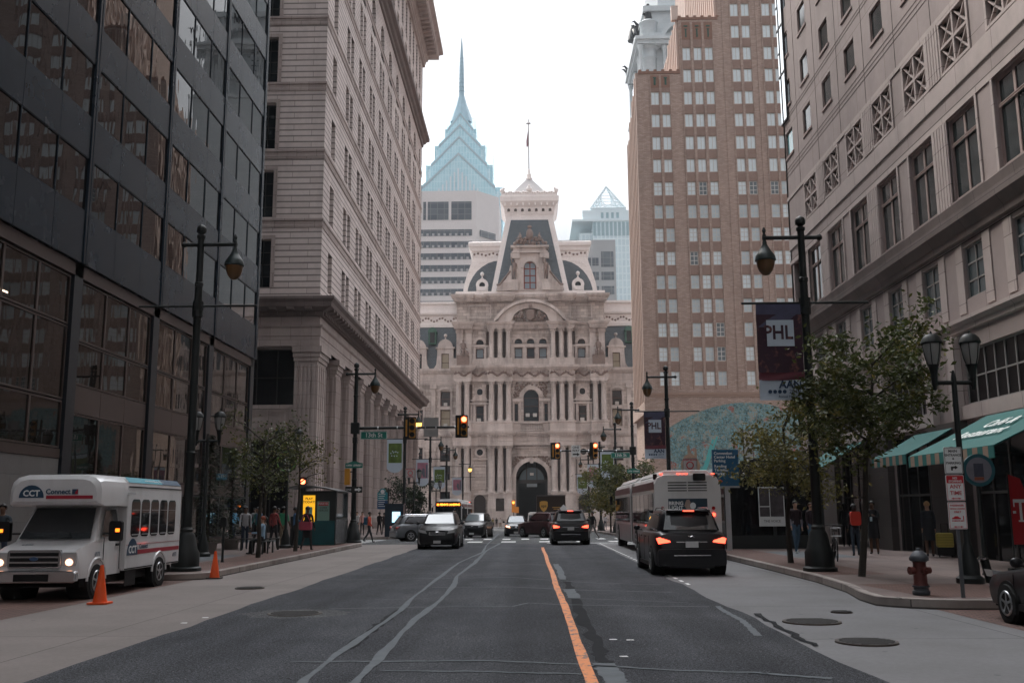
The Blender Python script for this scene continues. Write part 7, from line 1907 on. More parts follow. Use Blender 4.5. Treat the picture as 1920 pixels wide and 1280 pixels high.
# ================================================================ vehicles
TYRE = paint('tyre_rubber', (.010,.010,.010), .9, var=.2, scale=10); RIM = paint('rim_alloy', (.35,.36,.37), .3, .9, var=.05); WELL = paint('wheel_well', (.006,.006,.006), .95, var=0)
CHR = paint('chrome', (.6,.6,.62), .15, 1.0, var=0); TRIM = paint('black_trim', (.010,.010,.011), .6, var=0, spec=.2)
AGL = glassmat('auto_glass', (.015,.018,.02), .03, 1.0); AGP = glassmat('auto_glass_pale', (.12,.145,.155), .04, 1.0)
HL = paint('headlight_glass', (.45,.46,.47), .08, .3, var=.05); HLL = emis('headlight_lit', (1.0,.50,.30), 1.3); TLL = emis('tail_lit', (1.0,.06,.03), 2.2); TLR = paint('tail_red', (.30,.01,.01), .2, var=0)
PLATE = paint('plate_white', (.5,.5,.5), .5, var=.1, scale=20)
def wheel(t, x, y, r, side, w_=.22, rim=True):
    m = MB(); xo = x + side*w_/2
    m.lathe([(r*.62, -w_/2), (r*.94, -w_/2), (r, -w_/2+.04), (r, w_/2-.04), (r*.94, w_/2), (r*.62, w_/2)], (x, y, r), 24, (1, 0, 0)); w_o = m.obj('wheel', TYRE, t, smooth=40)
    if rim:
        m = MB(); xs = x + side*(w_/2+.006)
        m.cyl((x, y, r), (xs-side*.05, y, r), r*.63, n=20); 
        for k in range(5):
            a = k*2*PI/5+.3; m.cbox(xs-side*.02, y+math.cos(a)*r*.3, r+math.sin(a)*r*.3, .03, r*.62, r*.13, 0, a)
        m.cyl((xs-side*.04, y, r), (xs+side*.004, y, r), r*.14, n=10)
        m.tube([(xs-side*.01, y+r*.6*math.cos(2*PI*k/20), r+r*.6*math.sin(2*PI*k/20)) for k in range(21)], .02, 5, False); m.obj('rim', RIM, w_o, smooth=40, world=False)
def car(name, label, cat, x, y, rz, col, L=4.55, Wd=1.85, H=1.68, kind='suv', metal=.4, lit_front=False, lit_rear=False, pale_glass=False, grp='cars in the street', rails=True, z=None, plate=True):
    """front at -Y when rz = 0"""
    t = thing(name, label, cat, (x, y, gz(y) + .002 if z is None else z), rz, grp)
    BD = paint('car_%d_%d_%d' % (col[0]*1000, col[1]*1000, col[2]*1000), col, .3, metal if max(col) > .03 else 0.0, var=.03, coat=.12 if max(col) < .03 else .6, spec=.2 if max(col) < .03 else .5)
    w = Wd/2; h = L/2; zb = .62*H; suv = kind == 'suv'
    zh = (.60 if suv else .56)*H; zt = (.66 if suv else .62)*H
    st = [(-h, .40*H, .74, .24), (-h+.05, .50*H, .86, .20), (-h+.22, zh-.06, .95, .19), (-h+.65, zh-.01, 1.0, .2), (-h+1.15, zh+.05, 1, .2), (-.35*h, zt, 1, .2), (0, zt, 1, .2), (.5*h, zt+.015, 1, .2), (h-.35, zt+.02 if suv else zt-.02, .985, .2), (h-.10, zt-.06, .93, .22), (h-.02, .50*H, .88, .26), (h, .36*H, .84, .30)]
    rings = []
    for yy, zt_, ws, zo in st:
        W_ = w*ws; zm = (zt_+zo)/2
        half = [(0, zt_+.02), (.55*W_, zt_+.012), (.82*W_, zt_-.005), (.93*W_, zt_-.05), (.985*W_, zt_-.15), (W_, zm+.02), (.99*W_, zo+.16), (.95*W_, zo+.04), (.8*W_, zo), (0, zo)]
        pts = half + [(-a, b) for a, b in half[-2:0:-1]]
        rings.append([V((a, yy, b)) for a, b in pts])
    m = MB(); m.loft(rings, True); m.obj('body', BD, t, smooth=38)
    # greenhouse
    yb0, yb1 = -.50*h + (.0 if suv else .1), (h-.16 if suv else h*.62); yt0, yt1 = -.20*h+.05, (h-.52 if suv else h*.30)
    lev = [(zt-.03, yb0, yb1, .86), (zt+.30*(H-zt), yb0+(yt0-yb0)*.42, yb1+(yt1-yb1)*.25, .84), (zt+.75*(H-zt), yb0+(yt0-yb0)*.86, yb1+(yt1-yb1)*.7, .75), (H-.04, yt0+.05, yt1, .68), (H, yt0+.3, yt1-.18, .55)]
    def ring_(z_, y0, y1, ws, n=28):
        o = []
        for k in range(n):
            a = 2*PI*k/n; c, s_ = math.cos(a), math.sin(a); e = .28
            o.append(V((w*ws*math.copysign(abs(c)**e, c), (y0+y1)/2 + (y1-y0)/2*math.copysign(abs(s_)**e, s_), z_)))
        return o
    m = MB(); m.loft([ring_(*l) for l in lev], True); m.obj('cabin', BD, t, smooth=35)
    def at(zf):
        for a, b in zip(lev, lev[1:]):
            if a[0] <= zf <= b[0]: u = (zf-a[0])/(b[0]-a[0]); return tuple(a[i]+(b[i]-a[i])*u for i in range(4))
        return lev[-1]
    z0, z1 = zt+.02, zt+.80*(H-zt)
    GLS = AGP if pale_glass else AGL
    def side_quad(s_, f0, f1, g0, g1):
        P = []
        for f, zf in ((f0, z0), (f1, z0), (g1, z1), (g0, z1)):
            _, ya, yb_, ws = at(zf); P.append(V((s_*(w*ws+.008), ya+(yb_-ya)*f, zf)))
        m.poly(P); m.poly([p - V((s_*.012, 0, 0)) for p in P])
    for s_ in (-1, 1):
        for f in ((.10, .40, .13, .40), (.42, .68, .42, .68), (.70, .90, .70, .87))[:3 if suv else 2]:
            m = MB(); side_quad(s_, *f); m.obj('side_window', AGL, t, fix=False)
    for end, nm in ((0, 'windscreen'), (1, 'rear_window')):
        m = MB(); P = []
        for zf, k in ((z0+.03, -1), (z0+.03, 1), (z1+.02, 1), (z1+.02, -1)):
            _, ya, yb_, ws = at(zf); P.append(V((k*w*ws*.86, (ya if end == 0 else yb_) + (-.012 if end == 0 else .012), zf)))
        mid = []
        m.poly(P); m.obj(nm, GLS if end == 0 else AGL, t, fix=False)
    # wheels and wells
    R = .195*H+.02; ax = (-h+.88, h-.85)
    for yy in ax:
        m = MB()
        for s_ in (-1, 1): m.cyl((s_*(w-.3), yy, R), (s_*(w+.004), yy, R), R*1.16, n=24)
        m.obj('wheel_well', WELL, t, smooth=30)
        for s_ in (-1, 1): wheel(t, s_*(w-.08), yy, R, s_)
    m = MB(); m.box(-w*.8, w*.8, -h+.1, h-.1, .18, .24); m.obj('underbody', WELL, t)
    # sills, door seams, handles
    for s_ in (-1, 1):
        m = MB(); m.box(s_*(w-.02), s_*(w+.012), ax[0]+R*1.2, ax[1]-R*1.2, .2, .30); m.obj('sill', TRIM, t)
        m = MB()
        for f in (-.33*h, .10*h): m.box(s_*(w+.02), s_*(w-.01), f, f+.13, zt-.16, zt-.13)
        m.obj('door_handle', BD if metal > .3 else CHR, t)
        m = MB()
        for f in (-.52*h, -.02*h, .40*h): m.box(s_*(w+.002), s_*(w-.01), f, f+.012, .32, zt-.12)
        m.obj('door_seam', TRIM, t)
        m = MB(); m.sph((s_*(w+.10), -.36*h, zt+.06), .1, 8, 1, .6, .75); m.tube([(s_*(w-.05), -.34*h, zt+.0), (s_*(w+.08), -.35*h, zt+.03)], .025, 5); m.obj('mirror', BD, t, smooth=50)
        if rails and suv: m = MB(); m.tube([(s_*w*.62, yt0+.3, H-.02), (s_*w*.62, yt0+.45, H+.035), (s_*w*.62, yt1-.35, H+.035), (s_*w*.62, yt1-.2, H-.02)], .018, 5); m.obj('roof_rail', CHR, t)
    # front
    m = MB(); m.prism(rrect(-.42*w, .42*w, .37*H, .50*H, .04), -h-.012, -h+.08, 'y'); m.obj('grille', TRIM, t)
    m = MB()
    for k in range(3): m.box(-.4*w, .4*w, -h-.025, -h-.01, .385*H+k*.05*H/1.6, .395*H+k*.05*H/1.6)
    m.tube([(-.13, -h-.02, .45*H), (-.06, -h-.03, .47*H), (.06, -h-.03, .47*H), (.13, -h-.02, .45*H)], .012, 5); m.obj('grille_bars', CHR, t)
    m = MB(); m.box(-.72*w, .72*w, -h-.02, -h+.06, .20, .29); m.obj('front_bumper', TRIM, t, bevel=.01)
    for s_ in (-1, 1):
        m = MB(); m.prism([(s_*.50*w, .42*H), (s_*.86*w, .46*H), (s_*.90*w, .54*H), (s_*.56*w, .50*H)], -h-.01, -h+.26, 'y'); m.obj('headlight', HLL if lit_front else HL, t, smooth=30)
    # rear
    m = MB(); m.prism(rrect(-.93*w, .93*w, .24, .40*H, .08), h-.06, h+.035, 'y'); m.obj('rear_bumper', BD, t, bevel=.015)
    m = MB(); m.box(-.5*w, .5*w, h+.035, h+.05, .30*H, .315*H); m.box(-.42*w, .42*w, h-.015, h+.03, .50*H, .515*H); m.obj('rear_chrome', CHR, t)
    m = MB(); m.box(-.6*w, .6*w, h+.02, h+.045, .21, .27); m.obj('rear_valance', TRIM, t)
    for s_ in (-1, 1):
        m = MB(); m.prism([(s_*.58*w, .505*H), (s_*.90*w, .48*H), (s_*.94*w, .56*H), (s_*.86*w, .575*H), (s_*.60*w, .53*H)], h-.22, h+.012, 'y'); m.obj('tail_light', TLL if lit_rear else TLR, t, smooth=30)
    if plate:
        m = MB(); m.box(-.16, .16, h+.015, h+.045, .425*H, .425*H+.15); m.obj('rear_plate', PLATE, t); m = MB(); m.box(-.16, .16, -h-.035, -h-.02, .26, .38); m.obj('front_plate', PLATE, t)
    if suv: m = MB(); m.box(-.6*w, .6*w, yt1-.1, yt1+.16, H-.06, H-.015); s_ = m.obj('rear_spoiler', BD, t, bevel=.01); m = MB(); m.box(-.14, .14, yt1+.15, yt1+.17, H-.055, H-.03); m.obj('brake_light', TLL if lit_rear else TLR, t)
    return t
Bk = (.008,.008,.010)
o = car('parked_suv', 'black SUV seen from behind with lit tail lights following the bus', 'car', 4.12, 27.75, PI, Bk, 4.7, 1.86, 1.66, lit_rear=True)
m = MB(); m.tube([(-.07,2.34,.96),(-.02,2.35,.99),(.03,2.35,.965),(.08,2.34,.99)], .014, 5); m.obj('badge', CHR, o)
o = car('black_crossover', 'black crossover driving toward the camera in the left lane', 'car', -4.05, 45.9, 0, (.012,.012,.014), 4.3, 1.80, 1.60, pale_glass=True)
car('grey_crossover', 'silver grey crossover turning at the corner behind the black crossover', 'car', -6.1, 59.6, math.radians(112), (.12,.13,.145), 4.2, 1.72, 1.52, metal=.3)
car('dark_pickup', 'dark vehicle with bright windscreen facing us beside the standing man', 'car', -3.75, 71.5, math.radians(-6), (.010,.011,.012), 4.8, 1.8, 1.72, pale_glass=True, lit_front=False, rails=False)
car('compact_suv', 'small black oncoming car with two glowing headlights near the road middle', 'car', -1.0, 77.5, 0, (.012,.012,.013), 4.2, 1.72, 1.55, lit_front=True, pale_glass=True)
car('maroon_suv', 'dark maroon SUV angled across the lane behind the black SUV', 'car', 1.05, 70.8, math.radians(-150), (.045,.006,.009), 4.7, 1.85, 1.72, metal=.5)
car('black_suv', 'black SUV waiting right of the orange line with its brake lights on', 'car', 2.02, 50.6, PI, (.009,.009,.010), 4.5, 1.84, 1.66, lit_rear=True)
car('black_sedan', 'black car parked in the right brick bay, cut off by the frame', 'car', 7.86, 13.45, PI, (.010,.010,.012), 4.5, 1.78, 1.33, kind='sedan', rails=False)
# ---------------------------------------------------------------- buses
BW = paint('bus_white', (.62,.61,.60), .35, .0, var=.05, coat=.3, dirt=.25); BG = paint('bus_grey', (.28,.28,.28), .5, .2, var=.1, dirt=.3); BM = paint('bus_maroon', (.14,.045,.05), .4, var=.1)
def prof(hw, z0, z1, r=.22):
    return [(-hw, z0), (hw, z0), (hw, z1-.55), (hw-.03, z1-.3), (hw-.12, z1-.10), (hw-.35, z1), (-hw+.35, z1), (-hw+.12, z1-.10), (-hw+.03, z1-.3), (-hw, z1-.55)]
def bus(label, x, y, rz, front):
    """local: front at -Y; two sections with a bellows"""
    t = thing('articulated_bus', label, 'bus', (x, y, gz(y) + .002), rz, 'articulated city buses'); hw, H = 1.13, 2.95; L1, L2 = 7.2, 7.2
    for nm, a, b_ in (('front_section', 0, L1), ('rear_section', L1+.8, L1+.8+L2)):
        m = MB(); m.prism(prof(hw, .32, H-.12), a, b_, 'y'); m.obj(nm, BW, t, bevel=.02)
        m = MB(); m.prism([(-hw+.25, H-.13), (hw-.25, H-.13), (hw-.4, H+.03), (-hw+.4, H+.03)], a+.5, b_-.25, 'y'); m.obj('roof_fairing', BW, t, bevel=.02)
        for s_ in (-1, 1):
            m = MB(); m.box(s_*(hw-.01), s_*(hw+.006), a+.15, b_-.15, H-.62, H-.36); m.obj('maroon_band', BM, t)
            m = MB(); m.box(s_*(hw-.01), s_*(hw+.008), a+.05, b_-.05, .34, 1.05); m.obj('side_panel', BG, t)
            n = 5
            for k in range(n):
                ya = a+.25+(b_-a-.5)*k/n; m = MB(); m.box(s_*(hw-.01), s_*(hw+.012), ya+.05, ya+(b_-a-.5)/n-.05, 1.15, 2.2); m.obj('side_window', AGL, t)
        for yy in ((a+1.6,) if a == 0 else (a+1.4, b_-2.2)):
            m = MB()
            for s_ in (-1, 1): m.cyl((s_*(hw-.35), yy, .46), (s_*(hw+.014), yy, .46), .54, n=24)
            m.obj('wheel_well', WELL, t, smooth=30)
            for s_ in (-1, 1): wheel(t, s_*(hw-.095), yy, .46, s_, .26)
    m = MB()
    for k in range(8): m.prism(prof(hw-.05-(k % 2)*.05, .38, H-.2), L1+k*.1, L1+k*.1+.1, 'y')
    m.obj('bellows', paint('bellows', (.03,.03,.03), .8, var=.1), t)
    e = L1+.8+L2
    # rear end
    m = MB(); m.prism(rrect(-.72, .72, 2.2, 2.64, .06), e, e+.012, 'y'); m.obj('engine_door', BW, t)
    m = MB()
    for k in range(4): m.box(-.66, -.02, e+.012, e+.02, 2.27+k*.09, 2.305+k*.09); m.box(.02, .66, e+.012, e+.02, 2.27+k*.09, 2.305+k*.09)
    m.obj('louvre', TRIM, t)
    NV = paint('ad_navy', (.012,.035,.055), .4, var=.2, scale=2)
    m = MB(); m.box(-.66, .66, e+.0, e+.015, 1.62, 2.02); m.obj('advert', NV, t)
    text_obj('BRING', .17, SW, t, (.40, e+.018, 1.86), (PI/2, 0, PI), bold=.006); text_obj('LIGHT', .17, SW, t, (.40, e+.018, 1.71), (PI/2, 0, PI), bold=.006)
    m = MB(); m.prism([(.03, 1.64), (.12, 1.78), (.08, 1.9), (.04, 1.98), (-.05, 1.99), (-.09, 1.9), (-.09, 1.78), (-.14, 1.64)], e+.015, e+.019, 'y'); m.obj('advert_portrait', paint('ad_skin', (.33,.24,.20), .5, var=.3, scale=10), t)
    m = MB(); m.prism([(-.1+.10*math.cos(2*PI*k/14)-.07, 1.78+.11*math.sin(2*PI*k/14)) for k in range(14)], e+.016, e+.021, 'y'); m.obj('advert_shield', SW, t)
    m = MB(); m.prism(rrect(-.62, -.20, 2.62, 2.86, .04), e+.01, e+.06, 'y'); m.obj('route_display', TRIM, t)
    for s_ in (-1, 1):
        m = MB(); m.cyl((s_*.86, e, 1.70), (s_*.86, e+.03, 1.70), .06, n=14); m.obj('dark_lens', TLR, t); m = MB(); m.cyl((s_*.86, e, 1.48), (s_*.86, e+.03, 1.48), .06, n=14); m.obj('tail_light', TLL if not front else TLR, t)
        m = MB(); m.box(s_*.88-.05, s_*.88+.05, e-.03, e+.01, 2.83, 2.87); m.obj('marker_light', TLL, t); m = MB(); m.box(s_*.98, s_*1.1, e-.45, e-.3, 2.68, 2.86); m.obj('camera_pod', TRIM, t)
    m = MB()
    for k in (-1, 0, 1): m.box(k*.14+.16-.04, k*.14+.16+.04, e-.02, e+.01, 2.84, 2.87)
    m.obj('marker_light', TLL, t); m = MB(); m.box(-hw+.02, hw-.02, e, e+.08, .34, .62); m.obj('rear_bumper', BG, t, bevel=.02)
    m = MB(); m.prism(rrect(-.6, .6, .75, 1.5, .06), e, e+.012, 'y'); m.obj('lower_door', BW, t)
    # front end
    m = MB(); m.prism(rrect(-hw+.06, hw-.06, 1.05, 2.78, .15), -.03, .01, 'y'); m.obj('windscreen', AGL, t)
    m = MB(); m.prism(rrect(-hw+.1, hw-.1, 2.33, 2.72, .06), -.04, -.031, 'y'); d = m.obj('destination_display', TRIM, t)
    if front: text_obj('33 PENN\u2019S LANDING', .235, emis('led_orange', (1.0,.22,.02), 3.0), t, (0, -.045, 2.52), depth=.001, bold=.004, sx=.9)
    for s_ in (-1, 1):
        m = MB(); m.cyl((s_*.85, -.03, .75), (s_*.85, .02, .75), .1, n=14); m.obj('headlight', HLL if front else HL, t)
        m = MB(); m.box(s_*1.25, s_*1.38, -.25, -.12, 1.9, 2.3); m.tube([(s_*1.1, 0, 2.5), (s_*1.31, -.18, 2.3)], .02, 5); m.obj('mirror', TRIM, t)
    m = MB(); m.box(-hw+.02, hw-.02, -.1, 0, .34, .6); m.obj('front_bumper', BG, t, bevel=.02)
    return t
bus('white articulated bus seen from behind with a Bring Light advert, stopped at right', 5.38, 48.9, PI, False)
o = bus('oncoming articulated bus with orange 33 destination display beyond the crossing', -6.75, 83.0, 0, True)
# step van / parcel truck
def truck():
    t = thing('parcel_truck', 'dark brown parcel truck with gold shield logo seen from behind', 'truck', (1.85, 85.5, gz(85.5)), PI)
    UB = paint('truck_brown', (.030,.017,.012), .5, var=.1); GD = paint('shield_gold', (.55,.30,.06), .5, var=0)
    m = MB(); m.box(-1.2, 1.2, -2.6, 2.6, .8, 3.25); m.obj('box', UB, t, bevel=.04); m = MB(); m.box(-1.1, 1.1, -3.6, -2.6, .6, 2.5); m.obj('cab', UB, t, bevel=.1)
    m = MB(); m.box(-1.22, 1.22, 2.55, 2.66, 3.2, 3.3); m.box(-1.1, 1.1, 2.6, 2.8, .55, .75); m.obj('trim', paint('truck_trim', (.10,.09,.09), .5, .3, var=0), t)
    sh = [(.32*math.copysign(abs(math.sin(a))**.8, math.sin(a)), 0) for a in (0,)]
    m = MB(); pts = [(-.33, .38), (-.2, .44), (0, .46), (.2, .44), (.33, .38), (.34, .05), (.22, -.25), (0, -.45), (-.22, -.25), (-.34, .05)]; m.prism([(.62+a, 2.35+b) for a, b in pts], 2.61, 2.63, 'y'); m.obj('shield_logo', GD, t)
    text_obj('ups', .34, UB, t, (.62, 2.635, 2.4), (PI/2, 0, PI), bold=.008)
    m = MB(); m.box(-.85, -.1, 2.61, 2.625, 2.25, 2.30); m.box(-.75, -.2, 2.61, 2.625, 2.12, 2.16); m.obj('lettering_line', GD, t)
    for y in (-2.4, 1.5):
        for s_ in (-1, 1): wheel(t, s_*1.0, y, .42, s_, .26)
    for s_ in (-1, 1): m = MB(); m.box(s_*1.0-.08, s_*1.0+.08, 2.6, 2.64, .95, 1.1); m.obj('tail_light', TLR, t)
truck()
t = thing('diamond_sign', 'white diamond road signs on a post in front of the parcel truck', 'sign', (2.75, 79, gz(79)), 0)
m = MB(); m.tube([(0,0,0),(0,0,2.2)], .03, 6); m.obj('post', ALU, t); m = MB()
for z, r in ((2.1, .32), (1.55, .26)): m.prism([(0, z-r), (r, z), (0, z+r), (-r, z)], -.06, -.04, 'y')
m.obj('plate', paint('plate_bright', (.68,.69,.7), .4, var=0), t)
# white van inside the gateway street
t = thing('white_van', 'white van coming out of the city hall gateway', 'van', (.75, 150, gz(150)), 0)
m = MB(); m.prism([(-.95,.35),(.95,.35),(.98,1.2),(.85,2.3),(.6,2.45),(-.6,2.45),(-.85,2.3),(-.98,1.2)], -2.4, 2.4, 'y'); m.obj('body', BW, t, bevel=.05); m = MB(); m.box(-.78, .78, -2.44, -2.4, 1.3, 2.05); m.obj('windscreen', AGP, t)
for s_ in (-1, 1):
    m = MB(); m.box(s_*.6, s_*.85, -2.44, -2.4, .75, .95); m.obj('headlight', HL, t)
    for y in (-1.6, 1.6): wheel(t, s_*.85, y, .35, s_, .2, False)
# ---------------------------------------------------------------- minibus
def minibus():
    S = .83; f = 19.0
    t = thing('minibus', 'white paratransit minibus with blue and red lettering parked at the left kerb', 'minibus', (-9.45, f, .002), math.radians(0.5)); t.scale = (S,)*3
    WH = paint('minibus_white', (.60,.60,.61), .3, var=.04, coat=.5, dirt=.22); NB = paint('print_navy', (.02,.055,.10), .5, var=0); RD = paint('print_red', (.30,.015,.03), .5, var=0); TQ = paint('print_turquoise', (.05,.26,.33), .5, var=.05)
    hw = 1.13; H = 2.92
    # box body
    bx = [(-hw, .55), (hw, .55), (hw, 2.6), (hw-.04, 2.78), (hw-.16, 2.89), (hw-.34, H), (-hw+.34, H), (-hw+.16, 2.89), (-hw+.04, 2.78), (-hw, 2.6)]
    m = MB(); m.prism(bx, 2.35, 6.35, 'y'); m.obj('passenger_box', WH, t, smooth=30, bevel=.02)
    # overcab with rounded nose
    def sec(y, z0, hw_, zt): return [V((a, y, b)) for a, b in [(-hw_, z0), (hw_, z0), (hw_, zt-.34), (hw_-.05, zt-.16), (hw_-.17, zt-.05), (hw_-.36, zt), (-hw_+.36, zt), (-hw_+.17, zt-.05), (-hw_+.05, zt-.16), (-hw_, zt-.34)]]
    m = MB(); m.loft([sec(.72, 2.28, hw-.12, H-.12), sec(.80, 2.20, hw-.03, H-.03), sec(1.0, 2.16, hw, H), sec(2.348, 2.16, hw, H)]); m.obj('overcab', WH, t, smooth=30)
    # cab
    hc = 1.0
    def cs(y, z0, z1, w0, w1): return [V((-w0, y, z0)), V((w0, y, z0)), V((w0, y, z0+(z1-z0)*.55)), V((w1, y, z1)), V((-w1, y, z1)), V((-w0, y, z0+(z1-z0)*.55))]
    m = MB(); m.loft([cs(0, .60, 1.06, hc-.06, hc-.15), cs(.06, .50, 1.14, hc, hc-.1), cs(.35, .50, 1.22, hc+.02, hc-.08), cs(.98, .50, 1.34, hc+.02, hc-.06), cs(2.36, .50, 1.42, hc+.02, hc-.02)]); m.obj('bonnet', WH, t, smooth=30)
    m = MB(); m.loft([[V((-hc+.04, .90, 1.30)), V((hc-.04, .90, 1.30)), V((hc-.02, 2.36, 1.38)), V((-hc+.02, 2.36, 1.38))], [V((-hc+.20, 1.55, 2.2)), V((hc-.20, 1.55, 2.2)), V((hc-.14, 2.36, 2.2)), V((-hc+.14, 2.36, 2.2))]]); m.obj('cab', WH, t, bevel=.02)
    m = MB(); m.poly([(-hc+.14,.91,1.37),(hc-.14,.91,1.37),(hc-.27,1.44,2.10),(-hc+.27,1.44,2.10)]); o = m.obj('windscreen', AGL, t, fix=False); o.location = (0, -.035, .02)
    m = MB(); m.tube([(.1,.87,1.40),(.62,.95,1.46)], .012, 4); m.tube([(-.6,.87,1.40),(0,.93,1.44)], .012, 4); m.obj('wiper', TRIM, t)
    for s_ in (-1, 1):
        m = MB(); x_ = s_*(hc+.0); m.poly([(s_*(hc-.015),1.16,1.42),(s_*(hc+.0),2.22,1.44),(s_*(hc-.125),2.2,2.08),(s_*(hc-.145),1.62,2.06)]); o = m.obj('side_window', AGL, t, fix=False); o.location = (s_*.025, 0, 0)
        m = MB(); m.box(s_*(hc+.015), s_*(hc+.03), 1.28, 1.295, .6, 1.4); m.box(s_*(hc+.015), s_*(hc+.03), 2.25, 2.265, .6, 1.4); m.box(s_*(hc+.015), s_*(hc+.05), 2.0, 2.15, 1.18, 1.24); m.obj('door_seam', TRIM, t)
        m = MB(); m.prism(rrect(s_*(hc+.36)-.15, s_*(hc+.36)+.15, 1.32, 1.80, .05), 1.08, 1.22, 'y'); m.tube([(s_*(hc), 1.3, 1.5), (s_*(hc+.36), 1.2, 1.5)], .025, 5); m.obj('mirror', TRIM, t)
        m = MB(); m.box(s_*(hc+.42)-.05, s_*(hc+.42)+.05, 1.07, 1.08, 1.54, 1.62); m.obj('indicator', emis('indicator', (1,.16,.01), 1.3), t)
        # headlights, fog area
        m = MB(); m.prism(rrect(s_*.79-.16, s_*.79+.16, .80, 1.10, .03), -.03, .02, 'y'); m.obj('headlight', HL, t); m = MB(); m.sph((s_*.80, -.04, .88), .09, 8, 1, .3, .9); m.obj('headlight_bulb', HLL, t)
        for k in range(5):
            m = MB(); y0 = 2.62+k*.67; m.prism([(a, b) for a, b in rrect(y0, y0+.56, 1.38, 2.34, .12)], s_*hw, s_*(hw+.012), 'x'); m.obj('passenger_window', AGL, t)
            m = MB(); m.box(s_*(hw+.013), s_*(hw+.02), y0+.06, y0+.5, 1.42, 1.45); m.box(s_*(hw+.013), s_*(hw+.016), y0+.03, y0+.53, 2.06, 2.07); m.obj('window_trim', ALU, t)
        m = MB(); m.box(s_*(hw), s_*(hw+.006), 2.75, 6.3, .93, 1.04); m.obj('red_stripe', RD, t); m = MB(); m.box(s_*hw, s_*(hw+.006), 2.4, 6.33, 1.18, 1.19); m.obj('red_pinstripe', RD, t)
        m = MB(); m.box(s_*(hw), s_*(hw+.02), 2.36, 6.34, .57, .60); m.box(s_*(hw+.0), s_*(hw+.006), 2.4, 3.1, .16, .55); m.obj('skirt_trim', TRIM, t)
        m = MB(); m.prism([(2.45, .92)] + [(2.80-.35*math.cos(PI*k/10), .92+.42*math.sin(PI*k/10)) for k in range(11)] + [(3.15, .92)], s_*(hw+.003), s_*(hw+.012), 'x'); m.obj('blue_dome', NB, t)
        # roof-edge advert
        P = [V((s_*(hw-.035), 2.42, 2.75)), V((s_*(hw-.035), 6.28, 2.75)), V((s_*(hw-.155), 6.28, 2.89)), V((s_*(hw-.155), 2.42, 2.89))]
        m = MB(); m.poly([p + V((s_*.012, 0, .012)) for p in P]); m.obj('roof_edge_print', TQ, t, fix=False)
        m = MB(); Q = [P[0].lerp(P[1], .62), P[1], P[2], P[3].lerp(P[2], .62)]; m.poly([p + V((s_*.016, 0, .016)) for p in Q]); m.obj('roof_edge_print', NB, t, fix=False)
        m = MB(); m.box(s_*(hw+.0), s_*(hw+.012), 2.38, 6.33, 2.64, 2.67); m.obj('roof_trim', TRIM, t)
        for y, r in ((.95, .40), (4.75, .40)):
            m = MB(); m.cyl((s_*(hw-.6), y, r), (s_*((hc+.024) if y < 2 else (hw+.006)), y, r+.02), r*1.25, n=28); m.obj('wheel_well', WELL, t, smooth=30)
            wheel(t, s_*((hc-.07) if y < 2 else (hw-.085)), y, r, s_, .24)
            m = MB(); xs = s_*((hc+.03) if y < 2 else (hw+.012)); m.tube([(xs, y+r*1.27*math.cos(PI*k/12), r+.02+r*1.27*math.sin(PI*k/12)) for k in range(13)], .03, 5); m.obj('wheel_arch', WH, t, smooth=50)
    text_obj('CCT', .26, SW, t, (hw+.014, 2.80, 1.05), (PI/2, 0, PI/2), bold=.006); text_obj('Connect', .17, NB, t, (hw+.008, 3.55, 1.12), (PI/2, 0, PI/2), bold=.003)
    text_obj('6973', .16, NB, t, (hw+.008, 5.95, .80), (PI/2, 0, PI/2)); text_obj('6973', .15, NB, t, (hc+.022, .95, 1.02), (PI/2, 0, PI/2)); text_obj('www.connect-rides.org   STRIVE', .1, SW, t, (hw-.085, 4.3, 2.84), (PI/2-.86, 0, PI/2))
    # front of the overcab
    y = .715
    text_obj('9 8\u201d CLEARANCE', .085, NB, t, (0, y+.05, 2.655), (PI/2-.5, 0, 0)); m = MB(); m.box(-.2, .22, y+.01, y+.06, 2.70, 2.745); m.obj('marker_slot', TRIM, t)
    m = MB(); m.prism([(-.86, 2.36)] + [(-.56-.30*math.cos(PI*k/12), 2.36+.30*math.sin(PI*k/12)) for k in range(13)] + [(-.26, 2.36)], y-.012, y+.03, 'y'); m.obj('blue_dome', NB, t)
    text_obj('CCT', .2, SW, t, (-.56, y-.016, 2.46), bold=.006); text_obj('Connect', .17, NB, t, (.08, y-.01, 2.50), bold=.005)
    m = MB(); m.box(.42, .56, y-.012, y+.02, 2.44, 2.56); m.obj('small_logo', NB, t); m = MB(); m.prism([(.49,2.44),(.56,2.44),(.56,2.56),(.5,2.5)], y-.016, y-.01, 'y'); m.obj('small_logo', RD, t); m = MB(); m.box(-.2, .92, y-.012, y+.03, 2.33, 2.41); m.obj('red_stripe', RD, t)
    # grille and bumper
    m = MB(); m.prism(rrect(-.62, .62, .74, 1.16, .06), -.07, .02, 'y'); m.obj('grille', CHR, t, bevel=.01)
    m = MB()
    for a, b_ in ((.78, .86), (.90, .98), (1.02, 1.10)): m.box(-.56, .56, -.078, -.06, a, b_)
    m.obj('grille_slot', TRIM, t)
    m = MB(); m.prism([(.1*math.cos(2*PI*k/20), .96+.045*math.sin(2*PI*k/20)) for k in range(20)], -.09, -.075, 'y'); m.obj('oval_badge', paint('badge_blue', (.05,.10,.2), .3, .5, var=0), t)
    m = MB(); m.prism(rrect(-1.02, 1.02, .42, .70, .08), -.16, .02, 'y'); m.obj('front_bumper', CHR, t, bevel=.03); m = MB(); m.box(-.4, .4, -.17, -.155, .46, .62); m.obj('bumper_recess', TRIM, t)
    text_obj('6973', .14, NB, t, (-.45, .5, 1.262), (.12, 0, 0)); m = MB(); m.box(-.95, .95, .2, 6.2, .30, .5); m.obj('chassis', WELL, t)
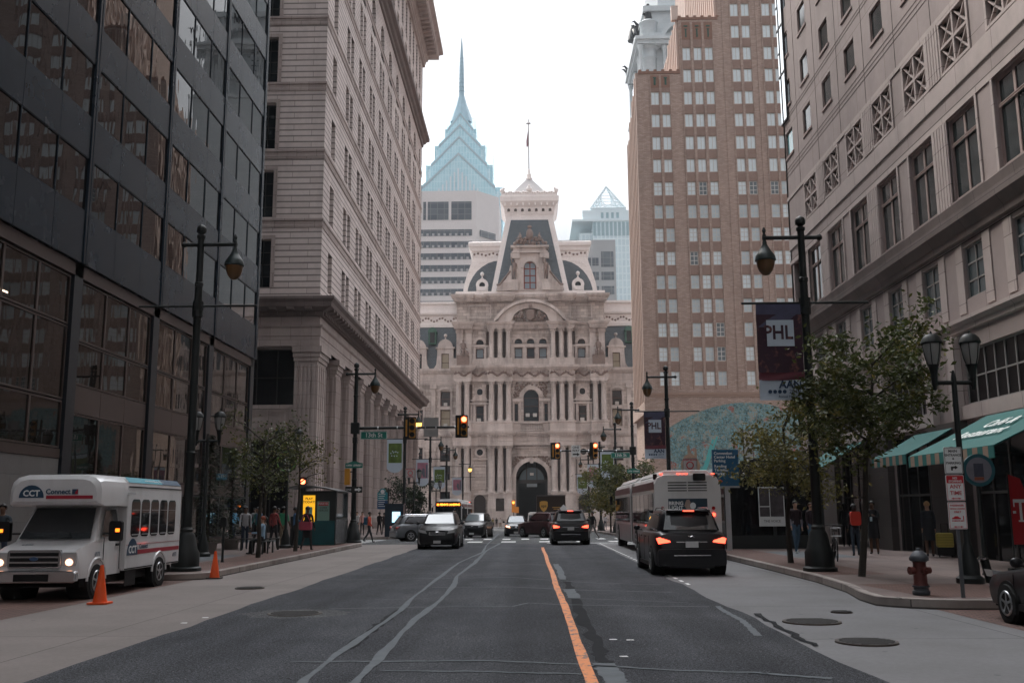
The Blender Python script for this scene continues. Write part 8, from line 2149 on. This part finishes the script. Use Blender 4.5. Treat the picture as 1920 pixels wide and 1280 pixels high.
    m = MB(); m.box(hw-.02, hw+.2, 2.32, 2.36, 2.45, 2.5); m.box(-hw+.1, hw-.1, 6.34, 6.37, 1.3, 2.3); m.obj('rear_panel', WH, t)
minibus()
# ================================================================ trees
def leafmat(name, c1, c2, c3):
    m, t, b = _new(name); co = _coords(t)
    n = _noise(t, co, 1.6, 3, .6); n2 = _noise(t, co, 14, 2, .6)
    c = _mix(t, _ramp(t, n2, .35, .65), c1, c2); c = _mix(t, _ramp(t, n, .55, .72), c, c3)
    t.links.new(c, b.inputs['Base Color']); b.inputs['Roughness'].default_value = .5; b.inputs['Specular IOR Level'].default_value = .35
    tr = t.nodes.new('ShaderNodeBsdfTranslucent'); t.links.new(c, tr.inputs[0]); ms = t.nodes.new('ShaderNodeMixShader'); ms.inputs[0].default_value = .3
    out = [n_ for n_ in t.nodes if n_.type == 'OUTPUT_MATERIAL'][0]; t.links.new(b.outputs[0], ms.inputs[1]); t.links.new(tr.outputs[0], ms.inputs[2]); t.links.new(ms.outputs[0], out.inputs[0])
    return m
LG = leafmat('leaf_green', (.026,.038,.012), (.085,.098,.026), (.20,.16,.04)); LY = leafmat('leaf_yellow', (.06,.062,.018), (.17,.15,.04), (.30,.24,.06)); LE = leafmat('needle_dark', (.012,.022,.012), (.026,.042,.02), (.04,.055,.024))
BARK = paint('bark', (.04,.034,.028), .9, var=.35, scale=9, bump=.02)
def tree(label, x, y, H, R, z0, seed, n_leaf, mat=None, lean=(0, 0), ls=.13, lobes=None, name='street_tree'):
    rnd = random.Random(seed)
    t = thing(name, label, 'tree', (x, y, gz(y) + .15), 0, 'street trees')
    m = MB(); top = V((lean[0], lean[1], H*.8)); pts = [V((0, 0, -.05)) + (top - V((0, 0, -.05)))*(k/6) + V((rnd.uniform(-.04, .04), rnd.uniform(-.04, .04), 0))*(k > 0) for k in range(7)]
    m.tube(pts, [.085*(1-.12*k) * (1 if H > 3 else .7) for k in range(7)], 9); tips = []
    for k in range(20):
        u = rnd.uniform(.30, .98); a = pts[min(int(u*6), 5)].lerp(pts[min(int(u*6)+1, 6)], u*6 % 1)
        if a.z < z0 - .3: continue
        ang = rnd.uniform(0, 2*PI); L = R*rnd.uniform(.55, 1.05)*(1.15-.55*abs((a.z-z0)/(H-z0)-.35))
        d = V((math.cos(ang), math.sin(ang), rnd.uniform(.15, .7)))*L
        b_ = a + d*.5 + V((0, 0, .08*L)); c = a + d
        m.tube([a, b_, c], [.032, .02, .007], 5); tips += [(b_, .6), (c, 1.0)]
        for _ in range(3):
            e = b_.lerp(c, rnd.uniform(.1, .9)); f = e + V((rnd.uniform(-.5, .5), rnd.uniform(-.5, .5), rnd.uniform(-.1, .5)))*R*.5; m.tube([e, f], [.012, .004], 4); tips.append((f, .9))
    m.obj('trunk', BARK, t, smooth=50)
    tips = [p for p in tips if p[0].z > z0-.2]
    m = MB()
    cl = []
    for p, w_ in tips:
        for _ in range(2): cl.append((p + V((rnd.gauss(0, 1), rnd.gauss(0, 1), rnd.gauss(0, .8)))*R*.13, R*rnd.uniform(.09, .24)))
    for k in range(n_leaf):
        c, r = cl[rnd.randrange(len(cl))]
        p = c + V((rnd.gauss(0, 1), rnd.gauss(0, 1), rnd.gauss(0, .75)))*r*.75
        d = V((rnd.uniform(-1, 1), rnd.uniform(-1, 1), rnd.uniform(-.9, .35))).normalized(); s_ = d.cross(V((rnd.uniform(-1, 1), rnd.uniform(-1, 1), rnd.uniform(-1, 1)))).normalized()
        L = ls*rnd.uniform(.7, 1.3); w_ = L*.26; n_ = d.cross(s_)*w_*.35
        i = m._a([p, p + d*L*.4 + s_*w_ + n_, p + d*L, p + d*L*.4 - s_*w_ + n_]); m.faces(i, [(0, 1, 2), (0, 2, 3)])
    m.obj('crown', mat or LG, t, fix=False)
    return t
tree('largest right tree with curved trunk standing beside the hydrant, dense green crown', 7.46, 22.7, 6.2, 1.65, 2.7, 5, 6400, lean=(.6, .1), ls=.14)
tree('slimmer right tree with yellowish leaves beside the nearest tall right lamp', 7.38, 28.4, 4.9, 1.6, 1.9, 8, 4400, LY, lean=(.0, 0), ls=.125)
tree('thin left tree with sparse yellow-green leaves near the glass building end', -9.1, 33.4, 5.0, 1.5, 2.5, 12, 1100, LG, lean=(.1, 0), ls=.13)
tree('thinnest left tree with bare twigs above the news kiosk', -9.1, 38.7, 4.9, 1.4, 2.9, 21, 600, LY, lean=(.15, 0), ls=.12)
tree('second thin left tree just behind the dark opening', -10.0, 37.5, 5.2, 1.5, 2.4, 31, 1000, LG, ls=.13)
tree('round yellow-green tree at right beyond the crossing, nearest of the far row', 6.9, 84, 5.2, 2.2, 1.9, 41, 3600, LY, ls=.26)
tree('darker green tree behind the far yellow-green tree on the right', 7.6, 93, 6.0, 2.4, 2.0, 44, 3200, LG, ls=.28)
tree('third far right tree close to the articulated bus front', 7.6, 74, 5.6, 1.9, 2.3, 47, 2600, LG, ls=.22)
tree('small dark tree on the left beyond the info kiosk', -11.2, 92, 4.6, 1.9, 1.2, 51, 2400, LE, ls=.26)
def conifer(label, x, y, H, R, seed):
    rnd = random.Random(seed); t = thing('conifer', label, 'tree', (x, y, .15), 0, 'dark conifers by the glass front')
    m = MB(); m.tube([(0,0,-.02),(0,0,H*.97)], [.07,.012], 6); m.obj('trunk', BARK, t)
    m = MB()
    for k in range(2600):
        u = rnd.random()**.8; z = .5 + (H-.5)*u; rr = R*(1-u)**.8*rnd.uniform(.25, 1.05); a = rnd.uniform(0, 2*PI); p = V((rr*math.cos(a), rr*math.sin(a), z - rr*.25))
        d = V((math.cos(a), math.sin(a), rnd.uniform(-.5, .1))).normalized(); s_ = V((-math.sin(a), math.cos(a), 0))*.035; L = rnd.uniform(.12, .26)
        i = m._a([p, p + d*L*.5 + s_, p + d*L, p + d*L*.5 - s_]); m.faces(i, [(0, 1, 2, 3)])
    m.obj('crown', LE, t, fix=False)
    m = MB(); m.lathe([(.32, -.0), (.36, .3), (.38, .42), (.33, .44), (.3, .38)], n=14); m.obj('planter', paint('planter_stone', (.16,.14,.13), .8, var=.2), t, smooth=40)
conifer('dark narrow conifer left of the double lantern post', -12.0, 37.0, 4.4, .95, 3); conifer('second dark conifer right of the first by the glass front', -12.4, 41.2, 4.2, .9, 4)
# tree pits and thin posts
def post(x, y, h, label):
    t = thing('parking_meter_post', label, 'post', (x, y, .154), 0); m = MB(); m.lathe([(.06, 0), (.04, .05), (.035, h-.3), (.035, h-.28)], n=10); m.obj('post', GRN, t, smooth=40); m = MB(); m.prism(rrect(-.09, .09, h-.3, h, .05), -.07, .07, 'y'); m.obj('head', GRN, t)
q = gp(484, 1045, .15); post(-9.4, 30.5, 1.35, 'short dark meter post by the left kerb near the farther cone')
# ================================================================ people in the street
def P(px, py, up=.154): return gpg(px, py, up)
def put(label, px, py, rz, up=.154, **k):
    q = P(px, py, up); return person(label, q.x, q.y, rz, z=gz(q.y)+up, **k)
NAVY = (.02,.03,.05); BLK = (.014,.014,.016); JEAN = (.04,.07,.12); KHA = (.24,.19,.13)
put('person in light blue shirt and dark trousers looking down by the glass building', 437, 1017, 1.2, shirt=(.10,.28,.42), pants=NAVY, skin='d', hair='bald', head=1.2, arms=((8, 35), (14, 55)), legs=((3, 2), (-4, 3)))
q = P(530, 1026)
person('person in green shirt and beige trousers standing with back to the camera', q.x, q.y, 2.8, (.06,.32,.17), KHA, skin='d', hair='black', sleeve='skin', h=1.74, arms=((10, 20), (5, 40)))
person('person in blue patterned jacket standing beside the green shirt person', q.x+.55, q.y-.2, 1.9, (.05,.13,.26), BLK, skin='d', hair='black', h=1.72, arms=((25, 60), (10, 25)), legs=((6, 0), (-5, 4)))
person('seated person in black coat on the bench with feet stretched left', -9.95, 37.3, -PI/2, BLK, BLK, skin='d', hair='black', seated=True, z=.154, arms=((25, 50), (25, 60)))
person('seated person in pale blue jacket on the near bench', -9.75, 36.3, -PI/2, (.25,.38,.50), BLK, skin='l', hair='red', seated=True, z=.154, arms=((30, 50), (20, 70)))
o = put('person in dark hooded clothes walking away past the kiosk with a pink bag', 575, 1031, 2.9, shirt=BLK, pants=(.03,.03,.03), skin='d', hair='black', coat=BLK, arms=((12, 10), (-12, 20)), legs=((16, 4), (-14, 18)))
hold('shoulder_bag', 'pink shoulder bag on the back of the walking hooded person', 'bag', lambda m: (m.prism(rrect(-.26, .26, -.17, .15, .05), -.07, .07, 'y'), m.tube([(-.2, 0, .14), (-.05, -.02, .42), (.1, -.02, .42), (.2, 0, .14)], .014, 5)), o, (-.05, .26, .98), paint('bag_pink', (.42,.07,.11), .7, var=.15))
o = put('person in orange-red shirt crossing the side street with a blue backpack', 692, 1016, 1.4, .0, shirt=(.46,.08,.05), pants=(.02,.022,.025), skin='d', hair='black', arms=((22, 12), (-20, 18)), legs=((20, 4), (-18, 20)))
hold('backpack', 'blue backpack worn by the person in the orange-red shirt', 'backpack', lambda m: m.prism(rrect(-.15, .15, -.22, .22, .07), -.09, .09, 'y'), o, (0, .2, 1.22), paint('bag_blue', (.02,.08,.14), .7, var=.15))
put('person in pale pink top waiting at the far left corner', 679, 1003, .3, shirt=(.50,.27,.24), pants=(.03,.03,.035), hair='brown', female=True, sleeve='skin')
put('person in white shirt half hidden by the left signal pole', 669, 1003, -.4, shirt=(.5,.5,.5), pants=NAVY, hair='brown')
put('person in black walking away at the far left corner, left of a pair', 711, 1002, 2.7, shirt=BLK, pants=BLK, skin='d', hair='black', legs=((10, 0), (-10, 10)))
put('person in dark jacket walking away, right of a pair at the far corner', 720, 1001, 3.3, shirt=(.03,.018,.02), pants=BLK, skin='d', hair='black', legs=((-10, 8), (12, 0)))
put('person in beige coat standing at the glowing info kiosk', 734, 1002, 2.2, shirt=(.26,.21,.18), pants=BLK, hair='brown', coat=(.26,.21,.18), arms=((30, 50), (10, 20)))
person('person in dark jacket with pack straps standing left of the minibus', -13.3, 24.9, .2, (.03,.04,.05), NAVY, skin='d', hair='black', arms=((20, 70), (10, 30)))
person('person in blue-black top farthest left behind the minibus', -14.1, 26.0, .6, (.02,.05,.09), BLK, skin='d', hair='black')
person('person in light grey sweatshirt deep under the dark opening', -16.9, 61.0, .2, (.26,.27,.28), BLK, skin='d', hair='black')
person('person in dark clothes beside the grey sweatshirt person', -15.7, 62.0, -.3, BLK, BLK, skin='d', hair='black')
for x_, y_, r_, c_, p_, l_ in ((-11.6, 40.5, .4, (.30,.30,.31), NAVY, 'person in pale grey top between the conifers and the benches'), (-10.7, 41.6, 2.6, (.25,.05,.05), BLK, 'person in dark red top standing behind the benches'), (-11.9, 43.8, 1.0, (.05,.10,.16), KHA, 'person in navy top near the news kiosk shelf'), (-12.6, 46.0, -.6, (.04,.16,.15), BLK, 'person in teal top by the building near the kiosk'), (-12.0, 57.5, 2.9, BLK, JEAN, 'person in black top and jeans crossing the side street')):
    person(l_, x_, y_, r_, c_, p_, skin='d', hair='black', z=.154 if y_ < 50 else gz(y_), arms=((14, 20), (-8, 30)), legs=((10, 3), (-9, 12)))
# right pavement
put('person in dark jacket with white shoulder stripes, jeans and white shoes walking toward us', 1495, 1036, .15, shirt=(.022,.012,.016), pants=(.05,.09,.14), skin='l', hair='black', shoe=paint('shoe_white', (.5,.5,.5), .6, var=.05), sleeve=(.22,.20,.23), arms=((12, 10), (-12, 15)), legs=((14, 4), (-12, 16)), h=1.8)
put('person in dark top and blue jeans walking behind the striped jacket person', 1524, 1031, .1, shirt=(.02,.016,.018), pants=(.06,.12,.18), skin='l', hair='brown', female=True, legs=((12, 2), (-10, 14)))
o = put('person in dark top and jeans with a red backpack seen from behind', 1606, 1041, 3.0, shirt=BLK, pants=(.035,.05,.07), skin='d', hair='black', long=True, female=True, h=1.66, legs=((8, 2), (-6, 6)))
hold('backpack', 'bright red backpack worn under the right tree', 'backpack', lambda m: m.prism(rrect(-.16, .16, -.22, .22, .07), -.1, .1, 'y'), o, (0, .22, 1.18), paint('bag_red', (.50,.03,.015), .7, var=.15))
put('taller person in black with long hair beside the red backpack', 1588, 1024, 2.8, shirt=BLK, pants=BLK, skin='d', hair='black', long=True, female=True, h=1.74)
o = put('person in dark coat with bare legs reading a phone under the tree', 1641, 1038, -.5, shirt=BLK, pants=(.13,.07,.045), skin='d', hair='black', coat=BLK, female=True, head=1, arms=((30, 85), (30, 85)), legs=((2, 0), (-2, 0)))
hold('phone', 'small pale phone held by the person in the dark coat', 'phone', lambda m: m.box(-.035, .035, -.006, .006, -.07, .07), o, (0, -.34, 1.14), paint('phone_pale', (.4,.5,.55), .3, var=0))
o = put('person with blond bun and dark jacket seen from behind beside the yellow suitcase', 1745, 1043, 2.9, shirt=(.03,.035,.045), pants=(.13,.07,.05), skin='l', hair='blond', coat=(.02,.024,.03), female=True, h=1.72, arms=((5, 5), (-15, 5)), legs=((6, 0), (-8, 8)))
q = P(1775, 1044)
t = thing('suitcase', 'yellow ribbed wheeled suitcase with black base on the right pavement', 'suitcase', (q.x-.02, q.y, .154), 2.9); YS = paint('case_yellow', (.55,.46,.10), .45, var=.06)
m = MB(); m.prism(rrect(-.24, .24, .30, .74, .06), -.15, .15, 'y'); m.obj('shell', YS, t, bevel=.02); m = MB(); m.prism(rrect(-.245, .245, .05, .30, .05), -.155, .155, 'y'); m.obj('black_base', BLK and paint('case_black', (.012,.012,.013), .6, var=0), t)
m = MB()
for k in range(5): m.box(-.235, .235, -.165, .165, .36+k*.08, .375+k*.08)
m.obj('ribs', paint('case_rib', (.35,.29,.06), .5, var=0), t); m = MB(); m.tube([(-.1, .1, .72), (-.1, .1, 1.02), (.1, .1, 1.02), (.1, .1, .72)], .012, 5); m.obj('handle', TRIM, t)
m = MB()
for a in (-.18, .18): m.cyl((a-.02, .0, .03), (a+.02, .0, .03), .03, n=8)
m.obj('wheels', TRIM, t)
# in the road and far away
put('person in dark jacket standing in the road beside the dark vehicle', 911, 1001, -1.2, .0, shirt=BLK, pants=NAVY, skin='d', hair='black', arms=((15, 30), (5, 40)), legs=((5, 0), (-6, 4)), h=1.8)
put('person in dark coat leaning near the dark vehicle left side', 873, 1001, 1.2, .0, shirt=BLK, pants=BLK, skin='d', hair='black', lean=15, arms=((40, 30), (20, 40)))
put('person in yellow and black walking near the city hall crossing', 924, 989, .5, .0, shirt=(.20,.17,.05), pants=BLK, hair='black', skirt=BLK, female=True)
put('person in black right of the yellow top person near city hall', 931, 988, .2, .0, shirt=BLK, pants=BLK, hair='black', skin='d')
put('person in white shirt and khaki trousers near city hall', 938, 989, -.3, .0, shirt=(.45,.43,.42), pants=KHA, hair='brown', legs=((10, 0), (-10, 10)))
put('person in dark jacket and grey trousers stepping off the right kerb', 1112, 1011, -1.0, .0, shirt=BLK, pants=(.16,.145,.14), skin='d', hair='black', arms=((20, 10), (-15, 20)), legs=((22, 4), (-20, 20)))
put('distant person in pale top far right of the road by the trees', 1135, 992, .3, .154, shirt=(.35,.36,.38), pants=NAVY, hair='brown')
# ================================================================ the air in the street
m = MB(); m.box(-420, 420, -60, 1150, -2.6, 330)
hz = m.obj('haze', None, None, fix=True); hz.data.materials.clear()
hm = bpy.data.materials.new('haze_air'); hm.use_nodes = True; n = hm.node_tree.nodes; n.clear()
ho = n.new('ShaderNodeOutputMaterial'); pv = n.new('ShaderNodeVolumePrincipled'); pv.inputs['Color'].default_value = (.92,.95,1.0,1); pv.inputs['Density'].default_value = .0002
hm.node_tree.links.new(pv.outputs[0], ho.inputs['Volume']); hz.data.materials.append(hm); hz['kind'] = 'stuff'
